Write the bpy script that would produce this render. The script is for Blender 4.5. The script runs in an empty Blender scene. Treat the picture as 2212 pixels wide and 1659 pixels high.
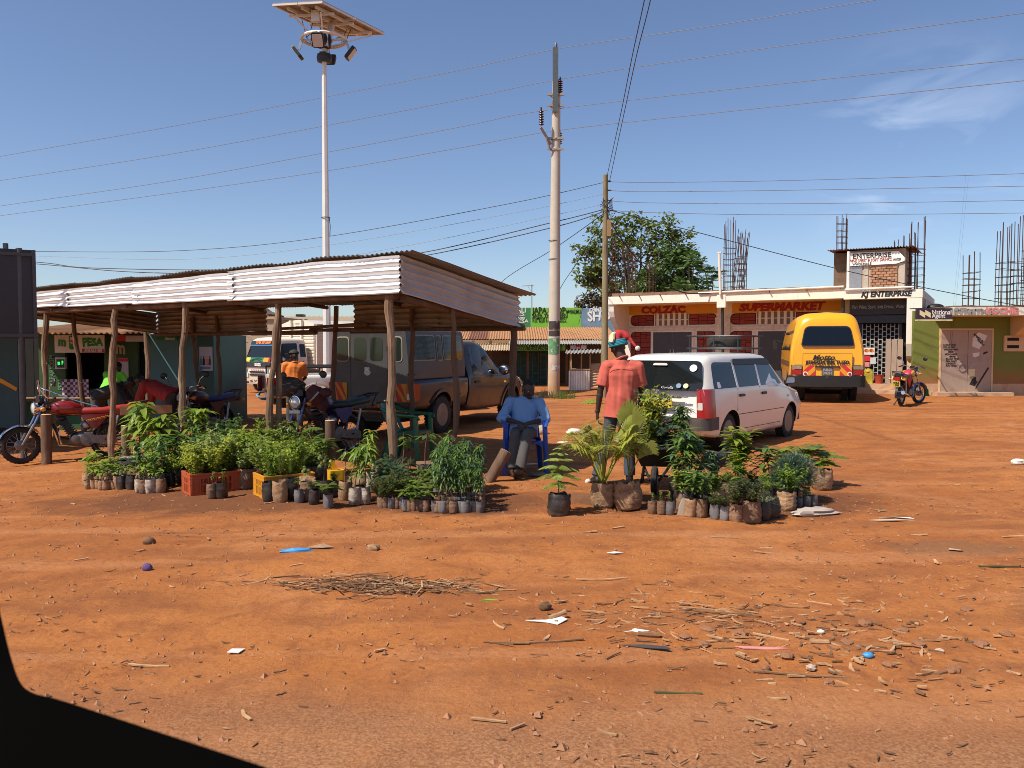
import bpy, bmesh, math, random
from math import sin, cos, pi, sqrt, atan2, hypot
from mathutils import Vector, Matrix, Euler, noise
R=math.radians
sc=bpy.context.scene
COL=sc.collection
rnd=random.Random(11)

# ------------------------------------------------------------ camera, sky, sun
CAMH=1.62
TH=math.atan(81.5/1788)
cd=bpy.data.cameras.new('camera');cam=bpy.data.objects.new('camera', cd);COL.objects.link(cam)
cam.location=(0,0, CAMH);cam.rotation_euler=(R(90)-TH, 0,0)
cd.sensor_width=36;cd.lens=1788/2212*36;cd.clip_start=0.05;cd.clip_end=6000
cd.dof.use_dof=True; cd.dof.focus_distance=12.0;cd.dof.aperture_fstop=13
sc.camera=cam

SUNDIR=Vector((-0.50,-0.32,0.80)).normalized()
EL=math.asin(SUNDIR.z);AZ=atan2(SUNDIR.x, SUNDIR.y)
w=bpy.data.worlds.new('World');sc.world=w; w.use_nodes=True
nt=w.node_tree; bg=nt.nodes['Background']
sky=nt.nodes.new('ShaderNodeTexSky');sky.sky_type='NISHITA'; sky.sun_disc=False
sky.sun_elevation=EL; sky.sun_rotation=AZ % (2*pi);sky.altitude=1500
sky.air_density=1.0;sky.dust_density=2.6;sky.ozone_density=2.0
tc=nt.nodes.new('ShaderNodeTexCoord')
mp=nt.nodes.new('ShaderNodeMapping');mp.inputs['Rotation'].default_value=(0.3,0.25,0.2);mp.inputs['Scale'].default_value=(3.2,3.2,9.0)
nz=nt.nodes.new('ShaderNodeTexNoise');nz.inputs['Scale'].default_value=1.7;nz.inputs['Detail'].default_value=7;nz.inputs['Roughness'].default_value=.55;nz.inputs['Distortion'].default_value=1.1
rp=nt.nodes.new('ShaderNodeValToRGB');rp.color_ramp.elements[0].position=.50;rp.color_ramp.elements[1].position=.78
dv=nt.nodes.new('ShaderNodeVectorMath');dv.operation='DISTANCE'; dv.inputs[1].default_value=(0.43,0.885,0.20)
rr=nt.nodes.new('ShaderNodeMapRange');rr.inputs[1].default_value=.15;rr.inputs[2].default_value=.03;rr.inputs[3].default_value=0;rr.inputs[4].default_value=.5
rr.interpolation_type='SMOOTHSTEP'
mu=nt.nodes.new('ShaderNodeMath');mu.operation='MULTIPLY'
mx=nt.nodes.new('ShaderNodeMixRGB');mx.inputs[2].default_value=(6.6,7.4,8.8,1)
hs=nt.nodes.new('ShaderNodeHueSaturation');hs.inputs['Saturation'].default_value=1.04;hs.inputs['Hue'].default_value=.506
L=nt.links.new
L(tc.outputs['Generated'], mp.inputs[0]);L(mp.outputs[0], nz.inputs[0]);L(nz.outputs[0], rp.inputs[0])
L(tc.outputs['Generated'], dv.inputs[0]);L(dv.outputs['Value'], rr.inputs[0])
L(rp.outputs[0], mu.inputs[0]);L(rr.outputs[0], mu.inputs[1]);L(mu.outputs[0], mx.inputs[0])
L(sky.outputs[0], hs.inputs['Color']);L(hs.outputs[0], mx.inputs[1]);L(mx.outputs[0], bg.inputs[0])
bg.inputs['Strength'].default_value=0.11

sd=bpy.data.lights.new('sun', 'SUN');sun=bpy.data.objects.new('sun', sd);COL.objects.link(sun)
sd.energy=5.0;sd.angle=R(.53);sd.color=(1,.91,.77)
sun.rotation_euler=SUNDIR.to_track_quat('Z', 'Y').to_euler();sun.location=(-20,-8,40)
vs=sc.view_settings; vs.view_transform='Standard'; vs.look='None'; vs.exposure=0.32;vs.gamma=1;vs.use_curve_mapping=False
sc.cycles.use_denoising=True; sc.cycles.filter_width=.9
sc.cycles.max_bounces=6;sc.cycles.diffuse_bounces=3;sc.cycles.glossy_bounces=3;sc.cycles.transparent_max_bounces=6;sc.cycles.transmission_bounces=4
sc.cycles.caustics_reflective=False; sc.cycles.caustics_refractive=False

# ------------------------------------------------------------ helpers: where things stand
def sst(a, b, x):
    t=max(0, min(1,(x-a)/(b-a)));return t*t*(3-2*t)
def gz(x, y):
    """height of the ground: a yard that dips a little to the left and has soft bumps"""
    z=-0.034*max(0, min(8,-0.8-x))*sst(5,10, y)
    z += .012*noise.noise((x*.55, y*.55,0))*sst(2,5, y) + .006*noise.noise((x*2.1, y*2.1,3))
    if x > 9: z += .05*sst(9,13, x)*sst(18,24, y)
    return z
def ray(u, v):
    dx=(u-1106)/1788;dy=(829.5-v)/1788
    return Vector((dx, cos(TH)+dy*sin(TH),-sin(TH)+dy*cos(TH)))
def D(u, v, Y):
    r=ray(u, v);t=Y/r.y
    return Vector((r.x*t, Y, CAMH+r.z*t))
def G(u, v):
    r=ray(u, v);z=0
    for _ in range(6):
        t=(z-CAMH)/r.z; x, y=r.x*t, r.y*t; z=gz(x, y)
    return Vector((x, y, z))
def onG(x, y, dz=0): return Vector((x, y, gz(x, y)+dz))

# ------------------------------------------------------------ helpers: meshes
class MB:
    def __init__(s): s.v=[];s.f=[];s.m=[];s.s=[];s.M=None
    def add(s, vs, fs, mi=0, sm=False):
        o=len(s.v)
        if s.M is not None: vs=[s.M @ Vector(p) for p in vs]
        s.v.extend([tuple(p) for p in vs])
        for f in fs:
            s.f.append([i+o for i in f]);s.m.append(mi);s.s.append(sm)
        return s
    def box(s, c, d, rot=None, mi=0, taper=None):
        x, y, z=d[0]/2, d[1]/2, d[2]/2;tp=taper or 1
        P=[Vector(p) for p in ((-x,-y,-z),(x,-y,-z),(x,y,-z),(-x,y,-z),(-x*tp,-y*tp,z),(x*tp,-y*tp,z),(x*tp,y*tp,z),(-x*tp,y*tp,z))]
        if rot is not None:
            m=rot if isinstance(rot, Matrix) else Euler(rot).to_matrix();P=[m @ p for p in P]
        c=Vector(c)
        return s.add([p+c for p in P],[(0,3,2,1),(4,5,6,7),(0,1,5,4),(1,2,6,5),(2,3,7,6),(3,0,4,7)], mi)
    def bx(s, x0, x1, y0, y1, z0, z1, mi=0):
        return s.box(((x0+x1)/2,(y0+y1)/2,(z0+z1)/2),(abs(x1-x0), abs(y1-y0), abs(z1-z0)), None, mi)
    def bar(s, a, b, w, h=None, mi=0, up=(0,0,1)):
        a=Vector(a);b=Vector(b);d=b-a; l=d.length; h=h or w
        zq=d.normalized();up=Vector(up)
        if abs(zq.dot(up)) > .98: up=Vector((1,0,0))
        xq=up.cross(zq).normalized();yq=zq.cross(xq)
        m=Matrix((xq, yq, zq)).transposed()
        return s.box((a+b)/2,(w, h, l), m, mi)
    def tube(s, pts, r, n=8, mi=0, caps=True, sm=True, closed=False, flat=1.0):
        pts=[Vector(p) for p in pts];N=len(pts)
        rs=[r]*N if not isinstance(r, (list, tuple)) else r
        V=[];ref=None
        for i, p in enumerate(pts):
            a=pts[(i-1) % N] if (closed or i > 0) else p; b=pts[(i+1) % N] if (closed or i < N-1) else p
            t=(b-a).normalized()
            if ref is None:
                ref=Vector((0,0,1)) if abs(t.z) < .9 else Vector((1,0,0))
            x=ref.cross(t)
            if x.length < 1e-5: x=Vector((1,0,0)).cross(t)
            x.normalize();y=t.cross(x);ref=y
            for k in range(n):
                a_=2*pi*k/n
                V.append(p + x*cos(a_)*rs[i] + y*sin(a_)*rs[i]*flat)
        F=[]
        for i in range(N if closed else N-1):
            j=(i+1) % N
            for k in range(n):
                F.append((i*n+k, i*n+(k+1) % n, j*n+(k+1) % n, j*n+k))
        if caps and not closed:
            F.append(tuple(range(n-1,-1,-1)));F.append(tuple((N-1)*n+k for k in range(n)))
        return s.add(V, F, mi, sm)
    def lathe(s, prof, n=16, c=(0,0,0), ax='Z', mi=0, sm=True, cap=True, M=None):
        V=[];c=Vector(c)
        for (r, z) in prof:
            for k in range(n):
                a=2*pi*k/n; p=Vector((r*cos(a), r*sin(a), z))
                if ax == 'X': p=Vector((p.z, p.x, p.y))
                elif ax == 'Y': p=Vector((p.x, p.z, p.y))
                if M is not None: p=M @ p
                V.append(p+c)
        F=[];N=len(prof)
        for i in range(N-1):
            for k in range(n): F.append((i*n+k, i*n+(k+1) % n, (i+1)*n+(k+1) % n, (i+1)*n+k))
        if cap:
            if prof[0][0] > 1e-4: F.append(tuple(range(n-1,-1,-1)))
            if prof[-1][0] > 1e-4: F.append(tuple((N-1)*n+k for k in range(n)))
        return s.add(V, F, mi, sm)
    def ell(s, c, r, nu=14, nv=9, rot=None, mi=0, fn=None):
        c=Vector(c);V=[];F=[]
        m=(Euler(rot).to_matrix() if not isinstance(rot, Matrix) else rot) if rot is not None else None
        for i in range(nv+1):
            th=pi*i/nv
            for k in range(nu):
                a=2*pi*k/nu
                p=Vector((sin(th)*cos(a), sin(th)*sin(a), cos(th)))
                if fn: p=p*fn(p)
                p=Vector((p.x*r[0], p.y*r[1], p.z*r[2]))
                if m: p=m @ p
                V.append(c+p)
        for i in range(nv):
            for k in range(nu): F.append((i*nu+k, (i+1)*nu+k, (i+1)*nu+(k+1) % nu, i*nu+(k+1) % nu))
        return s.add(V, F, mi, True)
    def prism(s, pts, d, mi=0, sm=False):
        """polygon pts (3D) extruded by vector d"""
        d=Vector(d);n=len(pts);P=[Vector(p) for p in pts]
        V=P+[p+d for p in P]
        F=[tuple(range(n-1,-1,-1)), tuple(range(n, 2*n))]+[(i, (i+1) % n, n+(i+1) % n, n+i) for i in range(n)]
        return s.add(V, F, mi, sm)
    def grid(s, fn, nu, nv, mi=0, sm=True, close=False):
        V=[fn(i/nu, j/nv) for j in range(nv+1) for i in range(nu+1)];w_=nu+1
        F=[(j*w_+i, j*w_+i+1,(j+1)*w_+i+1,(j+1)*w_+i) for j in range(nv) for i in range(nu)]
        return s.add(V, F, mi, sm)
    def mesh(s, name, mats, recalc=True, ang=38):
        me=bpy.data.meshes.new(name);me.from_pydata(s.v, [], s.f)
        if not isinstance(mats, (list, tuple)): mats=[mats]
        for m in mats: me.materials.append(m)
        me.polygons.foreach_set('material_index', s.m);me.polygons.foreach_set('use_smooth', s.s)
        if recalc:
            bm=bmesh.new();bm.from_mesh(me);bmesh.ops.recalc_face_normals(bm, faces=bm.faces);bm.to_mesh(me);bm.free()
        me.update()
        if any(s.s): me.set_sharp_from_angle(angle=R(ang))
        return me
    def build(s, name, mats, parent=None, loc=(0,0,0), rot=(0,0,0), recalc=True, ang=38):
        return place(name, s.mesh(name, mats, recalc, ang), parent, loc, rot)

def place(name, me, parent=None, loc=(0,0,0), rot=(0,0,0), sca=None):
    o=bpy.data.objects.new(name, me);COL.objects.link(o)
    o.parent=parent; o.location=loc; o.rotation_euler=rot
    if sca: o.scale=sca
    return o
def tag(o, label=None, cat=None, group=None, kind=None):
    if label: o['label']=label
    if cat: o['category']=cat
    if group: o['group']=group
    if kind: o['kind']=kind
    return o
def thing(name, label, cat, loc=(0,0,0), rz=0, group=None, rot=None):
    o=bpy.data.objects.new(name, None);COL.objects.link(o);o.empty_display_size=.2
    o.location=loc; o.rotation_euler=rot if rot else (0,0, rz)
    return tag(o, label, cat, group)

def rpoly(pts, rad, n=4):
    """2D polygon with rounded corners"""
    out=[];N=len(pts)
    for i in range(N):
        p=Vector(pts[i]);a=Vector(pts[i-1]);b=Vector(pts[(i+1) % N])
        r=rad[i] if isinstance(rad, (list, tuple)) else rad
        if r <= 0: out.append(tuple(p));continue
        da=(a-p);db=(b-p);r=min(r, da.length*.48, db.length*.48)
        A=p+da.normalized()*r; B=p+db.normalized()*r
        for k in range(n+1):
            t=k/n; out.append(tuple(A*(1-t)**2+p*2*t*(1-t)+B*t*t))
    return out

def evaluated(o, remove=True):
    dg=bpy.context.evaluated_depsgraph_get()
    me=bpy.data.meshes.new_from_object(o.evaluated_get(dg))
    if remove: bpy.data.objects.remove(o)
    return me
def boolean(me, cutters, name):
    o=place(name, me)
    cs=[]
    for c in cutters:
        k=place('cutter', c);cs.append(k)
        m=o.modifiers.new('b', 'BOOLEAN');m.operation='DIFFERENCE'; m.object=k; m.solver='EXACT'
        try: m.material_mode='TRANSFER'
        except Exception: pass
    me2=evaluated(o)
    for k in cs: bpy.data.objects.remove(k)
    return me2
def remesh(mb, mat, vox=.012, smooth=3, name='skin'):
    o=place(name, mb.mesh(name, mat, recalc=True))
    m=o.modifiers.new('r', 'REMESH');m.mode='VOXEL'; m.voxel_size=vox; m.use_smooth_shade=True
    if smooth:
        m2=o.modifiers.new('s', 'SMOOTH');m2.iterations=smooth; m2.factor=.5
    me=evaluated(o)
    me.materials.clear()
    for q in (mat if isinstance(mat, (list, tuple)) else [mat]): me.materials.append(q)
    return me

def puff(me, f):
    nn=[(v.co.copy(), v.normal.copy()) for v in me.vertices]
    for v, (p, n) in zip(me.vertices, nn): v.co=p+n*f(p)
TEXTQ=[]
def text(s, size, mat, parent, loc, rot=(pi/2,0,0), width=None, bold=0.0, shear=0, ext=.003, align='CENTER', space=1.0, name='lettering', hscale=1.0):
    cu=bpy.data.curves.new('t', 'FONT');cu.body=s; cu.size=size; cu.extrude=ext; cu.offset=bold; cu.shear=shear
    cu.align_x=align; cu.align_y='CENTER'; cu.space_character=space; cu.resolution_u=2
    o=bpy.data.objects.new('t', cu);COL.objects.link(o)
    TEXTQ.append((o, mat, parent, loc, rot, width, name, hscale))
def flush_text():
    bpy.context.view_layer.update()
    dg=bpy.context.evaluated_depsgraph_get()
    for (o, mat, parent, loc, rot, width, name, hs_) in TEXTQ:
        me=bpy.data.meshes.new_from_object(o.evaluated_get(dg));me.name=name
        me.materials.clear();me.materials.append(mat)
        xs=[v.co.x for v in me.vertices]
        s=(width/(max(xs)-min(xs)) if width and xs else hs_)
        sz=o.data.size; sd_=len(TEXTQ)+len(o.data.body)
        for v in me.vertices:   # hand-painted wobble
            q=Vector((v.co.x/sz*1.3, v.co.y/sz*1.3, sd_));v.co.x=(v.co.x+.07*sz*noise.noise(q))*s; v.co.y += .07*sz*noise.noise(q+Vector((7,3,1)))
        place(name, me, parent, loc, rot)
    for t in TEXTQ: bpy.data.objects.remove(t[0])
    TEXTQ.clear()

# ------------------------------------------------------------ materials
MATS={}
def pm(name, col, rough=.6, metal=0, var=.12, scale=6., bump=0., bscale=None, col2=None, c2pos=(.5,.65), c2scale=3., spec=.5, coat=0, rv=0, trans=0, emit=0, alpha=1, sub=0, c2amt=1.0, zdirt=None, stretch=None, sheen=0):
    m=bpy.data.materials.new(name);m.use_nodes=True; t=m.node_tree; N=t.nodes; L=t.links.new
    b=N['Principled BSDF'];c=(*col, 1)
    b.inputs['Roughness'].default_value=rough; b.inputs['Metallic'].default_value=metal
    b.inputs['Specular IOR Level'].default_value=spec; b.inputs['Coat Weight'].default_value=coat
    if coat: b.inputs['Coat Roughness'].default_value=.08
    b.inputs['Transmission Weight'].default_value=trans
    if alpha < 1: b.inputs['Alpha'].default_value=alpha
    tc=N.new('ShaderNodeTexCoord');src=tc.outputs['Object']
    if stretch:
        mp=N.new('ShaderNodeMapping');mp.inputs['Scale'].default_value=stretch; L(src, mp.inputs[0]);src=mp.outputs[0]
    out=None
    if var > 0:
        n1=N.new('ShaderNodeTexNoise');n1.inputs['Scale'].default_value=scale; n1.inputs['Detail'].default_value=5;n1.inputs['Roughness'].default_value=.6
        L(src, n1.inputs[0])
        mr=N.new('ShaderNodeMapRange');mr.inputs[1].default_value=.25;mr.inputs[2].default_value=.75;mr.inputs[3].default_value=1-var; mr.inputs[4].default_value=1+var
        L(n1.outputs[0], mr.inputs[0])
        vm=N.new('ShaderNodeVectorMath');vm.operation='SCALE'; vm.inputs[0].default_value=col; L(mr.outputs[0], vm.inputs['Scale'])
        out=vm.outputs[0]
    if rv > 0:
        oi=N.new('ShaderNodeObjectInfo');m3=N.new('ShaderNodeMapRange');m3.inputs[3].default_value=1-rv; m3.inputs[4].default_value=1+rv
        L(oi.outputs['Random'], m3.inputs[0]);v3=N.new('ShaderNodeVectorMath');v3.operation='SCALE'
        if out: L(out, v3.inputs[0])
        else: v3.inputs[0].default_value=col
        L(m3.outputs[0], v3.inputs['Scale']);out=v3.outputs[0]
    if col2 is not None:
        n2=N.new('ShaderNodeTexNoise');n2.inputs['Scale'].default_value=c2scale; n2.inputs['Detail'].default_value=6;n2.inputs['Roughness'].default_value=.65
        L(src, n2.inputs[0])
        mr2=N.new('ShaderNodeMapRange');mr2.inputs[1].default_value=c2pos[0];mr2.inputs[2].default_value=c2pos[1];mr2.inputs[4].default_value=c2amt
        L(n2.outputs[0], mr2.inputs[0])
        mx=N.new('ShaderNodeMixRGB');mx.inputs[1].default_value=c; mx.inputs[2].default_value=(*col2,1)
        L(mr2.outputs[0], mx.inputs[0])
        if out: L(out, mx.inputs[1])
        out=mx.outputs[0]
    if zdirt:   # splashed mud on the lowest part: (colour, z0 full, z1 none)
        dc, z0, z1=zdirt
        sx=N.new('ShaderNodeSeparateXYZ');L(tc.outputs['Object'], sx.inputs[0])
        n4=N.new('ShaderNodeTexNoise');n4.inputs['Scale'].default_value=4;n4.inputs['Detail'].default_value=5;L(tc.outputs['Object'], n4.inputs[0])
        ad=N.new('ShaderNodeMath');ad.operation='MULTIPLY_ADD'; ad.inputs[1].default_value=(z1-z0)*.9;L(n4.outputs[0], ad.inputs[0]);L(sx.outputs['Z'], ad.inputs[2])
        m5=N.new('ShaderNodeMapRange');m5.inputs[1].default_value=z0+(z1-z0)*.45;m5.inputs[2].default_value=z1+(z1-z0)*.45;m5.inputs[3].default_value=.85;m5.inputs[4].default_value=0
        L(ad.outputs[0], m5.inputs[0])
        mx2=N.new('ShaderNodeMixRGB');mx2.inputs[1].default_value=c; mx2.inputs[2].default_value=(*dc, 1);L(m5.outputs[0], mx2.inputs[0])
        if out: L(out, mx2.inputs[1])
        out=mx2.outputs[0]
    if out: L(out, b.inputs['Base Color'])
    else: b.inputs['Base Color'].default_value=c
    if bump > 0:
        n3=N.new('ShaderNodeTexNoise');n3.inputs['Scale'].default_value=bscale or scale*4;n3.inputs['Detail'].default_value=5;L(src, n3.inputs[0])
        bp=N.new('ShaderNodeBump');bp.inputs['Strength'].default_value=bump; bp.inputs['Distance'].default_value=.02
        L(n3.outputs[0], bp.inputs['Height']);L(bp.outputs[0], b.inputs['Normal'])
    if emit:
        b.inputs['Emission Color'].default_value=c; b.inputs['Emission Strength'].default_value=emit
    if sub:
        tr=N.new('ShaderNodeBsdfTranslucent');ms=N.new('ShaderNodeMixShader');ms.inputs[0].default_value=sub
        if out: L(out, tr.inputs[0])
        else: tr.inputs[0].default_value=c
        L(b.outputs[0], ms.inputs[1]);L(tr.outputs[0], ms.inputs[2]);L(ms.outputs[0], N['Material Output'].inputs[0])
    MATS[name]=m
    return m

SOIL=(.30,.115,.045)
M=MATS
pm('black', (.012,.012,.012),.5, var=.2)
pm('rubber', (.022,.020,.018),.85, var=.3, scale=14, col2=(.16,.075,.04), c2pos=(.5,.8), c2scale=5, c2amt=.55)
pm('darkmetal', (.05,.05,.052),.5,.6, var=.2)
pm('chrome', (.75,.75,.75),.14,1, var=.05)
pm('steel', (.42,.42,.43),.38,.9, var=.15, scale=12)
pm('alloy', (.19,.185,.18),.5,.7, var=.25, scale=16, col2=(.2,.11,.06), c2pos=(.45,.75), c2amt=.6)
pm('glass', (.010,.013,.014),.04,0, var=0, spec=.5)
pm('glass_lit', (.016,.024,.018),.05,0, var=0, spec=.38)
pm('white_paint', (.78,.76,.72),.55, var=.05)
pm('red_paint', (.5,.03,.02),.5, var=.12)
pm('lens_red', (.32,.012,.012),.2, var=.1, coat=.5)
pm('lens_amber', (.6,.2,.02),.25, var=.1, coat=.5)
pm('lens_clear', (.55,.55,.52),.12, var=.1, coat=.6)
pm('log', (.175,.105,.062),.85, var=.25, scale=9, bump=.5, bscale=22, col2=(.42,.29,.19), c2scale=5, c2pos=(.5,.7), stretch=(1,1,.25))
pm('log_dark', (.13,.075,.045),.9, var=.3, scale=9, bump=.6, bscale=22, col2=(.24,.15,.09), c2scale=4, c2pos=(.5,.75), stretch=(1,1,.3))
pm('cutwood', (.52,.36,.21),.8, var=.15, scale=20)
# ------------------------------------------------------------ ground
def soil_mat():
    m=bpy.data.materials.new('red_soil');m.use_nodes=True; t=m.node_tree; N=t.nodes; L=t.links.new
    b=N['Principled BSDF'];b.inputs['Roughness'].default_value=.95;b.inputs['Specular IOR Level'].default_value=.12
    g=N.new('ShaderNodeNewGeometry');pos=g.outputs['Position']
    def nz(sc_, det=6, ro=.6, st=None, dist=0):
        n=N.new('ShaderNodeTexNoise');n.inputs['Scale'].default_value=sc_; n.inputs['Detail'].default_value=det; n.inputs['Roughness'].default_value=ro; n.inputs['Distortion'].default_value=dist
        if st:
            mp=N.new('ShaderNodeMapping');mp.inputs['Scale'].default_value=st; L(pos, mp.inputs[0]);L(mp.outputs[0], n.inputs[0])
        else: L(pos, n.inputs[0])
        return n.outputs[0]
    def rng(x, a, b_, c=0., d=1.):
        r=N.new('ShaderNodeMapRange');r.inputs[1].default_value=a; r.inputs[2].default_value=b_; r.inputs[3].default_value=c; r.inputs[4].default_value=d; L(x, r.inputs[0]);return r.outputs[0]
    def mix(f, a, b_):
        x=N.new('ShaderNodeMixRGB')
        if hasattr(f, 'default_value'): L(f, x.inputs[0])
        else: x.inputs[0].default_value=f
        for i, q in ((1, a),(2, b_)):
            if isinstance(q, tuple): x.inputs[i].default_value=(*q, 1)
            else: L(q, x.inputs[i])
        return x.outputs[0]
    def mulf(a, b_):
        x=N.new('ShaderNodeMath');x.operation='MULTIPLY'; L(a, x.inputs[0])
        if hasattr(b_, 'default_value'): L(b_, x.inputs[1])
        else: x.inputs[1].default_value=b_
        return x.outputs[0]
    base=mix(rng(nz(.35,5),.35,.66),(.43,.165,.050),(.31,.108,.034))
    base=mix(rng(nz(.8,6,.6,(1,.6,1),.4),.52,.72,0,.55), base, (.47,.215,.095))   # pale dust drifts
    base=mix(rng(nz(3.1,7,.7, None, .6),.47,.66,0,.75), base, (.225,.078,.032))          # trodden darker patches
    base=mix(rng(nz(1.6,5,.6,(.35,1.2,1)),.54,.70,0,.65), base, (.205,.074,.030));base=mix(rng(nz(2.2,4,.5,(.10,1.0,1),.2),.56,.64,0,.45), base, (.45,.20,.088))  # tyre scuffs
    grit=nz(26,6,.7);fine=nz(95,4,.7)
    base=mix(rng(grit, .50,.62,0,.35), base, (.19,.062,.026))
    base=mix(rng(fine, .62,.74,0,.40), base, (.54,.30,.16))
    base=mix(rng(fine, .40,.30,0,.6), base, (.12,.045,.022))
    vo=N.new('ShaderNodeTexVoronoi');vo.inputs['Scale'].default_value=17;L(pos, vo.inputs['Vector'])
    sp=N.new('ShaderNodeSeparateXYZ');L(vo.outputs['Color'], sp.inputs[0])
    pick=mulf(rng(vo.outputs['Distance'],.16,.08), rng(sp.outputs[0],.86,.89))
    base=mix(mulf(pick, .75), base, mix(rng(sp.outputs[1],.3,.8),(.16,.06,.03),(.55,.33,.19)))    # pebbles
    def blob(cx, cy, rx, ry, amt, col, base, sc_=2.2):
        v1=N.new('ShaderNodeVectorMath');v1.operation='SUBTRACT'; L(pos, v1.inputs[0]);v1.inputs[1].default_value=(cx, cy, 0)
        v2=N.new('ShaderNodeVectorMath');v2.operation='MULTIPLY'; L(v1.outputs[0], v2.inputs[0]);v2.inputs[1].default_value=(1/rx, 1/ry, 0)
        v3=N.new('ShaderNodeVectorMath');v3.operation='LENGTH'; L(v2.outputs[0], v3.inputs[0])
        a=N.new('ShaderNodeMath');a.operation='MULTIPLY_ADD'; L(nz(sc_, 6,.65), a.inputs[0]);a.inputs[1].default_value=1.1;L(v3.outputs['Value'], a.inputs[2])
        return mix(rng(a.outputs[0],1.62,1.25,0, amt), base, col)
    wet=(.105,.045,.026)
    base=blob(-2.9,9.3,2.5,1.25,.75, wet, base)
    base=blob(-.65,8.55,1.2,.75,.75, wet, base)
    base=blob(2.35,8.6,1.7,.95,.7, wet, base)
    base=blob(.9,8.8,.5,.35,.55,(.10,.07,.05), base, 4)
    base=blob(1.55,8.2,.35,.25,.4,(.12,.08,.05), base, 4)
    base=blob(3.6,6.6,.6,.30,.45,(.16,.10,.06), base, 4)
    base=blob(3.7,4.6,.8,.9,.35,(.17,.09,.05), base, 4)
    def track(a, b_, c, amt, base):
        s3=N.new('ShaderNodeSeparateXYZ');L(pos, s3.inputs[0])
        def mth(op, x, y):
            q=N.new('ShaderNodeMath');q.operation=op
            for i, z in ((0, x),(1, y)):
                if hasattr(z, 'default_value'): L(z, q.inputs[i])
                else: q.inputs[i].default_value=z
            return q.outputs[0]
        x=s3.outputs[0];f=mth('ADD', mth('ADD', mth('MULTIPLY', x, b_), a), mth('MULTIPLY', mth('MULTIPLY', x, x), c));d=mth('SUBTRACT', s3.outputs[1], f);d=mth('ABSOLUTE', mth('SUBTRACT', mth('ABSOLUTE', d, 0),.75),0)
        return mix(mulf(rng(mth('ADD', d, mth('MULTIPLY', nz(3,4),.16)),.26,.14), rng(nz(.9,3),.38,.55,0, amt)), base, (.23,.085,.034))
    base=track(6.1,.16,.012,.55, base);base=track(4.2,-.10,.02,.5, base);base=track(8.2,.55,.0,.45, base)
    s4=N.new('ShaderNodeSeparateXYZ');L(pos, s4.inputs[0]);a4=N.new('ShaderNodeMath');a4.operation='MULTIPLY_ADD'; L(nz(1.3,5), a4.inputs[0]);a4.inputs[1].default_value=1.6;L(s4.outputs[1], a4.inputs[2])
    base=mix(rng(a4.outputs[0],4.9,3.9,0,.72), base, mix(rng(nz(60,3,.7),.4,.62),(.20,.095,.050),(.40,.215,.115)))
    L(base, b.inputs['Base Color'])
    bp1=N.new('ShaderNodeBump');bp1.inputs['Strength'].default_value=.55;bp1.inputs['Distance'].default_value=.05;L(nz(11,8,.72), bp1.inputs['Height'])
    bp2=N.new('ShaderNodeBump');bp2.inputs['Strength'].default_value=.45;bp2.inputs['Distance'].default_value=.008;L(nz(70,5,.7), bp2.inputs['Height']);L(bp1.outputs[0], bp2.inputs['Normal'])
    bp3=N.new('ShaderNodeBump');bp3.inputs['Strength'].default_value=.6;bp3.inputs['Distance'].default_value=.012;L(pick, bp3.inputs['Height']);L(bp2.outputs[0], bp3.inputs['Normal'])
    L(bp3.outputs[0], b.inputs['Normal'])
    return m
SOILM=soil_mat();MATS['red_soil']=SOILM
mb=MB()
xs=[-3000,-400,-120,-50,-28]+[-20+i*.4 for i in range(0,23)]+[-11+i*.16 for i in range(0,163)]+[15.4+i*.5 for i in range(0,14)]+[30,60,150,500,3000]
ys=[-60,-8,-2]+[1+i*.11 for i in range(0,150)]+[17.6+i*.5 for i in range(40)]+[45,70,150,500,3500]
W_=len(xs)
mb.add([(x, y, gz(x, y)+(.017*noise.fractal((x*3.3, y*3.3,1),.8,2,4) if 1 < y < 18 else 0)) for y in ys for x in xs],
       [(j*W_+i, j*W_+i+1,(j+1)*W_+i+1,(j+1)*W_+i) for j in range(len(ys)-1) for i in range(W_-1)],0, True)
tag(mb.build('ground', SOILM, recalc=False, ang=180), kind='structure')

# ------------------------------------------------------------ bits of chaff and grit nobody could count
pm('straw', (.40,.23,.115),.85, var=.25, scale=30, rv=.3)
pm('straw_dark', (.17,.085,.04),.9, var=.3, scale=30, rv=.3)
pm('pebble', (.27,.13,.066),.9, var=.25, scale=15, rv=.35)
pm('paper', (.66,.64,.60),.7, var=.06, scale=12)
def scatter_pos(r):
    while True:
        y=2.4+(r.random()**1.15)*9.5;x=(r.random()*1.36-.68)*y
        d=noise.noise((x*.9, y*.9,9))
        if r.random() < .42+.9*d or (y < 6.5 and x > 1 and r.random() < .25): return x, y
r1=random.Random(5)
mb=MB()
def chip(mb, x, y, l, w_, h, a, mi, r, z=None):
    z=gz(x, y)+.003 if z is None else z
    t=r.uniform(-.12,.12);ca, sa=cos(a), sin(a);bd=l*r.uniform(-.13,.13);lf=l*r.uniform(0,.10);P=[]
    for (i, w2) in ((-1,.6),(-.1,1),(1,.55)):
        for (j, k) in ((-1,0),(1,0),(1,1),(-1,1)):
            lx=i*l/2;ly=j*w_/2*w2*r.uniform(.75,1.2)+bd*(1-i*i);P.append((x+lx*ca-ly*sa, y+lx*sa+ly*ca, z+k*h+lx*t+lf*(i*i)*.5))
    mb.add(P, [(3,2,1,0),(8,9,10,11)]+[(o+i, o+(i+1) % 4, o+4+(i+1) % 4, o+4+i) for o in (0,4) for i in range(4)], mi)
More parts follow.
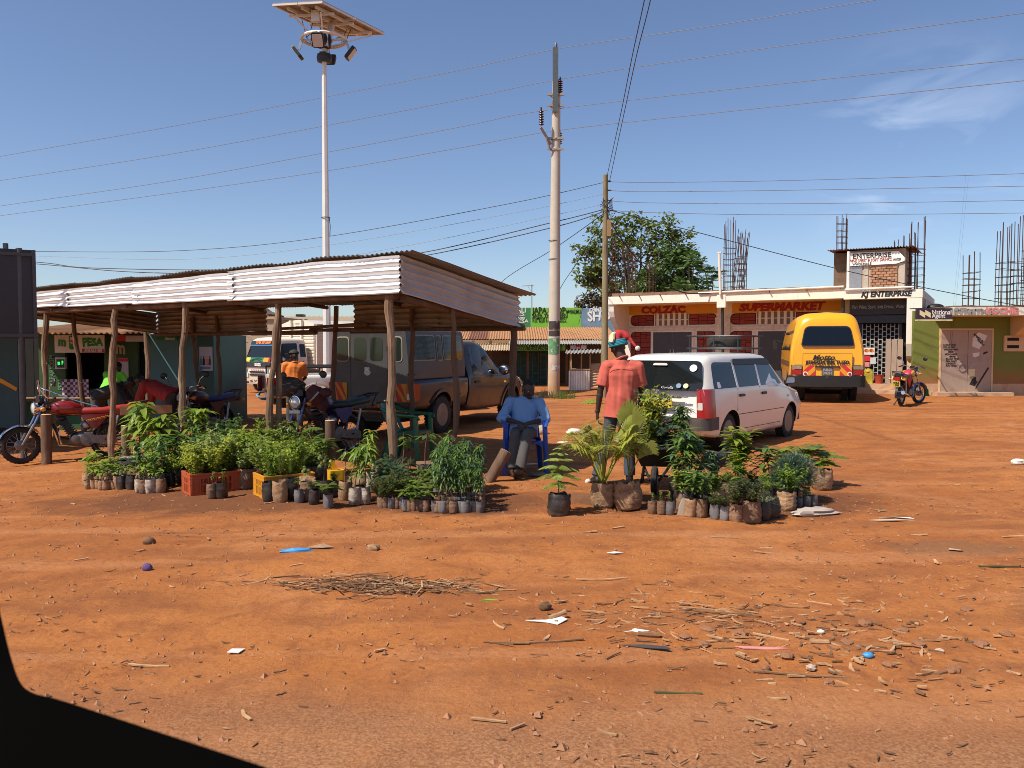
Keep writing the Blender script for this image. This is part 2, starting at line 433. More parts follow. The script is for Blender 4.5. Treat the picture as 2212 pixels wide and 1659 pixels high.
for i in range(1300):
    x, y=scatter_pos(r1)
    chip(mb, x, y, r1.uniform(.012,.06)*(1.5 if r1.random() < .1 else 1), r1.uniform(.003,.009), r1.uniform(.002,.006), r1.gauss(0,.9),0 if r1.random() < .42 else 1, r1)
mb2=MB()
for i in range(2400):
    x, y=scatter_pos(r1);s=r1.uniform(.005,.018)*(1.6 if r1.random() < .06 else 1)
    q=[(x+s*cos(a+r1.random())*r1.uniform(.7,1.1), y+s*sin(a+r1.random())*r1.uniform(.7,1.1), gz(x, y)) for a in (0,1.57,3.14,4.71)]
    mb2.add(q+[(x+s*.2*r1.uniform(-1,1), y, gz(x, y)+s*r1.uniform(.6,1.1))],[(0,1,4),(1,2,4),(2,3,4),(3,0,4)],0)
tag(mb.build('straw_chaff', [M['straw'], M['straw_dark']], recalc=False), 'straw and bark chaff strewn over the red dirt', 'litter', kind='stuff')
tag(mb2.build('grit', M['pebble'], recalc=False), 'loose grit and pebbles on the red dirt', 'gravel', kind='stuff')
# ============================================================ BUILDINGS
class Frame:
    """a facade standing at origin O, turned by rz; local x runs along it, y into it, z up"""
    def __init__(s, O, rz): s.O=Vector(O);s.a=rz; s.c=cos(rz);s.n=sin(rz)
    def x(s, u, d=0):
        k=(u-1106)/1788
        X0=s.O.x-s.n*d; Y0=s.O.y+s.c*d
        return (k*Y0-X0)/(s.c-k*s.n)
    def Y(s, x, d=0): return s.O.y+s.n*x+s.c*d
    def z(s, v, x, d=0): return CAMH+(748-v)*s.Y(x, d)/1788-s.O.z
    def p(s, u, v, d=0):
        x=s.x(u, d);return Vector((x, d, s.z(v, x, d)))
    def world(s, x, y, z): return Vector((s.O.x+s.c*x-s.n*y, s.O.y+s.n*x+s.c*y, s.O.z+z))

pm('plaster_white', (.72,.66,.57),.85, var=.08, scale=2.5, col2=(.48,.40,.31), c2pos=(.52,.8), c2scale=2.2, c2amt=.7, bump=.15, bscale=30)
pm('fascia_white', (.76,.71,.62),.8, var=.06, scale=3, col2=(.42,.30,.20), c2pos=(.56,.75), c2scale=3.5, c2amt=.6, bump=.15, bscale=25, stretch=(2.5,1,.5))
pm('plaster_rough', (.62,.55,.46),.95, var=.25, scale=14, bump=.8, bscale=18)
pm('sign_yellow', (.62,.27,.016),.7, var=.08, scale=3)
pm('stone_red', (.235,.030,.016),.75, var=.2, scale=6, rv=.14, bump=.3, bscale=18)
pm('joint_dark', (.045,.012,.009),.9, var=.1)
pm('letter_red', (.30,.012,.016),.7, var=.15)
pm('letter_black', (.014,.014,.014),.7, var=.1)
pm('letter_white', (.75,.75,.72),.7, var=.1)
pm('letter_green', (.03,.26,.06),.7, var=.1)
pm('letter_grey', (.30,.30,.28),.8, var=.3, scale=5)
pm('letter_pink', (.62,.22,.20),.8, var=.25, scale=5)
pm('gate_grey', (.055,.058,.062),.55,.2, var=.12, scale=3, col2=(.10,.075,.055), c2pos=(.55,.8), c2amt=.5)
pm('door_beige', (.36,.27,.215),.6,.1, var=.10, scale=2, col2=(.22,.14,.09), c2pos=(.55,.8), c2amt=.6)
pm('green_wall', (.155,.185,.035),.85, var=.07, scale=2, zdirt=(SOIL, .4,1.0), bump=.1)
pm('cream', (.62,.44,.25),.85, var=.1, scale=3, col2=(.40,.24,.13), c2pos=(.5,.8), c2amt=.6)
pm('step_cement', (.50,.32,.20),.9, var=.12, scale=4, col2=(.35,.17,.09), c2pos=(.5,.75), bump=.2)
pm('brick', (.34,.17,.10),.92, var=.2, scale=7, rv=.2, bump=.4, bscale=25)
pm('roof_block', (.22,.125,.085),.95, var=.25, scale=7, rv=.15, bump=.5, bscale=20)
pm('mortar', (.42,.32,.24),.95, var=.15, scale=12, bump=.3)
pm('concrete', (.40,.34,.28),.92, var=.15, scale=5, bump=.25, bscale=20)
pm('rebar', (.085,.036,.022),.85,.3, var=.25, scale=20)
pm('pvc', (.68,.62,.52),.5, var=.08)
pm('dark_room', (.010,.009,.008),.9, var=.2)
pm('grille', (.42,.42,.40),.6,.3, var=.15)
pm('grille_green', (.09,.13,.105),.6,.3, var=.15)
pm('board_dark', (.028,.022,.022),.6, var=.15)
pm('sign_plum', (.038,.022,.034),.4, var=.05)
pm('sign_cream', (.66,.60,.34),.5, var=.05)
pm('sign_green', (.17,.46,.035),.7, var=.07, scale=2)
pm('sign_dkgreen', (.035,.20,.07),.7, var=.08, scale=2)
pm('sign_blue', (.16,.25,.36),.75, var=.15, scale=3, col2=(.4,.42,.44), c2pos=(.6,.75), c2amt=.6)
pm('tin_rust', (.40,.205,.095),.75,.2, var=.14, scale=2, col2=(.22,.085,.04), c2pos=(.55,.75), c2scale=1.2, c2amt=.7)
pm('tin_darkrust', (.19,.075,.045),.8,.1, var=.2, scale=3, col2=(.33,.2,.12), c2pos=(.55,.75), c2scale=2)
pm('tin_grey', (.42,.40,.37),.55,.5, var=.12, scale=3)
pm('tin_beige', (.46,.35,.23),.75,.2, var=.12, scale=3, col2=(.33,.2,.1), c2pos=(.55,.75))
pm('teal', (.085,.22,.24),.7, var=.08, scale=2, col2=(.05,.13,.14), c2pos=(.55,.8), c2amt=.6)
pm('dkteal', (.035,.105,.085),.7, var=.08, scale=2)
pm('kiosk_green', (.028,.085,.025),.7, var=.12, scale=2)
pm('poster', (.50,.50,.54),.6, var=.1, scale=4)
pm('bright_red', (.52,.02,.025),.6, var=.08)
pm('timber', (.33,.19,.09),.8, var=.2, scale=8, stretch=(1,1,6))
pm('timber_dark', (.13,.075,.045),.85, var=.25, scale=8)

# ------------------------------------------------------------ white shop block
F1=Frame((3.75,32.5,0), atan2(-5.5,9.6));LEN=11.06
wb=thing('shop_building', 'long white flat-roofed shop block with red stone panels and yellow painted signs', 'building', F1.O, F1.a)
WD=1.7                       # the wall stands this far behind the edge of the slab
zt=3.55;zb=3.25
xk=F1.x(1820)                # where the taller right-hand bay starts
m=MB()
m.bx(0, LEN, WD, 7,-.3, zb)                                    # wall mass
m.build('wall', M['plaster_white'], wb)
m=MB();m.bx(0, xk, 0,7, zb+.002, zt)
m.build('roof_slab', M['fascia_white'], wb)
zt2=F1.z(625, LEN);zb2=F1.z(643, LEN)
m=MB();m.bx(xk+.003, LEN, -.05,7, zb2, zt2)
m.build('roof_slab', M['fascia_white'], wb)
def bracket(x0, x1, h, d, nm='bracket', mat='plaster_white'):
    pts=[(x0, WD, zb),(x0,.05, zb)]+[(x0,.05+(d-.05)*(1-cos(t))**1.0, zb-.05-h*sin(t)) for t in [i*pi/2/8 for i in range(9)]]+[(x0, WD, zb-h-.05)]
    m=MB();m.prism(pts, (x1-x0,0,0));m.build(nm, M[mat], wb)
bracket(.02,.22,1.15,1.6)
n=34
for i in range(n):
    x=.15+i*(xk-.3)/n
    m=MB();m.box((0,0,0),(.255,.2,.12+.03*rnd.random()));m.build('block', M['roof_block'], wb, (x+.13,.14+.02*rnd.random(), zt+.06),(0, rnd.uniform(-.02,.02), rnd.uniform(-.04,.04)))
m=MB()
x1=F1.x(1560)
m.tube([(x1-.9,-.05, zt+.03),(xk, -.06, zt+.09)],.035,8)
m.tube([(xk+.05,-.1, zt2+.05),(LEN-.25,-.1, zt2+.07)],.04,8)
m.build('gutter_pipe', M['pvc'], wb)
pxm=F1.x(1556)
m=MB();m.tube([(pxm, -.1, zt-.05),(pxm-.06,-.1, F1.z(549, pxm))],.05,10);m.bx(pxm-.13, pxm+.02,-.15,-.02, F1.z(549, pxm), F1.z(549, pxm)+.05)
m.build('vent_pipe', M['pvc'], wb)
m=MB();m.tube([(pxm+.02,.1, zb),(pxm+.03,.3,0)],.05,10);m.build('downpipe', M['darkmetal'], wb)
m=MB();m.bx(pxm-.15, pxm+.17,-.03,.25, zb-.22, zt-.01);m.build('corbel', M['fascia_white'], wb)
m=MB();m.tube([(xk-.05,.25, zb),(xk-.05,.3,0)],.05,10);m.build('downpipe', M['darkmetal'], wb)
px2=F1.x(1826);m=MB();m.tube([(px2,.3, zt2-.02),(px2,.3, F1.z(543, px2))],.05,10);m.build('vent_pipe', M['white_paint'], wb)
for u in (1338,1380,1425,1480,1660,1740):
    x=F1.x(u);m=MB();m.bar((x, .05, zt-.03),(x+.03,-.14, zt+.02),.03);m.build('gutter_bracket', M['rebar'], wb)

def strip(u0, v0, u1, v1, mat, name, proud=.02, d=WD, parent=wb, F=F1, thick=.02):
    x0=F.x(u0, d);x1=F.x(u1, d);xm=(x0+x1)/2
    z0=F.z(v1, xm, d);z1=F.z(v0, xm, d)
    m=MB();m.bx(x0, x1, d-proud, d-proud+thick+.0, z0, z1);m.build(name, mat, parent)
    return x0, x1, z0, z1
sg=[]
for (u0, u1) in ((1357,1548),(1580,1817)):
    x0=F1.x(u0, WD);x1=F1.x(u1, WD)
    z1=zb-.004;z0=z1-.36
    m=MB();m.bx(x0, x1, WD-.012, WD+.05, z0, z1);m.build('sign_band', M['sign_yellow'], wb);sg.append((x0, x1, z0, z1))
def words(s, u0, u1, zc, size, mat, bold=.03, d=WD, proud=.02, parent=wb, F=F1, shear=0, space=1.0, ext=.004, name='lettering', rz=0):
    x0=F.x(u0, d);x1=F.x(u1, d)
    text(s, size, mat, parent, ((x0+x1)/2, d-proud, zc),(pi/2, rz, 0), width=abs(x1-x0), bold=bold, shear=shear, space=space, ext=ext, name=name)
words('COLZAC', 1385,1480, zb-.185,.36, M['letter_red'], bold=.022)
words('SUPERMARKET', 1594,1780, zb-.17,.40, M['letter_red'], bold=.025, shear=.15)
def stone_panel(u0, u1, z0, z1, cut, seed):
    r=random.Random(seed);x0=F1.x(u0, WD);x1=F1.x(u1, WD)
    W=x1-x0;H=z1-z0;rr_=min(.22, H*.45)
    def poly(e):
        p=[(x0+e, z0+e),(x1-e, z0+e),(x1-e, z1-e),(x0+e, z1-e)]
        rad=[rr_ if c in cut else 0 for c in (0,1,2,3)]
        return rpoly(p, rad, 5)
    m=MB();m.prism([(x, WD-.012, z) for x, z in poly(0)],(0,.03,0));pn=m.build('stone_panel', M['joint_dark'], wb)
    def split(a, b, c, d, depth):
        w, h=b-a, d-c
        if (w < .42 and h < .24) or depth > 6 or (w < .52 and h < .16): return [(a, b, c, d)]
        if w > h*1.5 or (h < .2): k=a+w*r.choice((.35,.5,.62));return split(a, k, c, d, depth+1)+split(k, b, c, d, depth+1)
        k=c+h*r.choice((.34,.5,.66));return split(a, b, c, k, depth+1)+split(a, b, k, d, depth+1)
    g=.011
    for (a, b, c, d_) in split(x0+.015, x1-.015, z0+.015, z1-.015,0):
        pts=[(a+g, c+g),(b-g, c+g),(b-g, d_-g),(a+g, d_-g)]
        q=[]
        for (px, pz) in pts:
            for (cx, cz, kx, kz, idx) in ((x0+rr_, z0+rr_, -1,-1,0),(x1-rr_, z0+rr_, 1,-1,1),(x1-rr_, z1-rr_, 1,1,2),(x0+rr_, z1-rr_, -1,1,3)):
                if idx in cut and (px-cx)*kx > 0 and (pz-cz)*kz > 0:
                    l=hypot(px-cx, pz-cz)
                    if l > rr_-.02: px=cx+(px-cx)/l*(rr_-.02);pz=cz+(pz-cz)/l*(rr_-.02)
            q.append((px, pz))
        m=MB();m.prism([(x, WD-.026-.006*r.random(), z) for x, z in q],(0,.014,0));m.build('stone', M['stone_red'], pn)
zl0=F1.z(720, F1.x(1430, WD), WD)-.0
zA1=zb-.375;zA0=zA1-.43
stone_panel(1362,1412, zA0, zA1,(0,3),1);stone_panel(1488,1547, zA0+.02, zA1+.02,(1,2),2)
stone_panel(1577,1632, zA0, zA1,(0,3),3);stone_panel(1718,1780, zA0, zA1,(1,2),4)
zB1=zA0-.24
stone_panel(1362,1405,.35, zB1,(3,),5);stone_panel(1505,1548,.35, zB1,(2,),6)
stone_panel(1576,1623,.35, zB1,(3,),7);stone_panel(1752,1800,.35, zB1,(2,),8)
for (u0, u1, n) in ((1415,1486,6),(1634,1716,6)):
    x0=F1.x(u0, WD);x1=F1.x(u1, WD);z0, z1=zA0, zA1+.03
    m=MB();m.bx(x0, x1, WD-.012, WD+.02, z0, z1);lv=m.build('louvre', pm('louvre_shade', (.20,.155,.12),.9) if 'louvre_shade' not in MATS else M['louvre_shade'], wb)
    for i in range(n):
        x=x0+(i+.5)*(x1-x0)/n
        m=MB();m.bx(x-.05, x+.05, WD-.06, WD-.005, z0, z1+.02);m.build('slat', M['plaster_white'], lv)
    m=MB();m.bx(x0, x1, WD-.04, WD-.02,(z0+z1)/2-.02,(z0+z1)/2+.015);m.build('crossbar', M['plaster_white'], lv)
m=MB()
x0=F1.x(1360, WD);x1=F1.x(1800, WD)
m.grid(lambda a, b: Vector((x0+a*(x1-x0), WD-.012-.025*sin(pi*b)*(1+.8*noise.noise((a*60, b*3,2))), zA0-.20+b*.16)),160,5)
m.build('frieze', M['plaster_rough'], wb, recalc=False)
m=MB();m.bx(F1.x(1545, WD), F1.x(1577, WD), WD-.09, WD+.1,0, zb-.52);m.build('pillar', M['plaster_rough'], wb)
for (u0, u1, nm) in ((1411,1494,2),(1637,1752,2)):
    x0=F1.x(u0, WD);x1=F1.x(u1, WD);z1=zB1-.02
    m=MB()
    for a, b in ((x0-.08, x0),(x1, x1+.08)): m.bx(a, b, WD-.03, WD+.02,0, z1+.06)
    m.bx(x0, x1, WD-.03, WD+.02, z1, z1+.06);m.build('door_frame', M['plaster_white'], wb)
    for k in range(2):
        a=x0+k*(x1-x0)/2+.008;b=x0+(k+1)*(x1-x0)/2-.008
        m=MB();m.bx(a, b, WD-.028, WD+.01,.02, z1-.008);dd=m.build('door', M['gate_grey'], wb)
        m=MB();hx=b-.06 if k == 0 else a+.06
        m.bx(hx-.015, hx+.015, WD-.06, WD-.029, z1*.58, z1*.58+.22);m.build('handle', M['steel'], dd)
words('KJ ENTERPRISE', 1856,1966,(zt2+zb2)/2-.0,.24, M['letter_black'], bold=.012, d=-.05, proud=.006, shear=.2)
EN=.85;xa=F1.x(1835, EN);xb=F1.x(1962, EN)
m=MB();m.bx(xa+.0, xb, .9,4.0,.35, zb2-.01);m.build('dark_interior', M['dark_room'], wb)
m=MB();m.bx(xb, LEN-.01,.25,1.2,-.2, zb2-.002);m.build('pillar', M['cream'], wb)
m=MB();m.prism([(LEN-.46,-.04, zb2-.002),(LEN-.46,.3, zb2-.002),(LEN-.46,.3,1.15),(LEN-.46,.1,1.3),(LEN-.46,-.04,1.7)],(.45,0,0));m.build('bracket', M['fascia_white'], wb)
x0s=F1.x(1833,.5);x1s=F1.x(1955,.5)
m=MB();m.bx(x0s, x1s, .5,.55, F1.z(680,9.5,.5), F1.z(647,9.5,.5));m.build('sign_board', M['board_dark'], wb)
words('For: Wine, Spirit, Soft Drinks, Water', 1838,1952, F1.z(663.5,9.5,.5),.17, M['letter_grey'], bold=.002, d=.5, proud=.006, shear=.2)
m=MB();m.bx(x0s+.1, x1s-.02,.6,.8, F1.z(698,9.5,.6), F1.z(681,9.5,.6));m.build('shutter_box', M['darkmetal'], wb)
gx0=F1.x(1862, EN);gx1=F1.x(1940, EN);gz0=.45;gz1=F1.z(700,9.5, EN)
m=MB();nc=9;nr=11;dx=(gx1-gx0)/nc; dz=(gz1-gz0)/nr
for i in range(nc+1): m.bx(gx0+i*dx-.012, gx0+i*dx+.012, EN-.03, EN, gz0, gz1)
for i in range(nc):
    for j in range(nr+1):
        z=gz0+j*dz+(dz/2 if i % 2 else 0)
        if z < gz1: m.bx(gx0+i*dx+.012, gx0+(i+1)*dx-.012, EN-.027, EN-.006, z-.012, z+.012)
m.build('security_grille', M['grille'], wb)
m=MB();m.bx(F1.x(1855, EN), gx0-.02, EN-.06, EN, .4, zb2-.5);m.bx(gx1+.02, gx1+.1, EN-.06, EN, .4, zb2-.5);m.build('door_post', M['darkmetal'], wb)
dx0=F1.x(1912,.7);dx1=F1.x(1950,.7);h_=F1.z(733,9.9,.7)
for k in range(3):
    a=dx0+(dx1-dx0)*k/3;b=dx0+(dx1-dx0)*(k+1)/3
    m=MB();m.bx(a+.008, b-.008,.68+.02*k, .72+.02*k, .37, h_);m.build('door', M['gate_grey' if k == 9 else 'door_beige'], wb)
m=MB();m.bx(xa-.3, LEN-.3,.1,1.0,-.1,.36);m.build('step', M['step_cement'], wb)
m=MB();m.bx(xa-.3, LEN-.5,-.35,.1,-.1,.17);m.build('step', M['step_cement'], wb)
px0=F1.x(1864,.8);px1=F1.x(1889,.8)
m=MB();m.bx(px0, px1,.77,.785, F1.z(766,9,.8), F1.z(751,9,.8));pp=m.build('card_sign', M['paper'], wb)
for k, cc in ((.25, 'bright_red'),(.36, 'sign_yellow'),(.68, 'bright_red'),(.78, 'sign_yellow')):
    m=MB();m.lathe([(0,-.004),(.055,-.004),(.055,.004)],12, ax='Y');m.build('disc', M[cc], pp, (px0+(px1-px0)*k, .765, F1.z(757,9,.8)))
for (u0, u1, v0, v1, c) in ((1864,1880,768,780, 'bright_red'),(1880,1892,772,786, 'poster'),(1865,1878,782,792, 'letter_pink')):
    m=MB();m.bx(F1.x(u0,.82), F1.x(u1,.82),.79,.80, F1.z(v1,9,.8), F1.z(v0,9,.8));m.build('poster', M[c], wb)

# ---- unfinished brick room on the roof
TR=1.2
tx0=F1.x(1825, TR);tx1=F1.x(1951, TR);txs=F1.x(1797, TR+.2)
tz1=F1.z(541,9.5, TR)
m=MB();m.bx(tx0, tx1, TR, TR+3, zt2+.002, tz1);rm=m.build('rooftop_room', M['mortar'], wb)
m=MB();m.bx(txs, tx0-.003, TR+.25, TR+3, zt2+.004, tz1-.03);m.build('side_wall', M['timber_dark'], rm)
m=MB()
for i in range(30):
    a=txs-.15+i*(tx1+.3-txs+.15)/30
    m.add([(a+k*(tx1+.45-txs)/30/4, y, tz1+.04+.025*sin(k*pi/2)+(.08 if y > 2 else 0)) for y in (TR-.25, TR+3.1) for k in range(5)],[(k, k+1,6+k, 5+k) for k in range(4)],0)
m.build('tin_roof', M['tin_darkrust'], rm, recalc=False)
bw=(tx1-F1.x(1872, TR));bx0=F1.x(1876, TR);bx1=F1.x(1935, TR)
bz0=zt2+.08;bz1=F1.z(577,9.5, TR)
rows=9;bh=(bz1-bz0)/rows
for j in range(rows):
    nb=5;w_=(bx1-bx0)/nb
    for i in range(nb+(1 if j % 2 else 0)):
        a=bx0+i*w_-(w_/2 if j % 2 else 0);b=min(a+w_, bx1);a=max(a, bx0)
        if b-a < .06: continue
        m=MB();m.box((0,0,0),(b-a-.022,.06, bh-.022));m.build('brick', M['brick'], rm, ((a+b)/2, TR-.008-.012*rnd.random(), bz0+(j+.5)*bh),(0, rnd.uniform(-.012,.012),0))
m=MB();m.bx(F1.x(1830, TR), F1.x(1858, TR), TR-.03, TR+.01, zt2+.03, F1.z(576,9.3, TR));m.build('door', M['steel'], rm)
m=MB();m.bx(F1.x(1862, TR), F1.x(1872, TR), TR-.03, TR, zt2+.03, F1.z(576,9.3, TR));m.build('concrete_post', M['concrete'], rm);m=MB();m.bx(F1.x(1938, TR), tx1-.01, TR-.035, TR, zt2+.03, F1.z(572,9.3, TR));m.build('concrete_post', M['concrete'], rm)
sx0=F1.x(1827, TR-.1);sx1=F1.x(1949, TR-.1);sz0=F1.z(574,9.4, TR-.1);sz1=F1.z(545,9.4, TR-.1)
m=MB();m.prism([(sx0, TR-.1, sz0),(sx1-.25, TR-.1, sz0+.02),(sx1, TR-.1, sz0+.1),(sx1, TR-.1, sz0+.22),(sx1-.18, TR-.1, sz1-.03),(sx0, TR-.1, sz1)],(0,.04,0));m.build('sign_board', M['white_paint'], rm)
def words3(s, u0, u1, v, size, mat, parent, bold=.01, shear=0, d=TR-.1, F=F1, proud=.008):
    x0=F.x(u0, d);x1=F.x(u1, d)
    text(s, size, mat, parent, ((x0+x1)/2, d-proud, F.z(v, (x0+x1)/2, d)), width=x1-x0, bold=bold, shear=shear, ext=.004)
words3('J ENTERPRISE', 1829,1921,554,.25, M['letter_black'], rm, .004)
words3('WINE SPIRIT & SOFT DRINKS,', 1829,1922,563.5,.15, M['letter_red'], rm, .001,.15)
words3('WATER', 1924,1941,562,.12, M['letter_black'], rm, .001,.15)
words3('WHOLESALE', 1837,1878,571.5,.12, M['letter_black'], rm, .001)
def rebar(parent, x, y, z0, z1, w_=.3, bars=8, ties=.22, tie_to=.6, seed=0, lean=0):
    r=random.Random(seed);m=MB();H=z1-z0
    per=[(-.5,-.5),(.5,-.5),(.5,.5),(-.5,.5),(0,-.5),(0,.5),(.5,0),(-.5,0)][:bars]
    for i, (a, b) in enumerate(per):
        h=H*r.uniform(.88,1.0);k=r.uniform(-.025,.025);l=r.uniform(-.02,.02)
        m.tube([(a*w_, b*w_, 0),(a*w_+lean*.5, b*w_, h*.5),(a*w_+k+lean, b*w_+l, h)],.013,5)
    z=.1
    while z < H*tie_to:
        q=r.uniform(-.02,.02);e=w_/2+.02;lx=lean*z/H
        m.tube([(-e+lx, -e, z+q),(e+lx, -e, z-q),(e+lx, e, z),(-e+lx, e, z+q)],.009,4, closed=True)
        z += ties*r.uniform(.85,1.2)
    return m.build('rebar_column', M['rebar'], parent, (x, y, z0), recalc=False)
def rb(u, vtop, d, w_, seed, bars=8, tie_to=.6, lean=0, F=F1, parent=wb, z0=None):
    x=F.x(u, d);rebar(parent, x, d, zt if z0 is None else z0, F.z(vtop, x, d), w_, bars, .22, tie_to, seed, lean)
rb(1573,470,1.6,.34,1);rb(1590,497,2.2,.36,2, lean=.25);rb(1601,500,1.5,.25,3, bars=6)
rb(1325,470,3.2,.25,4, bars=4, tie_to=.75);rb(1352,520,3.8,.3,5, tie_to=.8);rb(1368,540,3.0,.25,6, tie_to=.9, bars=6)
rb(1405,560,3.2,.3,12, bars=6, tie_to=.9)
rb(1814,455, TR+.7,.3,7, bars=7, tie_to=.85, z0=zt2);rb(1977,468, TR+.5,.42,8, bars=8, tie_to=.62, z0=zt2);rb(1960,503, TR+.9,.36,9, bars=6, tie_to=.6, z0=zt2)
rb(1937,520, TR+2.0,.3,10, bars=5, tie_to=.3, z0=tz1)

# ------------------------------------------------------------ green shop at the right
GY=26.6
F2=Frame((13.06, GY, .04),0)
gb=thing('shop_building', 'low olive green hardware shop with a beige double door at the right', 'building', F2.O, 0)
GW=F2.x(2330);OV=1.3    # overhang
gzt=F2.z(664,2,-OV);gzb=F2.z(681,2,-OV)
XL=F2.x(1972);m=MB();m.bx(XL, .5,0,.12,.38, gzt-.05);m.bx(.5, GW, 0,7,.38, gzt-.05);m.build('wall', M['green_wall'], gb)
m=MB();m.bx(XL, .5,-.02,.12,-.4,.379);m.bx(.5, GW, -.02,7,-.4,.379);m.build('plinth', M['step_cement'], gb)
m=MB();m.bx(.42, GW, -OV, 7, gzb, gzt);m.build('roof_slab', M['fascia_white'], gb)
m=MB();m.bx(.42, GW, -OV+.05,7, gzt+.002, gzt+.05);m.build('roof_edge', M['roof_block'], gb)
m=MB();m.prism([(F2.x(2180),-OV+.03, gzb-.001),(F2.x(2180),0, gzb-.001),(F2.x(2180),0, gzb-.65),(F2.x(2180),-.25, gzb-.6)],(.9,0,0));m.build('bracket', M['cream'], gb)
def w2(s, u0, u1, v, size, mat, d, bold=.01, shear=0, proud=.006, parent=gb, rz=0):
    x0=F2.x(u0, d);x1=F2.x(u1, d)
    text(s, size, mat, parent, ((x0+x1)/2, d-proud, F2.z(v, (x0+x1)/2, d)),(pi/2, rz, 0), width=x1-x0, bold=bold, shear=shear, ext=.003)
w2('INVESTMENT', 2056,2165,674.5,.21, M['letter_grey'],-OV, .02)
w2('IME', 2058,2084,669.5,.14, M['letter_grey'],-OV, .01, proud=.010)
w2('KOCHIE', 2126,2196,672,.24, M['letter_pink'],-OV, .014, proud=.012)
dx0=F2.x(2031);dx1=F2.x(2140);dz0=F2.z(848,1);dz1=F2.z(713,1)
m=MB()
m.bx(dx0-.05, dx0,-.05,.03, dz0, dz1+.05);m.bx(dx1, dx1+.05,-.05,.03, dz0, dz1+.05);m.bx(dx0, dx1,-.05,.03, dz1, dz1+.05);m.build('door_frame', M['cream'], gb)
dm=dx0+(dx1-dx0)*.53;DR=[]
for a, b in ((dx0+.004, dm-.006),(dm+.006, dx1-.004)):
    m=MB();m.bx(a, b, -.035,0, dz0, dz1-.004);DR.append(m.build('door', M['door_beige'], gb))
for i, s in enumerate(('ANGLE LINES', 'STD ANGLES', 'TWISTED BARS', 'SQUARE BARS', 'MESH WIRES', 'SQUARE TUBES', 'BLACK PIPES', 'PPR PIPES', 'CONDUITS', 'PVC PIPES')):
    wd=len(s)*2.62
    w2(s, 2035+1.2*min(i, 6),2035+1.2*min(i, 6)+wd, 745+i*5.05,.075, M['letter_black'],-.035,.001,.2,.004, DR[0])
Q=lambda u, v, d=-.04: F2.p(u, v, d)
def flat(parent, pts, mat, name, d=-.04):
    m=MB();m.prism([Q(u, v, d) for u, v in pts],(0,.006,0));return m.build(name, mat, parent)
fl=flat(DR[1],[(2100,731),(2112,718),(2131,725),(2124,741),(2114,754),(2099,748)], M['paper'], 'cement_bag_print')
text('BAMBURI', .10, M['letter_black'], fl, Q(2113,731,-.045),(pi/2,.7,0), bold=.002, ext=.002)
text('CEMENT', .08, M['letter_black'], fl, Q(2117,740,-.045),(pi/2,.7,0), bold=.002, ext=.002)
flat(DR[1],[(2095,830),(2103,816),(2109,814),(2110,823),(2113,825),(2106,834)], M['letter_black'], 'spade_print')
flat(DR[1],[(2108,840),(2111,838),(2137,795),(2134,793),(2112,830)], M['letter_black'], 'spade_handle_print')
flat(DR[1],[(2123,762),(2132,758.5),(2133,762),(2124,766)], M['letter_black'], 'brush_print')
flat(DR[1],[(2101,763),(2115,761),(2115,768),(2107,772),(2101,770)], M['paper'], 'hammer_print')
flat(DR[1],[(2115,766),(2117,766),(2130,782),(2128,783)], M['letter_grey'], 'hammer_handle_print')
flat(DR[1],[(2092,792),(2096,787),(2114,783),(2098,794),(2093,796)], M['letter_grey'], 'saw_print')
flat(DR[1],[(2092,798),(2106,797),(2106,812),(2093,814)], M['sign_cream'], 'tin_print')
m=MB();m.tube([(Q(2078,793).x+.12*cos(a),-.06, Q(2078,793).z+.12*sin(a)) for a in [i*pi/6 for i in range(12)]],.012,6, closed=True);m.build('coil_print', M['letter_grey'], DR[0])
vx0=F2.x(2166);vz0=F2.z(759,2);vz1=F2.z(725,2)
m=MB();m.bx(vx0, vx0+1.15,-.06,.01, vz0, vz1);vb=m.build('vent_block', M['cream'], gb)
for i in range(2):
    for j in range(2):
        m=MB();m.bx(vx0+.09+i*.54, vx0+.09+i*.54+.38,-.064,-.05, vz0+.10+j*.24, vz0+.20+j*.24);m.build('vent_slot', M['dark_room'], vb)
m=MB();m.bx(F2.x(2006), F2.x(2170),-.55,-.021,-.3,.12);m.build('step', M['step_cement'], gb)
for (u, vt, d, w_, s, bars, tt) in ((2094,540,1.0,.36,21,6,.62),(2165,483,1.2,.38,22,8,.62),(2200,470,.8,.42,23,7,.55),(2222,458,1.2,.4,24,8,.6)):
    rb(u, vt, d, w_, s, bars, tt, F=F2, parent=gb, z0=gzt+.05)
m=MB();m.ell((F2.x(2018,1),1, gzt+.1),(.28,.2,.13));m.build('roof_lump', M['black'], gb)
p0=F2.p(1979,693,-1.75);p1=F2.p(2055,666,-1.75)
ns=thing('hanging_sign', 'dark plum National Agent box sign with a cream zigzag emblem and lettering', 'sign', F2.world(p0.x, -1.75, p0.z))
W=p1.x-p0.x; H=p1.z-p0.z
m=MB();m.bx(0, W, 0,.12,.04, H);m.build('panel', M['sign_plum'], ns)
m=MB();m.bx(0, W, -.004,.12,0,.038);m.build('edge_strip', M['sign_cream'], ns)
m=MB()
for k in range(2):
    a=.07+k*.165
    m.prism([(a, -.006, H*.86),(a+.165,-.006, H*.62),(a+.165,-.006, H*.22),(a, -.006, H*.48)],(0,.004,0))
m.build('emblem', M['sign_cream'], ns)
text('National', .19, M['letter_white'], ns, (W*.69,-.006, H*.66), width=W*.54, bold=.002)
text('Agent', .19, M['letter_white'], ns, (W*.60,-.006, H*.38), width=W*.38, bold=.002)
m=MB();m.bar((W*.2,.08, H),(W*.2,.9, H+.02),.03);m.bar((W*.8,.08, H),(W*.8,.6, H+.02),.03);m.build('hanger', M['darkmetal'], ns)
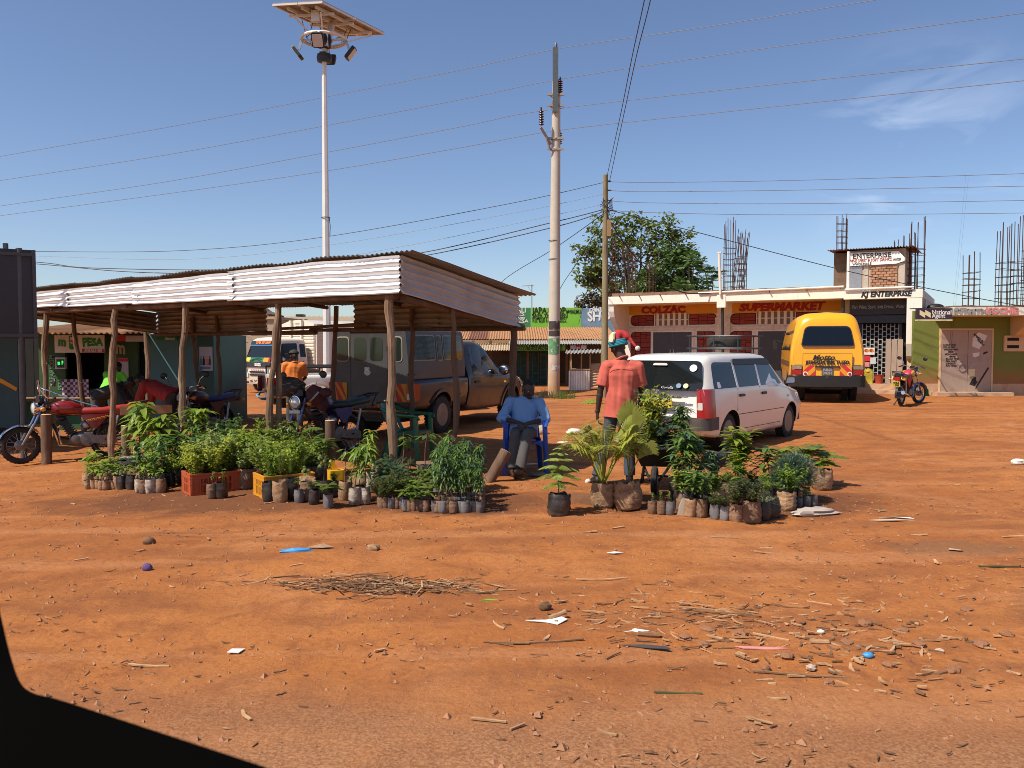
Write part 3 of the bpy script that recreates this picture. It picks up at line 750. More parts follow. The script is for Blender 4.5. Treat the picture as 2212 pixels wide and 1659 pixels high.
t=thing('jerrycan', 'yellow plastic jerrycan on the shop step beside the grille', 'jerrycan', F1.world(F1.x(1876,.4),.4,.36), F1.a)
m=MB();m.box((0,0,.2),(.3,.24,.4));m.lathe([(.15,.40),(.13,.46),(.05,.48),(.05,.52)],14);m.build('body', pm('jerry_yellow', (.42,.32,.03),.5, var=.15), t)
m=MB();m.lathe([(.055,.52),(.055,.56),(0,.565)],10);m.build('cap', M['black'], t)
t=thing('bucket', 'small red plastic bucket on the shop step left of the leaning door', 'bucket', F1.world(F1.x(1899,.35),.35,.36), F1.a)
m=MB();m.lathe([(.11,0),(.15,.28),(.16,.28),(.16,.30),(.14,.30),(.10,.02)],16);m.build('body', pm('bucket_red', (.38,.05,.03),.5, var=.1), t)
m=MB();m.tube([(.15*cos(a),.0,.27-.1*sin(a)) for a in [i*pi/8 for i in range(9)]],.006,5);m.build('handle', M['steel'], t)

# ------------------------------------------------------------ low shops with painted parapets (centre back)
F3=Frame((-6.2,33.5,-.12),0)
jb=thing('shop_row', 'low dark shops under rusty tin roofs with painted green and blue parapets', 'building', F3.O, 0)
JX1=F3.x(1312,4.5)+1.0
def corr(m, x0, x1, y0, z0, y1, z1, pitch=.1, amp=.022, mi=0, ny=1, jit=0):
    n=max(2, int((x1-x0)/pitch*4));V=[]
    for j in range(ny+1):
        t=j/ny
        for i in range(n+1):
            x=x0+(x1-x0)*i/n
            V.append((x, y0+(y1-y0)*t, z0+(z1-z0)*t+amp*sin(2*pi*x/pitch)))
    m.add(V, [(j*(n+1)+i, j*(n+1)+i+1,(j+1)*(n+1)+i+1,(j+1)*(n+1)+i) for j in range(ny) for i in range(n)], mi, True)
pz1=F3.z(665,8,4.6);pz0=F3.z(708,8,4.6)
for (u0, u1, mt, nm) in ((1040,1147, 'sign_dkgreen', 'sign_panel'),(1147.5,1254.5, 'sign_green', 'sign_panel'),(1255,1345, 'sign_blue', 'sign_panel')):
    a=F3.x(u0,4.6);b=F3.x(u1,4.6);m=MB();m.bx(a, b-.01,4.6,4.8, pz0-.6, pz1-(0 if mt != 'sign_blue' else .02));m.build(nm, M[mt], jb)
def w3(s, u0, u1, v, size, mat, bold=.01, shear=0, d=4.6, rz=0):
    x0=F3.x(u0, d);x1=F3.x(u1, d)
    text(s, size, mat, jb, ((x0+x1)/2, d-.012, F3.z(v, (x0+x1)/2, d)),(pi/2, rz, 0), width=x1-x0, bold=bold, shear=shear, ext=.004)
w3('SOMALI', 1086,1136,671,.30, M['letter_white'],.004)
w3('ELECTRONICS', 1050,1133,680,.22, M['letter_white'],.003)
w3('DVD RADIO', 1098,1134,687.5,.13, M['letter_white'],.004,.2)
w3('M PESA', 1102,1141,694,.20, M['letter_white'],.003)
w3('JAPA SHOP', 1149,1222,671.5,.38, M['letter_black'],.010)
w3('/MWALIMU', 1222,1253,674,.25, M['letter_black'],.003)
w3('JAPA THE GREEN', 1151,1226,682,.24, M['letter_black'],.003)
w3('COMFORT INVESTMENT', 1149,1224,688.5,.17, M['letter_black'],.002)
w3('P.O. BOX 93-50300 MALA.', 1150,1224,694.5,.14, M['letter_black'],.001)
w3('CHINA PHONE', 1272,1330,670,.24, M['letter_white'],.01,.15)
w3('SHOP', 1268,1332,684,.60, M['letter_white'],.018)
ry0, rz0, ry1, rz1=.9, F3.z(733,6,.9),4.58, F3.z(707,6,4.58)
us=[935,985,1012,1030,1052]+[1052+18.5*i for i in range(1,16)]
for i in range(len(us)-1):
    a=F3.x(us[i],1.5);b=F3.x(us[i+1],1.5)
    m=MB();corr(m, a-.03, b+.03, ry0-.15*rnd.random(), rz0+.006*(i % 2), ry1, rz1+.006*(i % 2),.11,.022)
    m.build('roof_sheet', M['tin_darkrust' if i in (0,2,3) else 'tin_rust'], jb, recalc=False)
for (u0, u1, va, vb, d0, mt) in ((1008,1105,757,741,-.7, 'tin_beige'),(1100,1330,743.5,734,-.9, 'tin_grey')):
    a=F3.x(u0, d0);b=F3.x(u1, d0);nseg=3 if mt == 'tin_grey' else 2
    for k in range(nseg):
        m=MB();corr(m, a+(b-a)*k/nseg-.02, a+(b-a)*(k+1)/nseg+.02, d0, F3.z(va, 5, d0)+.005*k, 1.0, F3.z(vb, 5,1.0)+.006*k, .1,.02);m.build('awning_sheet', M[mt], jb, recalc=False)
jx0=F3.x(930);jx1=F3.x(1316)
m=MB();m.bx(jx0, jx1,3.0,6.5,-.4, rz0+.1);m.build('back_wall', M['timber_dark'], jb)
m=MB();m.bx(jx0, jx1,.62,3.0,-.4,.12);m.build('floor', M['step_cement'], jb)
for u in (1022,1060,1105,1140,1206,1224,1300):
    x=F3.x(u, .6);m=MB();m.bx(x-.05, x+.05,.55,.65,0, rz0-.05);m.build('post', M['timber_dark'], jb)
m=MB();m.bx(jx0, jx1,.56,.66, rz0-.16, rz0-.03);m.build('beam', M['timber'], jb)
for (u0, u1) in ((1112,1164),(1168,1205)):
    a=F3.x(u0,1.2);b=F3.x(u1,1.2);m=MB();n=max(3, int((b-a)/.25));dx=(b-a)/n; H=1.75
    for i in range(n+1): m.bx(a+i*dx-.012, a+i*dx+.012,1.2,1.23,.1, H)
    for i in range(n):
        for j in range(6):
            z=.12+j*.32+(.16 if i % 2 else 0)
            if z < H: m.bx(a+i*dx, a+(i+1)*dx, 1.203,1.227, z-.012, z+.012)
    m.build('security_grille', M['grille_green'], jb)
    m=MB();m.bx(a, b, 1.5,1.55,.1, H);m.build('shop_back', M['dkteal'], jb)
a=F3.x(1102,-.5);b=F3.x(1221,-.5)
m=MB();m.bx(a, b, -.55,-.5, F3.z(757,8,-.5), F3.z(744.5,8,-.5));m.build('sign_board', M['sign_green'], jb)
for s, v in (('PRIVATE HIRE JAPA TOURS', 748),('PRIVATE SERVICE PROVIDERS LTD.', 753.5)):
    x0=F3.x(1106,-.55);x1=F3.x(1215,-.55);text(s, .12, M['letter_black'], jb, ((x0+x1)/2,-.558, F3.z(v, 5,-.55)), width=x1-x0, bold=.005)
for (u0, u1, mt) in ((1232,1244, 'poster'),(1244.5,1254, 'bright_red'),(1254.5,1267, 'paper')):
    m=MB();m.bx(F3.x(u0,-.6), F3.x(u1,-.6)-.01,-.63,-.6, F3.z(754,5,-.6), F3.z(746,5,-.6));m.build('small_sign', M[mt], jb)
text('airtel', .12, M['letter_white'], jb, (F3.x(1249,-.6),-.64, F3.z(751,5,-.6)), width=.14, bold=.004)
m=MB();m.bx(F3.x(1008,-.72), F3.x(1022,-.72),-.75,-.72, F3.z(760,5,-.7), F3.z(751,5,-.7));m.build('small_sign', M['bright_red'], jb)
m=MB();m.bx(F3.x(1030,.8), F3.x(1058,.8),.8,1.1,.1,1.2);m.build('counter', M['timber_dark'], jb)
t=thing('tool_shelf', 'blue oil drum standing in the open stall behind the pickup bonnet', 'drum', F3.world(F3.x(1078,-.1),-.1,0),0)
m=MB();m.lathe([(.28,.0),(.29,.02),(.28,.04),(.28,.29),(.295,.31),(.28,.33),(.28,.58),(.295,.6),(.28,.62),(.28,.86),(.29,.88),(.27,.88),(.27,.86),(0,.86)],20);m.build('body', pm('drum_blue', (.04,.12,.25),.5, var=.2), t)
t.name='oil_drum'
c=G(1254,842)
ts=thing('tin_stall', 'tiny stall of tin sheets with a crooked roof left of the wooden pole', 'stall', (c.x, c.y, c.z),-.12)
def corr_wall(m, x0, x1, y, z0, z1, vert=True, pitch=.09, amp=.014):
    if vert:
        n=int((x1-x0)/pitch*4)
        m.add([(x0+(x1-x0)*i/n, y+amp*sin(2*pi*(x0+(x1-x0)*i/n)/pitch), z) for z in (z0, z1) for i in range(n+1)],[(i, i+1, n+2+i, n+1+i) for i in range(n)],0, True)
    else:
        n=int((z1-z0)/pitch*4)
        m.add([(x, y+amp*sin(2*pi*(z0+(z1-z0)*i/n)/pitch), z0+(z1-z0)*i/n) for i in range(n+1) for x in (x0, x1)],[(2*i, 2*i+1,2*i+3,2*i+2) for i in range(n)],0, True)
m=MB();corr_wall(m, -.42,.34,-.35,.0,.72);m.build('front_sheet', pm('tin_bright', (.62,.62,.61),.4,.7, var=.1, scale=4), ts, recalc=False)
m=MB();corr_wall(m, .36,.85,-.3,.08,.95, False, .1,.02);m.build('side_sheet', M['tin_beige'], ts, (0,0,0),(0,-.06,.1), recalc=False)
m=MB();corr(m, -.5,.8,-.6,1.36,.4,1.48,.13,.03);m.build('roof_sheet', M['tin_grey'], ts, (0,0,0),(0,-.03,0), recalc=False)
for (x, y) in ((-.36,-.32),(.04,-.3),(.36,-.3),(.74,.3),(-.36,.3)):
    m=MB();m.bar((x, y, 0),(x, y, 1.4),.05);m.build('post', M['timber'], ts)
m=MB();m.bx(-.4,.36,-.36,.3,.74,.78);m.build('counter', M['timber'], ts)

# ------------------------------------------------------------ beige hall, cow panel and red-white shop at the far left-centre
F4=Frame((-22,47,-.25),0)
hb=thing('hall_building', 'wide cream hall with a long pale tin roof far behind the lorry', 'building', F4.O, 0)
m=MB();m.bx(F4.x(570), F4.x(1010),0,10,-.4, F4.z(697,9));m.build('wall', pm('hall_cream', (.40,.32,.23),.85, var=.06), hb)
m=MB();corr(m, F4.x(562), F4.x(1015),-.6, F4.z(698,9,-.6),6, F4.z(684,9,6),.3,.03);m.build('roof', M['tin_beige'], hb, recalc=False)
for u in (745,770,800): 
    m=MB();m.bx(F4.x(u), F4.x(u+14),-.03,.02,.3,1.9);m.build('window', M['dark_room'], hb)
m=MB();m.bx(F4.x(640,2), F4.x(656,2),2,2.6, F4.z(684,9,2), F4.z(679,9,2));m.build('roof_vent', M['black'], hb)
F5=Frame((-14,40,-.25),0)
cb=thing('butchery_wall', 'cream shop wall with a painted panel of a white cow on green', 'building', F5.O, 0)
m=MB();m.bx(F5.x(531), F5.x(600),0,4,-.3, F5.z(690,2));m.build('wall', MATS['hall_cream'], cb)
m=MB();m.bx(F5.x(528), F5.x(603),-.1,4, F5.z(690,2)+.002, F5.z(684,2));m.build('roof_edge', M['tin_beige'], cb)
m=MB();m.bx(F5.x(541), F5.x(576),-.03,.0, F5.z(722,2), F5.z(700,2));pn=m.build('painted_panel', pm('cow_green', (.16,.32,.25),.7, var=.2, scale=2, col2=(.4,.5,.55), c2pos=(.5,.6), c2scale=1), cb)
cx=F5.x(563);cz=F5.z(717,2)
m=MB();m.prism([(cx+a*.42,-.035, cz+b*.42) for a, b in ((-.5,0),(-.42,.0),(-.38,.35),(.3,.35),(.34,0),(.42,0),(.45,.55),(.5,.6),(.72,.5),(.78,.6),(.62,.82),(.45,.85),(-.5,.8),(-.58,.3),(-.53,.3))],(0,.004,0));m.build('cow', M['white_paint'], pn)
F6=Frame((-15.5,41,-.28),0)
rb_=thing('red_shop', 'small red and white shop under a red notice board left of the lorry', 'building', F6.O, 0)
x0=F6.x(478);x1=F6.x(560)
m=MB();m.bx(x0, x1,.6,5,-.2, F6.z(738,1));m.build('wall', pm('maroon', (.12,.03,.025),.8, var=.1), rb_)
for (u0, u1, z0, z1, mt) in ((478,560,-.2,.42, 'bright_red'),(478,560,.42,.98, 'white_paint')):
    m=MB();m.bx(F6.x(u0), F6.x(u1),0,.6, z0+.001, z1);m.build('counter_band', M[mt], rb_)
m=MB();m.bx(F6.x(477), F6.x(487),-.15,.2,-.2,.35);m.build('pillar_foot', M['bright_red'], rb_)
m=MB();m.bx(F6.x(478), F6.x(486),-.12,.2,.351,2.0);m.build('pillar', M['white_paint'], rb_)
for a in (.5,1.8,3.1):
    m=MB();m.bar((x0+a, -.03,.0),(x0+a, -.03,1.0),.04);m.build('post', M['bright_red'], rb_)
m=MB();m.bx(F6.x(497), F6.x(503),.56,.6,.99,2.0);m.bx(F6.x(508), F6.x(514),.56,.6,.99,2.0);m.build('window', M['dark_room'], rb_)
m=MB();corr(m, x0-.1, x1,-.5, F6.z(735,1,-.5),1.5, F6.z(728,1,1.5),.25,.03);m.build('awning', M['tin_beige'], rb_, recalc=False)
m=MB();m.bx(F6.x(474,-.8), F6.x(517,-.8),-.82,-.78, F6.z(733,1,-.8), F6.z(708,1,-.8));nb=m.build('notice_board', M['bright_red'], rb_, (0,0,0),(0,0,0))
for s, v in (('M-PESA STATEMENT', 714),('Pochi Line', 719),('Bonga hapa', 724),('Safaricom hapa', 729)):
    text(s, .2, M['letter_pink'], nb, (F6.x(494,-.82),-.83, F6.z(v, 1,-.82)), width=.75 if 'M-P' in s else .6, bold=.004)
m=MB();m.bx(F6.x(456), F6.x(476),.2,.9,-.3,1.2);m.build('side_wall', pm('blue_wall', (.09,.20,.36),.8, var=.1), rb_)
m=MB();m.bx(F6.x(440,1), F6.x(476,1),1,3,-.3,3.0);m.build('blue_shop', pm('navy', (.025,.04,.11),.7, var=.1), rb_)
m=MB();gy=44
p=[D(535,690, gy), D(535,655, gy), D(552,668, gy), D(580,678, gy), D(580,692, gy)]
hs_=thing('gable_house', 'dark brown gable end rising behind the cream shop roof', 'building', onG(D(555,700, gy).x, gy))
m.prism([q-hs_.location for q in p]+[],(0,3,0));m.build('gable', M['timber_dark'], hs_)
m=MB();l=hs_.location; m.bx(p[0].x-l.x, p[4].x-l.x, .3,3,0, p[0].z-l.z+.05);m.build('wall', M['timber_dark'], hs_)
# ------------------------------------------------------------ kiosks behind the shed
F7=Frame((-12.2,18.6,-.28),0)
kb=thing('money_kiosk', 'dark green money-transfer kiosk with an open hatch behind the tin shelter', 'kiosk', F7.O, 0)
kh=F7.z(720,3)
def wall7(u0, u1, d0, d1, z0, z1, mat, nm, par):
    m=MB();m.bx(F7.x(u0, d0), F7.x(u1, d0), d0, d1, z0, z1);return m.build(nm, M[mat] if isinstance(mat, str) else mat, par)
wall7(86,141,0,.1,0, kh, 'kiosk_green', 'wall_panel', kb)
wall7(225,298,0,.1,0, kh, 'kiosk_green', 'wall_panel', kb)
wall7(141.5,224.5,0,.1, F7.z(757,3), kh, 'kiosk_green', 'lintel', kb)
wall7(141.5,224.5,.05,.1,0,.95, 'kiosk_green', 'counter_front', kb)
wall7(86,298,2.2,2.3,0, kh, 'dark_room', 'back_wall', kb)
wall7(84,86,0,2.3,0, kh, 'kiosk_green', 'side_wall', kb)
wall7(299,318,.3,.4,0, kh, pm('door_dkteal', (.02,.055,.06),.7), 'door', kb)
m=MB();corr(m, F7.x(60), F7.x(322),-1.3, kh-.02,2.6, kh+.3,.12,.025);m.build('roof', M['tin_rust'], kb, recalc=False)
sb=wall7(119,226,-.35,-.31, F7.z(762,3,-.35), F7.z(724,3,-.35), 'white_paint', 'sign_board', kb)
wall7(178,226,-.358,-.351, F7.z(761.5,3,-.35), F7.z(753.5,3,-.35), 'bright_red', 'sign_strip', sb)
def w7(s, u0, u1, v, size, mat, d, bold=.004, shear=0, par=kb, rot=(pi/2,0,0)):
    x0=F7.x(u0, d);x1=F7.x(u1, d);text(s, size, mat, par, ((x0+x1)/2, d-.006, F7.z(v, 3, d)), rot, width=x1-x0, bold=bold, shear=shear, ext=.003)
w7('m', 127,144,739,.30, M['letter_green'],-.351,.012)
w7('PESA', 179,223,740,.25, M['letter_green'],-.351,.012)
w7('AVAILABLE HERE', 183,222,757.6,.09, M['letter_white'],-.358,.004,.2)
m=MB();X=F7.x(159,-.351);Z=F7.z(740,3,-.351)
m.prism([(x+X, -.357, z+Z) for x, z in rpoly([(-.085,-.15),(.085,-.15),(.085,.15),(-.085,.15)],.04)],(0,.006,0));m.bx(X+.06, X+.085,-.357,-.351, Z+.15, Z+.19);ph=m.build('phone_emblem', M['letter_green'], sb)
m=MB();m.bx(X-.06, X+.06,-.361,-.3575, Z-.02, Z+.12);m.build('phone_screen', M['white_paint'], ph)
m=MB();m.prism([(X-.10,-.365, Z+.03),(X, -.365, Z-.01),(X+.10,-.365, Z+.03),(X+.02,-.365, Z+.08),(X-.03,-.365, Z+.05)],(0,.003,0));m.build('phone_swoosh', M['bright_red'], ph)
w7('m', 250,272,752,.42, pm('letter_cream', (.45,.42,.30),.7),0,.016)
w7('SAFARICOM', 80,146,800,.16, pm('letter_dimgreen', (.12,.26,.14),.7),0,.004,0, kb, (pi/2,-pi/2,0))
w7('PESA', 118,142,830,.15, MATS['letter_dimgreen'],0,.004,0, kb, (pi/2,-pi/2,0))
wall7(244,272,-.22,-.2, F7.z(737,3,-.2), F7.z(724,3,-.2), 'bright_red', 'sign_strip', kb)
wall7(272.5,318,-.22,-.2, F7.z(738,3,-.2), F7.z(725,3,-.2), 'poster', 'sign_strip', kb)
wall7(254,277,-.02,-.001, F7.z(822,3), F7.z(773,3), 'poster', 'poster', kb)
wall7(254,277,-.026,-.021, F7.z(781,3), F7.z(774,3), 'bright_red', 'poster_heading', kb)
lcd=wall7(119,141,-.08,-.001, F7.z(797,3), F7.z(772,3), 'poster', 'display_case', kb)
wall7(122,139,-.084,-.081, F7.z(794,3), F7.z(776,3), 'black', 'display_screen', lcd)
glow=pm('led_green', (.03,.9,.12),.5, var=0, emit=1.1)
w7('m  P', 125,137,784,.12, glow, -.084,.006)
ck=thing('checked_cloth', 'purple and white checked cloth draped over the kiosk counter', 'cloth', F7.world(F7.x(160),0,0),0)
m=MB()
for i in range(10):
    for j in range(9):
        q=(i+j) % 2
        a=-.25+i*.06;z=.62+j*.06
        m.add([(a, -.06-.02*sin(i*1.3), z),(a+.06,-.06-.02*sin((i+1)*1.3), z),(a+.06,-.06-.02*sin((i+1)*1.3), z+.06),(a, -.06-.02*sin(i*1.3), z+.06)],[(0,1,2,3)], q)
m.build('cloth', [pm('check_purple', (.10,.05,.16),.9), pm('check_white', (.5,.46,.5),.9)], ck, recalc=False); 
bn=thing('bench', 'low wooden stall bench with a green front under the shelter, left of the hatch', 'bench', F7.world(F7.x(110,-1.8),-1.8,.02),0)
m=MB();m.bx(-.75,1.0,-.15,.2,.78,.83);m.build('top', M['timber'], bn)
for x in (-.66,.1,.9):
    m=MB();m.bx(x-.035, x+.035,-.1,.0,0,.78);m.build('leg', M['timber'], bn)
m=MB();m.bx(-.62,.86,-.06,-.03,.3,.76);m.build('front_board', pm('bench_green', (.08,.22,.10),.7), bn)
tk=thing('teal_kiosk', 'pale teal steel kiosk with a dark teal end panel and a poster', 'kiosk', F7.world(F7.x(320),0,0),0)
ox=F7.x(320)
def wt(u0, u1, d0, d1, z0, z1, mat, nm, par=tk):
    m=MB();m.bx(F7.x(u0, d0)-ox, F7.x(u1, d0)-ox, d0, d1, z0, z1);return m.build(nm, M[mat], par)
wt(319,385,-.1,.02,0, kh-.02, 'teal', 'wall_panel');wt(386,426,-.1,.02,0, kh-.02, 'teal', 'wall_panel')
wt(426.5,462,-.1,.02,0, kh-.02, 'dkteal', 'end_panel');wt(461,462.5,.02,2.3,0, kh-.02, 'dkteal', 'side_wall')
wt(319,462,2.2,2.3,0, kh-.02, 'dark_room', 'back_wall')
gs=wt(340,384,-.14,-.1, F7.z(735,3,-.14), F7.z(722,3,-.14), 'sign_dkgreen', 'sign_board')
text('Safaricom', .09, M['letter_white'], gs, (F7.x(378,-.14)-ox-.1,-.148, F7.z(731,3,-.14)), width=.22, bold=.002)
pq=wt(431,459,-.115,-.101, F7.z(801,3,-.1), F7.z(749,3,-.1), 'poster', 'poster')
for k, (du, c) in enumerate(((435, 'teal'),(441, 'black'),(448, 'letter_pink'),(454, 'timber_dark'))):
    m=MB();X=F7.x(du, -.1)-ox; Z=F7.z(785,3,-.1);m.prism([(X+a*.05,-.12, Z+b*.2) for a, b in ((-.6,-.2),(.6,-.2),(.5,.5),(.2,.55),(.25,.8),(-.25,.8),(-.2,.55),(-.5,.5))],(0,.004,0));m.build('poster_figure', M[c], pq)
wt(434,455,-.12,-.116, F7.z(797,3,-.1), F7.z(792,3,-.1), 'sign_blue', 'poster_band', pq)
bxm=wt(412,428,-.28,-.1, F7.z(806,3,-.2), F7.z(791,3,-.2), 'teal', 'meter_box')
m=MB();corr(m, F7.x(322)-ox, F7.x(466)-ox, -1.3, kh-.01,2.5, kh+.25,.12,.025);m.build('roof', M['tin_darkrust'], tk, recalc=False)
F8=Frame((-10.2,15.6,-.27),0)
lk=thing('teal_shop', 'blue-green shop wall with an orange painted streak at the left edge', 'building', F8.O, 0)
m=MB();m.bx(F8.x(-160), F8.x(38),0,.15,.35,2.6);m.build('wall', pm('teal_shaded', (.025,.070,.075),.7, var=.15), lk)  # teal darkened in the colour to stand for shade on this wall
m=MB();m.bx(F8.x(-160), F8.x(38),.02,.15,-.1,.349);m.build('plinth', M['dark_room'], lk)
m=MB();m.prism([(F8.x(u),-.01, F8.z(v, 0)) for u, v in ((-30,800),(-30,810),(34,845),(37,838),(10,822))],(0,.008,0));m.build('painted_streak', M['sign_yellow'], lk)
m=MB();corr(m, F8.x(-320), F8.x(30),-2.2,2.62,.3,2.75,.12,.025);m.build('awning', M['tin_darkrust'], lk, recalc=False)  # unseen awning, added to keep the sun off the teal wall
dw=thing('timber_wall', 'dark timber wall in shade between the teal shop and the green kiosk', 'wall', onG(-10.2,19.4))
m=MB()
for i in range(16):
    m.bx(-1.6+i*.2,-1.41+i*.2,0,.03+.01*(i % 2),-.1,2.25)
m.build('boards', M['dark_room'], dw)  # boards coloured near-black, shade put into the colour

# ------------------------------------------------------------ tin shelter
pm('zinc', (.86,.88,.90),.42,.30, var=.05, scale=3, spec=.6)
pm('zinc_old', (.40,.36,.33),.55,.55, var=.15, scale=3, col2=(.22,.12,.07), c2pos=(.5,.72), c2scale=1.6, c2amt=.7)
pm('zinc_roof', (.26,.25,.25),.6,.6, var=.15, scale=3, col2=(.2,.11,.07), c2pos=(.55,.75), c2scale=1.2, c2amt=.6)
SA=Vector((-1.247,9.25,0));dF=Vector((-.82,.575,0)).normalized();dS=Vector((1.347,2.70,0))
SB=SA+dF*9.1;SC=SA+dS; SD_=SB+dS
zAt, zAb=2.63,2.21
shed=thing('tin_shelter', 'long open shelter of shiny corrugated tin sheets on rough wooden poles', 'shelter', (SA.x, SA.y, 0))
O0=SA.copy()
def wave_sheet(name, a, b, zt0, zb0, zt1, zb1, mat, dent=.012, seed=0, out=None, extra=0):
    """sheet standing from a to b; corrugations run along it"""
    d=(b-a);Ln=d.length; d=d.normalized();nrm=Vector((-d.y, d.x, 0)) if out is None else out
    nu=max(6, int(Ln/.22));nw=int(round((zt0-zb0)/.088));nv=nw*6
    def fn(s, t):
        p=a+d*(s*Ln);z=(zb0+(zb1-zb0)*s)*(1-t)+(zt0+(zt1-zt0)*s)*t
        q=.020*sin(2*pi*nw*t+.6)+dent*noise.noise((s*Ln*1.4+seed*7, t*2.2, seed))+dent*.5*noise.noise((s*Ln*5+seed*7, t*6, seed+3))
        e=(1-min(t, 1-t)*8) if min(t, 1-t) < .125 else 0
        q += e*dent*1.6*noise.noise((s*Ln*2.6, seed+t*3,5))
        zz=z+.02*noise.noise((s*Ln*1.1+seed, t, 8))
        if extra: zz += extra*(1 if t > .9 else 0)*noise.noise((s*Ln*3,1, seed))
        return p+nrm*q+Vector((0,0, zz))-O0
    m=MB();m.grid(fn, nu, nv);return m.build(name, mat, shed, recalc=False, ang=60)
nF=Vector((-dF.y, dF.x, 0));nF=nF if nF.y < 0 else -nF
def zl(t): return (zAt-.006*t, zAb-.000*t)
cuts=[0,2.95,5.2,7.2,9.1]
for i in range(4):
    t0, t1=cuts[i], cuts[i+1]+.12
    e=.0 if i == 0 else -.025-.01*i
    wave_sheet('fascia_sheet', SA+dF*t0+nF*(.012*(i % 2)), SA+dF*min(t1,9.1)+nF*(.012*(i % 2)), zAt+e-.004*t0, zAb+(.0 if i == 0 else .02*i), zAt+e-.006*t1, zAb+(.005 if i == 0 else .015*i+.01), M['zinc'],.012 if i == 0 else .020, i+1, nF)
zCt, zCb=2.325,1.885
nS=Vector((dS.y, -dS.x, 0)).normalized()
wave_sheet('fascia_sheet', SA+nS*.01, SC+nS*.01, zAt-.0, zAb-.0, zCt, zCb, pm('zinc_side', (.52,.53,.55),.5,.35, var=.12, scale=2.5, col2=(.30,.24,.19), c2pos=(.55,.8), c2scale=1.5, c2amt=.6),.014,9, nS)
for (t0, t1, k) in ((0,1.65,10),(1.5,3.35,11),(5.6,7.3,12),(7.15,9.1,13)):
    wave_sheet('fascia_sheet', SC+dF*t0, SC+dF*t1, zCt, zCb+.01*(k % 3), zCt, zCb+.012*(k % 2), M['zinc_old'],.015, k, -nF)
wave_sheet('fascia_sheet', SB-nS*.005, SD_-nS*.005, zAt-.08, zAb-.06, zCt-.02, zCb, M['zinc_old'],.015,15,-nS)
ns_=12;wS=9.5/ns_
for i in range(ns_):
    a=-.22+i*wS; b=a+wS+.06;nw=(b-a)/.076;nu=int(nw*6)
    jf=rnd.uniform(-.03,.05);jl=.01*(i % 2)
    def fn(s, t, a=a, b=b, jf=jf, jl=jl):
        u=a+(b-a)*s; p=SA+dF*u+dS*(-.006+1.07*t-(.25*abs(jf)*(1-t)))
        z=zAt+.035+(zCt-zAt)*t*1.1-.008*max(0, u)*(1-t)+.012*sin(2*pi*u/.076)+jl+.02*noise.noise((u*1.2, t*2,4))+(.03*t if i == 0 else 0)
        return p+Vector((0,0, z))-O0
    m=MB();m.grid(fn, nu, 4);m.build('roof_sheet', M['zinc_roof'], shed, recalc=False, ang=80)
def pole(name, base, top, r0, r1, mat, parent, seed, bend=.05, off=Vector((0,0,0)), n=9):
    r=random.Random(seed);pts=[];rs=[]
    bx_, by_=r.uniform(-1,1)*bend, r.uniform(-1,1)*bend
    for i in range(n):
        t=i/(n-1);p=base.lerp(top, t)+Vector((bx_*sin(pi*t)+.018*r.uniform(-1,1), by_*sin(pi*t)+.012*r.uniform(-1,1),0))
        pts.append(p-off);rs.append((r0+(r1-r0)*t)*r.uniform(.84,1.2))
    m=MB();m.tube(pts, rs, 9)
    for k in range(3):
        q=pts[r.randrange(2, n-1)];a=r.uniform(0,6.28);rr0=rs[3]
        m.tube([q+Vector((cos(a), sin(a),.1))*rr0*.7, q+Vector((cos(a), sin(a),.25))*(rr0+.02)],[.014,.009],5)
    return m.build(name, mat, parent)
def t_u(u, P):
    k=(u-1106)/1788;return (k*P.y-P.x)/(dF.x-k*dF.y)
def front_pt(t): return SA+dF*t-nF*.07
def rear_pt(t): return SC+dF*t+nF*.06
def side_pt(s): return SA+dS*s-nS*.06
posts=[(front_pt(t_u(833, SA)),2.24,(-.02,0),.050, 'log'),(front_pt(t_u(590, SA))-nF*.03,2.24,(.15,-.02),.042, 'log'),(front_pt(t_u(577, SA))-nF*.12,2.24,(.0,-.1),.04, 'log'),(front_pt(t_u(393, SA)),2.24,(.02,0),.048, 'log'),(front_pt(t_u(242, SA)),2.24,(.1,0),.050, 'log'),(front_pt(t_u(93, SA)),2.24,(.02,0),.045, 'log'),
         (side_pt(.40),2.3,(.0,0),.036, 'log_dark'),(SC-nS*.05-dF*-.03,2.15,(.02,-.02),.052, 'log_dark'),
         (rear_pt(t_u(897, SC)),2.2,(.03,0),.042, 'log_dark'),(rear_pt(t_u(735, SC)),2.3,(.02,0),.045, 'log_dark'),(rear_pt(t_u(475, SC)),2.2,(-.1,0),.04, 'log_dark'),(rear_pt(t_u(422, SC)),2.2,(-.25,0),.045, 'log_dark'),(rear_pt(t_u(320, SC)),2.2,(0,0),.045, 'log'),
         (SB+dS*.36,2.4,(-.2,0),.045, 'log_dark')]
for i, (p, h, ln, r, mt) in enumerate(posts):
    b=Vector((p.x-ln[0], p.y+ln[1], gz(p.x, p.y)-.05));tp=Vector((p.x, p.y, h))
    pole('post', b, tp, r*1.1, r*.9, M[mt], shed, 40+i, .075, O0,12)
def beam(a, b, r, seed, mt='log_dark', bend=.03): pole('beam', a, b, r, r*.8, M[mt], shed, seed, bend, O0)
z_=Vector((0,0,1))
beam(SA+dF*.14-nF*.09+z_*2.20, SA+dF*2.9-nF*.07+z_*2.19,.045,70);beam(SA+dF*2.5-nF*.1+z_*2.21, SA+dF*5.9-nF*.08+z_*2.2,.045,71);beam(SA+dF*5.6-nF*.07+z_*2.22, SB-nF*.07+z_*2.2,.045,72)
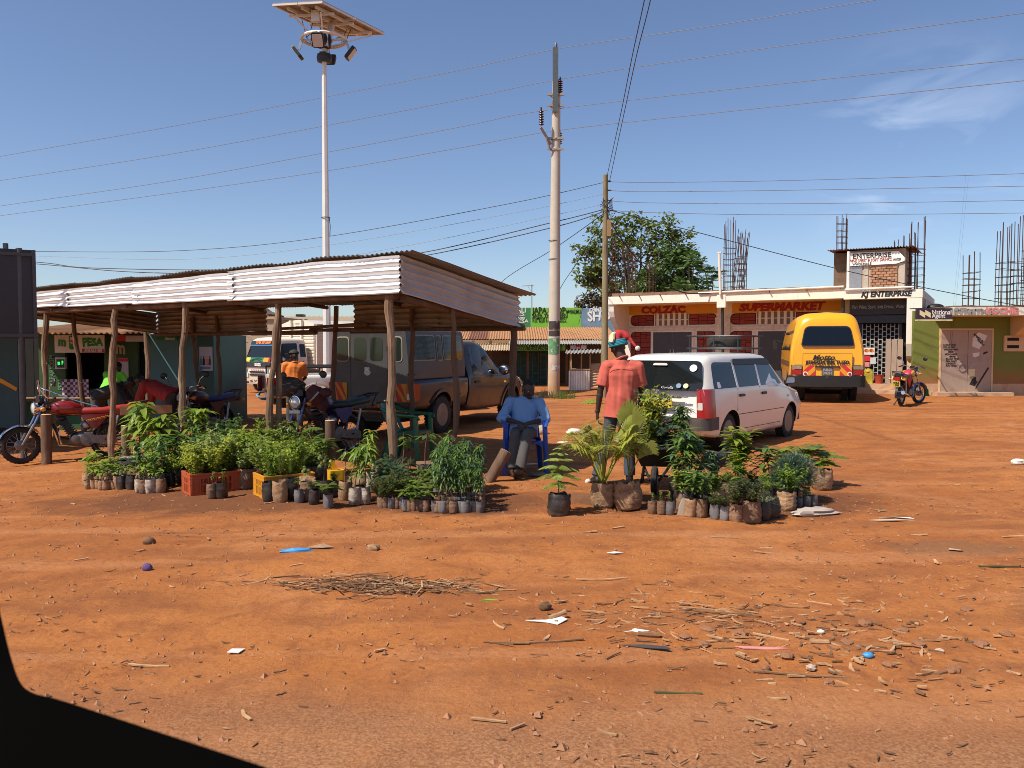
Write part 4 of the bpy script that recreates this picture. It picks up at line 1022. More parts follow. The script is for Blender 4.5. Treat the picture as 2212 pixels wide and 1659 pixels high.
beam(SA+dS*.06-nS*.08+z_*2.17, SC-nS*.06+dS*.09+z_*1.90,.05,73);beam(SC-dF*.15+nF*.05+z_*1.87, SC+dF*4.4+nF*.05+z_*1.90,.032,74, bend=.08);beam(SC+dF*2.9+nF*.1+z_*1.98, SC+dF*5.2+nF*.09+z_*1.93,.03,76, bend=.08)
beam(SC+dF*4.2+nF*.05+z_*1.86, SD_+nF*.05+z_*1.86,.04,75)
for k, t in enumerate((.5,2.3,4.0,5.7,7.4)):
    beam(SA+dF*t+dS*.03+z_*2.52, SA+dF*t+dS*1.0+z_*2.28,.04,80+k)
beam(SA+dF*2.6-nF*.9+z_*2.42, SA+dF*1.75-nF*.75+z_*2.40,.05,90)

# ------------------------------------------------------------ stumps driven in the ground, tilted log
def stump(u, v, h, r, lab, mt='log_dark', tilt=None, Y=None, cat='stump', nm='wooden_stump'):
    p=G(u, v) if Y is None else onG(D(u, v, Y).x, Y)
    t=thing(nm, lab, cat, p);rr=random.Random(int(u))
    top=Vector((0.01,0, h)) if tilt is None else Vector(tilt)
    pts=[Vector((0,0,-.08)).lerp(top, k/5) for k in range(6)]
    m=MB();m.tube(pts, [r*rr.uniform(.95,1.06) for _ in pts],12);m.build('trunk', M[mt], t)
    d=(top-Vector((0,0,-.08))).normalized();m=MB();m.lathe([(0,.003),(r*.86,.004),(r*.95,.0)],12, top, M=d.to_track_quat('Z', 'Y').to_matrix());m.build('cut_end', M['cutwood'], t)
stump(101,1003,.78,.075, 'dark wooden stump standing beside the red motorbike front wheel')
stump(272,1010,.66,.062, 'wooden stump behind the leafy seedlings, right of the red motorbike', 'log', Y=11.6)
stump(469,1015,.62,.07, 'dark short stump between the seedling clumps, below the blue seat', Y=11.2)
stump(712,1020,.72,.065, 'dark upright stump in front of the black and blue motorbike', Y=10.6)
stump(1046,1052,.5,.07, 'leaning cut log at the right end of the left seedling bed', 'log_dark', (.26,.10,.36),9.75, 'log', 'leaning_log')

# ------------------------------------------------------------ back of a signboard at the left edge
bp=G(53,1001)
bb=thing('signboard', 'dark back of a large signboard on a grey steel post at the left edge', 'sign', bp)
top=D(50,536, bp.y)-bp
m=MB();m.tube([(0,0,-.1),(0,0, top.z)],.045,14);m.build('post', pm('post_grey', (.085,.085,.09),.55,.3, var=.2, scale=8), bb)
a=D(77,541, bp.y+.12)-bp; b_=D(77,732, bp.y+.12)-bp; a0=D(-120,528, bp.y+.12)-bp
ca_, sa_=cos(R(36)), sin(R(36));Rt=Matrix.Translation((a.x, .10,0)) @ Matrix.Rotation(R(36),4, 'Z') @ Matrix.Translation((-a.x, -.06,0));m=MB();m.M=Rt; m.prism([(a.x, .06, b_.z),(a.x, .06, a.z),(a0.x, .06, a.z),(a0.x, .06, b_.z)],(0,.09,0));bd=m.build('board', pm('board_grey', (.030,.030,.034),.6, var=.15, scale=4), bb)
m=MB();m.M=Rt
m.bx(a0.x, a.x, .035,.058, a.z-.10, a.z-.05);m.bx(a0.x, a.x, .035,.058, b_.z+.03, b_.z+.08);m.bx(a.x-.045, a.x+.005,.033,.16, b_.z, a.z);m.build('frame', pm('frame_grey', (.06,.06,.066),.6, var=.1), bb)
q=D(14,530, bp.y+.1)-bp; m=MB();m.bx(q.x-.03, q.x+.03,.05,.1, a.z-.05, q.z+.03);m.build('bolt_bracket', M['darkmetal'], bb)

# ------------------------------------------------------------ solar street lamp
Yl=24.0;lb=onG(D(706,700, Yl).x, Yl);zt_=D(706,96, Yl).z-lb.z
lamp=thing('solar_lamp', 'tall white solar street lamp with a tilted panel and a ring of floodlights', 'street lamp', lb)
pm('lamp_white', (.70,.68,.63),.45,.1, var=.06, scale=3, col2=(.35,.2,.12), c2pos=(.66,.8), c2scale=2, c2amt=.5)
pm('panel_back', (.30,.25,.20),.55,.2, var=.08, scale=2)
m=MB();m.tube([(0,0,-.1),(0,0, zt_*.55),(0,0, zt_)],[.125,.098,.066],8, sm=False);m.build('pole', M['lamp_white'], lamp)
m=MB();m.lathe([(.16,-.05),(.16,.06),(.13,.06)],8, sm=False);m.build('base_plate', M['darkmetal'], lamp)
def corner(u, v, Y): return D(u, v, Y)-lb
pz=zt_
def at_z(u, v, z): r=ray(u, v);return Vector((r.x, r.y, r.z))*((z-CAMH)/r.z)+Vector((0,0, CAMH))-lb
cA=at_z(588,9,11.05);cB=at_z(696,3,11.05);cC=at_z(831,72,11.3)
cD=cA+cC-cB
off_=(cA+cC)/2-Vector((0,0,0));off_=Vector((off_.x*0,0,0))
nP=(cB-cA).cross(cC-cB).normalized();nP=nP if nP.z > 0 else -nP
def pp_(s, t, h=0): return cA+(cB-cA)*t+(cD-cA)*s+nP*h
for i in range(2):
    for j in range(2):
        s0, s1=i*.5+.006, i*.5+.494;t0, t1=j*.5+.006, j*.5+.494
        m=MB();m.prism([pp_(s0, t0), pp_(s1, t0), pp_(s1, t1), pp_(s0, t1)], nP*.035);sp_=m.build('solar_panel', M['panel_back'], lamp)
        m=MB();m.prism([pp_(s0+.01, t0+.012,.0355), pp_(s1-.01, t0+.012,.0355), pp_(s1-.01, t1-.012,.0355), pp_(s0+.01, t1-.012,.0355)], nP*.004);m.build('cells', pm('solar_cells', (.01,.015,.04),.12, var=0), sp_)
        m=MB()
        for (p0, p1) in ((pp_(s0, t0,-.02), pp_(s1, t0,-.02)),(pp_(s0, t1,-.02), pp_(s1, t1,-.02)),(pp_(s0, t0,-.02), pp_(s0, t1,-.02)),(pp_(s1, t0,-.02), pp_(s1, t1,-.02))): m.bar(p0, p1,.035,.05, up=nP)
        m.build('frame', M['lamp_white'], sp_)
m=MB()
for t in (.22,.5,.78): m.bar(pp_(.06, t, -.07), pp_(.94, t, -.07),.05,.08, up=nP)
for s in (.2,.5,.8): m.bar(pp_(s, .04,-.14), pp_(s, .96,-.14),.06,.06, up=nP)
m.build('support_rail', M['lamp_white'], lamp)
hub=Vector((0,0, zt_-.1));m=MB()
for s, t in ((.12,.2),(.12,.8),(.85,.2),(.88,.85)): m.bar(hub, pp_(s, t, -.16),.04)
m.tube([(0,0, zt_-.35), pp_(.5,.5,-.12)],.10,10);m.build('bracket', M['lamp_white'], lamp)
m=MB();m.box(pp_(.17,.62,-.22),(.22,.16,.30));m.build('control_box', M['lamp_white'], lamp)
zr=D(706,86, Yl).z-lb.z; rr_=.62
m=MB();m.tube([(rr_*cos(a), rr_*sin(a), zr) for a in [i*pi/14 for i in range(28)]],.045,8, closed=True)
for a in (0, pi/2, pi, 3*pi/2): m.bar((0,0, zr),(rr_*cos(a), rr_*sin(a), zr),.05)
m.build('lamp_ring', M['lamp_white'], lamp)
for k, (a, dz) in enumerate(((pi, -.22),(0,-.26),(-pi/2,0),(pi/2,-.05))):
    t=rr_; c=Vector((t*cos(a), t*sin(a), zr-.28))
    Mx=Matrix.Translation(c+Vector((cos(a)*.14, sin(a)*.14, dz*.4))) @ Matrix.Rotation(a, 4, 'Z') @ Matrix.Rotation(R(38),4, 'Y')
    m=MB();m.M=Mx; m.prism([(-.05, y, z) for y, z in rpoly([(-.17,-.2),(.17,-.2),(.17,.2),(-.17,.2)],.07)],(.09,0,0));fl=m.build('floodlight', M['black'], lamp)
    m=MB();m.M=Mx; m.prism([(.042, y, z) for y, z in rpoly([(-.14,-.17),(.14,-.17),(.14,.17),(-.14,.17)],.05)],(.012,0,0));m.build('lens', M['lens_clear'], fl)
    m=MB();m.bar((t*cos(a), t*sin(a), zr), c+Vector((cos(a)*.1, sin(a)*.1,0)),.05,.07);m.build('arm', M['steel'], lamp)
m=MB()
for k in range(3): m.box((-.11+k*.11,-.13, zr-.05),(.1,.16,.36))
m.build('battery_box', M['lamp_white'], lamp)
m=MB();m.lathe([(.05,-.2),(.2,-.17),(.23,0),(.2,.17),(.05,.2)],14,(0,-.04, zr-.05));m.build('speaker', M['black'], lamp)
zb2_=D(706,125, Yl).z-lb.z
m=MB();m.lathe([(.05,-.13),(.2,-.1),(.22,0),(.2,.1),(.05,.13)],14,(0,.03, zb2_));m.bx(-.09,.09,-.18,.1, zb2_-.12, zb2_+.12);m.build('camera_housing', M['darkmetal'], lamp)
m=MB()
for (s, t, a) in ((.3,.15,2.6),(.36,.3,3.5),(.62,.75,.4),(.66,.6,-.4),(.5,.3,3.0)):
    p0=pp_(s, t, -.15);p1=Vector((rr_*.8*cos(a), rr_*.8*sin(a), zr));mid=(p0+p1)/2-Vector((0,0,.15));m.tube([p0, mid, p1],.010,5)
m.build('cable', M['black'], lamp)
zc=D(706,470, Yl).z-lb.z
m=MB();m.tube([(.12*cos(a),.12*sin(a), zc) for a in [i*pi/6 for i in range(12)]],.012,5, closed=True);m.tube([(.11,-.04, zc),(.14,-.06, zc-.25),(.125,-.05, zc-.55)],.01,5);m.build('strap', M['black'], lamp)

# ------------------------------------------------------------ concrete power pole
Yp=26.3;pb=onG(D(1196,858, Yp).x, Yp)
pm('pole_concrete', (.48,.43,.36),.85, var=.1, scale=4, zdirt=((.42,.22,.08),.2,1.6), bump=.15, bscale=25)
pole_t=thing('power_pole', 'tall round concrete power pole with stuck posters and brown insulators', 'power pole', pb)
tp_=D(1202,175, Yp)-pb; axis=lambda z: Vector((tp_.x*z/tp_.z, 0, z))
m=MB();m.tube([axis(-.1), axis(tp_.z*.5), axis(tp_.z)],[.195,.165,.125],20);m.build('shaft', M['pole_concrete'], pole_t)
t2=D(1200,107, Yp)-pb
m=MB();m.bar(axis(tp_.z-1.0)+Vector((-.03,-.15,0)), Vector((t2.x-.01,-.15, t2.z)),.17,.09, up=(0,1,0));m.lathe([(.05,0),(.05,.12),(.02,.16)],8,(t2.x, -.15, t2.z));m.build('steel_extension', pm('galv', (.12,.135,.14),.5,.5, var=.2, scale=5), pole_t)
def insulator(c, h=.42, r=.085, tilt=0):
    m=MB();prof=[]
    n=6
    for i in range(n):
        z=i*h/n; prof += [(.03, z),(r, z+h/n*.35),(r*.95, z+h/n*.5),(.03, z+h/n*.75)]
    prof += [(.03, h),(.02, h+.1)]
    m.lathe(prof, 12, c, M=Matrix.Rotation(tilt, 3, 'Y'));return m.build('insulator', pm('porcelain', (.055,.02,.015),.25, var=.2, coat=.3) if 'porcelain' not in MATS else M['porcelain'], pole_t)
def pp2(u, v, dy=0): return D(u, v, Yp+dy)-pb
insulator(pp2(1210,200,-.1),.38);insulator(pp2(1170,271,-.3),.46,.085,-.03);insulator(pp2(1209,312,.15),.38)
m=MB();a=pp2(1168,275,-.3);c=pp2(1190,312,-.1)
m.bar(a, c, .06);m.bar(pp2(1180,296,-.25), pp2(1188,323,-.15),.05);m.bar(pp2(1204,205,.05), pp2(1211,201,-.1),.04);m.build('crossarm', pm('arm_grey', (.33,.29,.25),.7,.2, var=.15), pole_t)
for v in (207,230,301,324):
    q=pp2(1200, v);m=MB();m.tube([Vector((q.x+.15*cos(a),.15*sin(a), q.z)) for a in [i*pi/8 for i in range(16)]],.022,6, closed=True);m.bx(q.x-.26, q.x+.26,-.16,-.1, q.z-.03, q.z+.03);m.build('clamp', M['arm_grey'], pole_t)
for v in (520,560):
    q=pp2(1197, v);m=MB();m.tube([Vector((q.x+.172*cos(a),.172*sin(a), q.z)) for a in [i*pi/8 for i in range(16)]],.01,5, closed=True);m.build('strap', M['darkmetal'], pole_t)
def wrap(z0, z1, a0, a1, mat, nm='glued_poster', rad=.181):
    m=MB();n=8
    V=[axis(z)+Vector((rad*cos(a0+(a1-a0)*i/n), rad*sin(a0+(a1-a0)*i/n),0)) for z in (z0, z1) for i in range(n+1)]
    m.add(V, [(i, i+1, n+2+i, n+1+i) for i in range(n)],0, True);return m.build(nm, mat, pole_t, recalc=False)
zz=lambda v: pp2(1197, v).z
pm('poster_photo', (.05,.035,.03),.6, var=.5, scale=6, col2=(.5,.45,.4), c2pos=(.6,.68), c2scale=5)
pm('poster_green', (.10,.26,.12),.7, var=.3, scale=8, col2=(.5,.48,.4), c2pos=(.55,.65), c2scale=7)
pm('poster_torn', (.50,.50,.52),.7, var=.2, scale=8, col2=(.3,.2,.13), c2pos=(.5,.56), c2scale=9)
wrap(zz(712), zz(694),-2.7,-.5, M['poster_photo'], rad=.190);wrap(zz(726), zz(714),-2.75,-.5, M['poster_photo'], rad=.191);wrap(zz(765), zz(731),-2.8,-.6, M['poster_green'], rad=.193)
wrap(zz(800), zz(787),-2.0,-.5, M['poster_torn'], rad=.197);wrap(zz(732), zz(690),-1.2,-.6, M['poster_torn'], rad=.1875)

# ------------------------------------------------------------ wooden pole
Yw=26.0;wbp=onG(D(1306,850, Yw).x, Yw)
wp=thing('power_pole', 'slim grey-green wooden pole hung with cables beside the white shop', 'power pole', wbp)
tw=D(1308,378, Yw)-wbp
m=MB();m.tube([Vector((tw.x*k/8,.02*sin(k*1.3),-.1+(tw.z+.1)*k/8)) for k in range(9)],[.115-.005*k for k in range(9)],12);m.build('shaft', pm('pole_wood', (.23,.19,.105),.9, var=.2, scale=6, bump=.5, bscale=18, stretch=(1,1,.15), col2=(.12,.09,.05), c2pos=(.5,.7), c2scale=5), wp)
m=MB()
for v in (392,411,433,455):
    q=D(1312, v, Yw)-wbp; m.tube([q, q+Vector((.1,-.05,0))],.03,6)
m.build('bobbin', M['porcelain'], wp)
m=MB();r2=random.Random(3)
for k in range(9):
    p=D(1308,452, Yw)-wbp; pts=[p+Vector((r2.uniform(-.2,.25), r2.uniform(-.15,.05), r2.uniform(-.35,.35))) for _ in range(5)];m.tube([p]+pts+[p],.008,4)
m.build('cable_tangle', M['black'], wp)
m=MB();q=D(1312,490, Yw)-wbp; m.bx(q.x-.02, q.x+.1,-.14,-.02, q.z-.3, q.z+.2);m.build('junction_box', M['timber'], wp)

# ------------------------------------------------------------ wires
pm('wire_alu', (.20,.20,.21),.6,.3, var=0);pm('wire_black', (.02,.02,.022),.6, var=0)
def spline(P, n=10):
    out=[]
    for i in range(len(P)-1):
        p0=P[max(0, i-1)];p1=P[i];p2=P[i+1];p3=P[min(len(P)-1, i+2)]
        for k in range(n):
            t=k/n; out.append(.5*((2*p1)+(-p0+p2)*t+(2*p0-5*p1+4*p2-p3)*t*t+(-p0+3*p1-3*p2+p3)*t**3))
    return out+[P[-1]]
def wire(label, pts3, r, mat, group=None):
    m=MB();o=pts3[0];m.tube([p-o for p in spline(pts3)], r, 5, caps=False)
    ob=m.build('overhead_wire', mat, None, o, recalc=False);tag(ob, label, 'wire', group);return ob
def hv(u): # the high line runs past the concrete pole at a slant
    k=(u-1106)/1788;return 27.04/(1+.52*k)
for lab, pts in (('topmost overhead wire, tied to the tip of the concrete pole', ((-250,385),(0,338),(350,277),(700,210),(1000,150),(1201,106),(1500,62),(1890,0),(2150,-45))),
                 ('second overhead wire from the top, at the upper insulator of the concrete pole', ((-250,428),(0,390),(350,336),(700,272),(1000,214),(1210,171),(1600,112),(2212,28),(2500,-12))),
                 ('third overhead wire, carried by the insulator arm of the concrete pole', ((-250,484),(0,445),(350,394),(700,330),(1000,273),(1166,240),(1600,190),(2212,127),(2500,96))),
                 ('lowest of the four wires crossing the concrete pole', ((-250,500),(0,466),(350,420),(700,370),(1000,318),(1210,281),(1600,238),(2212,174),(2500,142)))):
    wire(lab, [D(u, v, hv(u)) for u, v in pts],.010, M['wire_alu'])
Wp=lambda v: D(1309, v, Yw)
for lab, v0, mid in (('upper of the four thin wires running right from the wooden pole', 392,((1400,394),(1700,390),(2212,375),(2500,364))),
                     ('second thin wire running right from the wooden pole', 411,((1400,414),(1700,411),(2212,402),(2500,394))),
                     ('third thin wire running right from the wooden pole', 433,((1400,438),(1700,440),(2212,433),(2500,426))),
                     ('lowest thin wire running right from the wooden pole', 453,((1400,459),(1700,464),(2212,460),(2500,454)))):
    wire(lab, [Wp(v0)]+[D(u, v, 26-(u-1309)*.0022) for u, v in mid],.008, M['wire_alu'])
for lab, v0, mid, r in (('black cable from the wooden pole top to the left past the lamp', 393,((1100,440),(700,512),(400,541),(78,543),(-200,535)),.010),
                     ('thin pale wire sagging left from the wooden pole', 418,((1100,462),(700,531),(400,560),(78,553),(-200,545)),.006),
                     ('thin pale wire just above the thick cables left of the wooden pole', 440,((1100,486),(850,536),(600,575),(300,590)),.006),
                     ('thick black cable from the wooden pole behind the shelter roof', 451,((1195,480),(875,552),(547,581),(205,579),(78,566),(-200,548)),.015),
                     ('second thick black cable just below the first behind the shelter roof', 455,((1195,491),(895,556),(600,590),(297,588),(78,570),(-200,552)),.015)):
    wire(lab, [Wp(v0)]+[D(u, v, 26+(1309-u)*.004) for u, v in mid], r, M['wire_black'] if 'black' in lab else M['wire_alu'])
wire('black service cable dropping left to the blue and green shops', [Wp(458), D(1200,535,30), D(1080,613,36), D(1050,690,38)],.012, M['wire_black'])
wire('black drop wire from the wooden pole towards the shop parapet', [Wp(465), D(1245,570,30), D(1213,618,34), D(1170,700,38)],.012, M['wire_black'])
wire('thin twisted drop wire just left of the wooden pole', [Wp(470), D(1290,540,30), D(1265,640,35), D(1250,700,38)],.010, M['wire_black'])
wire('thick black cable sagging to the white shop roof', [Wp(462), D(1345,520,27.5), D(1405,590,29), D(1470,630,30), D(1540,634,30.5)],.022, M['wire_black'])
wire('long black cable from the wooden pole to the right above the shops', [Wp(452), D(1480,495,25.5), D(1795,577,25.2), D(1990,620,24.8), D(2212,662,24.5), D(2500,705,24)],.012, M['wire_black'])
for k, (u0, lab) in enumerate(((1392, 'left one of two wires rising overhead from the wooden pole'),(1405, 'right one of two wires rising overhead from the wooden pole'))):
    wire(lab, [D(1311+6*k, 382+8*k, Yw-.05), D(1340+7*k, 250,20), D(1366+9*k, 120,16.5), D(u0,0,14), D(u0+40,-200,11)],.009, M['wire_black'])

# ------------------------------------------------------------ trees
pm('leaf_tree', (.15,.20,.045),.6, var=.35, scale=1.2, sub=.30, rv=.0, spec=.3)
pm('leaf_dark', (.085,.15,.038),.55, var=.35, scale=1.5, sub=.25, spec=.3)
pm('leaf_brown', (.07,.06,.03),.7, var=.4, scale=1.5, sub=.2)
pm('bark', (.15,.10,.065),.9, var=.25, scale=6, bump=.4)
def leafcloud(m, c, rad, n, size, r, flat=.7, mi=0):
    for _ in range(n):
        while True:
            p=Vector((r.uniform(-1,1), r.uniform(-1,1), r.uniform(-1,1)))
            if p.length < 1: break
        p=Vector((p.x*rad[0], p.y*rad[1], p.z*rad[2]))+c
        a=r.uniform(0,6.28);e=r.uniform(-1.0,.6);s=size*r.uniform(.6,1.35)
        d=Vector((cos(a)*cos(e), sin(a)*cos(e), sin(e)));n_=Vector((r.uniform(-.6,.6), r.uniform(-.6,.6),1)).normalized()
        sd_=d.cross(n_).normalized()*s*.3
        m.add([p, p+d*s*.5+sd_, p+d*s, p+d*s*.5-sd_],[(0,1,2,3)], mi)
def tree(label, base, clumps, trunk_h, r0, leafm, seed, nm='shade_tree', leaf=.3, per=120, sub=4):
    r=random.Random(seed);t=thing(nm, label, 'tree', base)
    tr=MB();lf=MB();fork=Vector((r.uniform(-.2,.2),0, trunk_h))
    tr.tube([(0,0,-.2), fork*.5+Vector((.1,0,0)), fork],[r0, r0*.85, r0*.7],8)
    for (c, rad, dens) in clumps:
        c=Vector(c);mid=fork.lerp(c, .5)+Vector((r.uniform(-.3,.3), r.uniform(-.3,.3), r.uniform(-.2,.5)))
        tr.tube([fork, mid, c],[r0*.4, r0*.22, r0*.09],6)
        for k in range(sub*2):
            q=c+Vector((r.uniform(-1,1)*rad[0], r.uniform(-1,1)*rad[1], r.uniform(-.6,1)*rad[2]))*.85
            tr.tube([mid.lerp(c, r.uniform(.2,.9)),(mid+q)/2+Vector((0,0,.1)), q],[r0*.11, r0*.07, r0*.025],4)
            for kk in range(2):
                q2=q+Vector((r.uniform(-1,1), r.uniform(-1,1), r.uniform(-.3,.8)))*.5
                leafcloud(lf, q2,(rad[0]*.36, rad[1]*.36, rad[2]*.30), int(per*dens/(sub*4)), leaf, r)
    tr.build('trunk', M['bark'], t, recalc=False);lf.build('crown', M[leafm], t, recalc=False)
    return t
Yt=46;tb=onG(D(1365,700, Yt).x, Yt)
def cl(u, v, dy, rx, rz_, dn=1): q=D(u, v, Yt+dy)-tb; return (q, (rx, rx, rz_), dn)
tree('big spreading tree with an airy rounded crown behind the white shop', tb,
     [cl(1340,505,0,1.3,.8), cl(1385,492,.5,1.5,.7), cl(1425,510,0,1.2,.8), cl(1450,540,.6,1.0,.9), cl(1440,575,0,1.0,.8,.8), cl(1355,545,-.5,1.5,.9,.9), cl(1400,545,.3,1.4,.9,.9), cl(1318,535,0,1.1,.9),
      cl(1292,550,0,.8,.6,.8), cl(1266,550,.3,.7,.35,.5), cl(1275,590,0,.8,.7,.9), cl(1300,600,0,1.0,.9,.8), cl(1285,618,.5,.8,.7,.7), cl(1330,600,.6,1.1,.8,.6), cl(1380,600,.4,1.3,.9,.8), cl(1425,610,0,1.1,.8,.9), cl(1345,630,0,1.2,.7,.8)],
     3.4,.26, 'leaf_tree', 3, per=470, leaf=.25)
tb2=onG(D(1450,700,42).x, 42)
def cl2(u, v, dy, rx, rz_, dn=1): q=D(u, v, 42+dy)-tb2;return (q, (rx, rx, rz_), dn)
tree('dark dense tree in front of the big tree, above the white shop roof', tb2,
     [cl2(1445,560,0,.8,.6), cl2(1455,590,0,1.0,.7), cl2(1440,615,.3,1.1,.7), cl2(1470,620,0,.8,.6), cl2(1482,565,0,.4,.3,.7), cl2(1420,625,.3,1.0,.6), cl2(1395,632,0,.9,.5), cl2(1460,635,.5,1.2,.5)],
     2.6,.2, 'leaf_dark', 4, nm='bushy_tree', per=380, leaf=.28)
tb3=onG(D(1272,700,52).x, 52)
def cl3(u, v, dy, rx, rz_, dn=1): q=D(u, v, 52+dy)-tb3;return (q, (rx, rx, rz_), dn)
tree('small brownish scrubby tree above the blue parapet', tb3,[cl3(1268,660,0,.8,.5), cl3(1285,652,.3,.8,.6), cl3(1300,658,0,.8,.5), cl3(1255,668,0,.6,.3,.6)],2.6,.15, 'leaf_brown', 5, nm='scrub_tree', per=300, leaf=.24)
def tuft_tree(label, u0, u1, vt, Y, seed, tufts):
    r=random.Random(seed);b=onG(D((u0+u1)/2,700, Y).x, Y);t=thing('sapling_tree', label, 'tree', b)
    tr=MB();lf=MB()
    for (u, v) in tufts:
        q=D(u, v, Y)-b; tr.tube([(0,0,2), Vector((q.x*.4,0, q.z*.8)), q],[.05,.035,.02],5)
        for k in range(11):
            a=r.uniform(0,6.28);e=r.uniform(-.3,.7);d=Vector((cos(a)*cos(e), sin(a)*cos(e), sin(e)))
            for j in range(5):
                p=q+d*(.12+.09*j);sd_=d.cross(Vector((0,0,1))).normalized()
                for s in (-1,1): lf.add([p, p+sd_*s*.16+d*.05+Vector((0,0,.02)), p+sd_*s*.22+d*.12-Vector((0,0,.04)), p+d*.07],[(0,1,2,3)])
    tr.tube([(0,0,-.1),(0,0,2)],.06,6);tr.build('trunk', M['bark'], t, recalc=False);lf.build('crown', M['leaf_dark'], t, recalc=False)
tuft_tree('leggy sapling with round leaf tufts behind the white shop roof', 1520,1555,580,38,8,((1523,585),(1540,592),(1529,606),(1526,618),(1514,628)))
tuft_tree('short leafy sapling tops just above the white shop roof edge', 1480,1500,580,38,9,((1482,612),(1496,628),(1474,628),(1500,560),(1488,573)))
ap=D(1149,664,38.3);at=thing('tv_antenna', 'thin television antenna on the bright green parapet', 'antenna', (ap.x, ap.y, ap.z))
m=MB();m.tube([(0,0,-.1),(0,0,1.05)],.02,6);m.build('mast', M['darkmetal'], at)
m=MB();m.bar((-.45,0,.98),(.1,0,1.02),.025)
for k in range(4): m.bar((-.42+.13*k, -.12,.98),(-.42+.13*k, .12,.98),.015); 
m.bar((-.2,0,.98),(-.02,0,.7),.015);m.build('aerial', M['arm_grey'], at)
for k, (u, v, lab) in enumerate(((1172,860, 'dry grass tuft left of the concrete pole foot'),(1216,861, 'grass tuft right of the concrete pole foot'))):
    p=G(u, v);m=MB();r=random.Random(k)
    for i in range(170):
        a=r.uniform(0,6.28);rad=r.uniform(0,.35);q=Vector((rad*cos(a)*1.2, rad*sin(a)*.7,0));d=Vector((r.uniform(-.5,.5), r.uniform(-.4,.4),1));h=r.uniform(.1,.34)
        m.add([q, q+Vector((.015,0,0)), q+d*h],[(0,1,2)])
    o=m.build('grass_tuft', M['leaf_tree' if k else 'leaf_brown'], None, p, recalc=False);tag(o, lab, 'grass', kind=None)
# ============================================================ VEHICLES  (local x forward, y left, z up)
pm('car_white', (.74,.72,.66),.22,0, var=.02, scale=2, coat=.6, zdirt=((.40,.22,.12),.16,.34))
pm('pickup_grey', (.036,.038,.041),.36,.25, var=.12, scale=2, coat=.3, col2=(.10,.08,.06), c2pos=(.55,.8), c2scale=1.3, c2amt=.4, zdirt=((.22,.12,.065),.3,.75))
pm('canopy_grey', (.058,.061,.066),.45,.2, var=.15, scale=1.6, col2=(.11,.11,.11), c2pos=(.55,.75), c2scale=2, c2amt=.5)
pm('pickup_white', (.66,.65,.62),.35,0, var=.05, coat=.4, zdirt=((.40,.22,.12),.4,.9))
pm('bus_yellow', (.80,.36,.006),.28,0, var=.05, scale=1.5, coat=.5, zdirt=((.45,.22,.06),.45,.8))
pm('truck_cream', (.66,.60,.50),.4,0, var=.06, coat=.3, zdirt=((.42,.24,.13),.4,.9))
pm('bumper_grey', (.055,.052,.05),.6, var=.15, col2=(.2,.1,.06), c2pos=(.55,.8), c2amt=.5)
pm('plate_yellow', (.62,.48,.04),.5, var=.08);pm('plate_white', (.62,.60,.52),.5, var=.08)
pm('seam', (.02,.018,.016),.7, var=0)
pm('seat_cloth', (.30,.29,.28),.9, var=.1)
def tinted():
    m=bpy.data.materials.new('tinted_glass');m.use_nodes=True; t=m.node_tree; N=t.nodes; L=t.links.new
    N.remove(N['Principled BSDF']);tr=N.new('ShaderNodeBsdfTransparent');tr.inputs[0].default_value=(.28,.28,.28,1)
    gl=N.new('ShaderNodeBsdfGlossy');gl.inputs['Roughness'].default_value=.04;fr=N.new('ShaderNodeFresnel');fr.inputs[0].default_value=1.6
    ms=N.new('ShaderNodeMixShader');L(fr.outputs[0], ms.inputs[0]);L(tr.outputs[0], ms.inputs[1]);L(gl.outputs[0], ms.inputs[2]);L(ms.outputs[0], N['Material Output'].inputs[0]);MATS['tinted']=m
tinted()

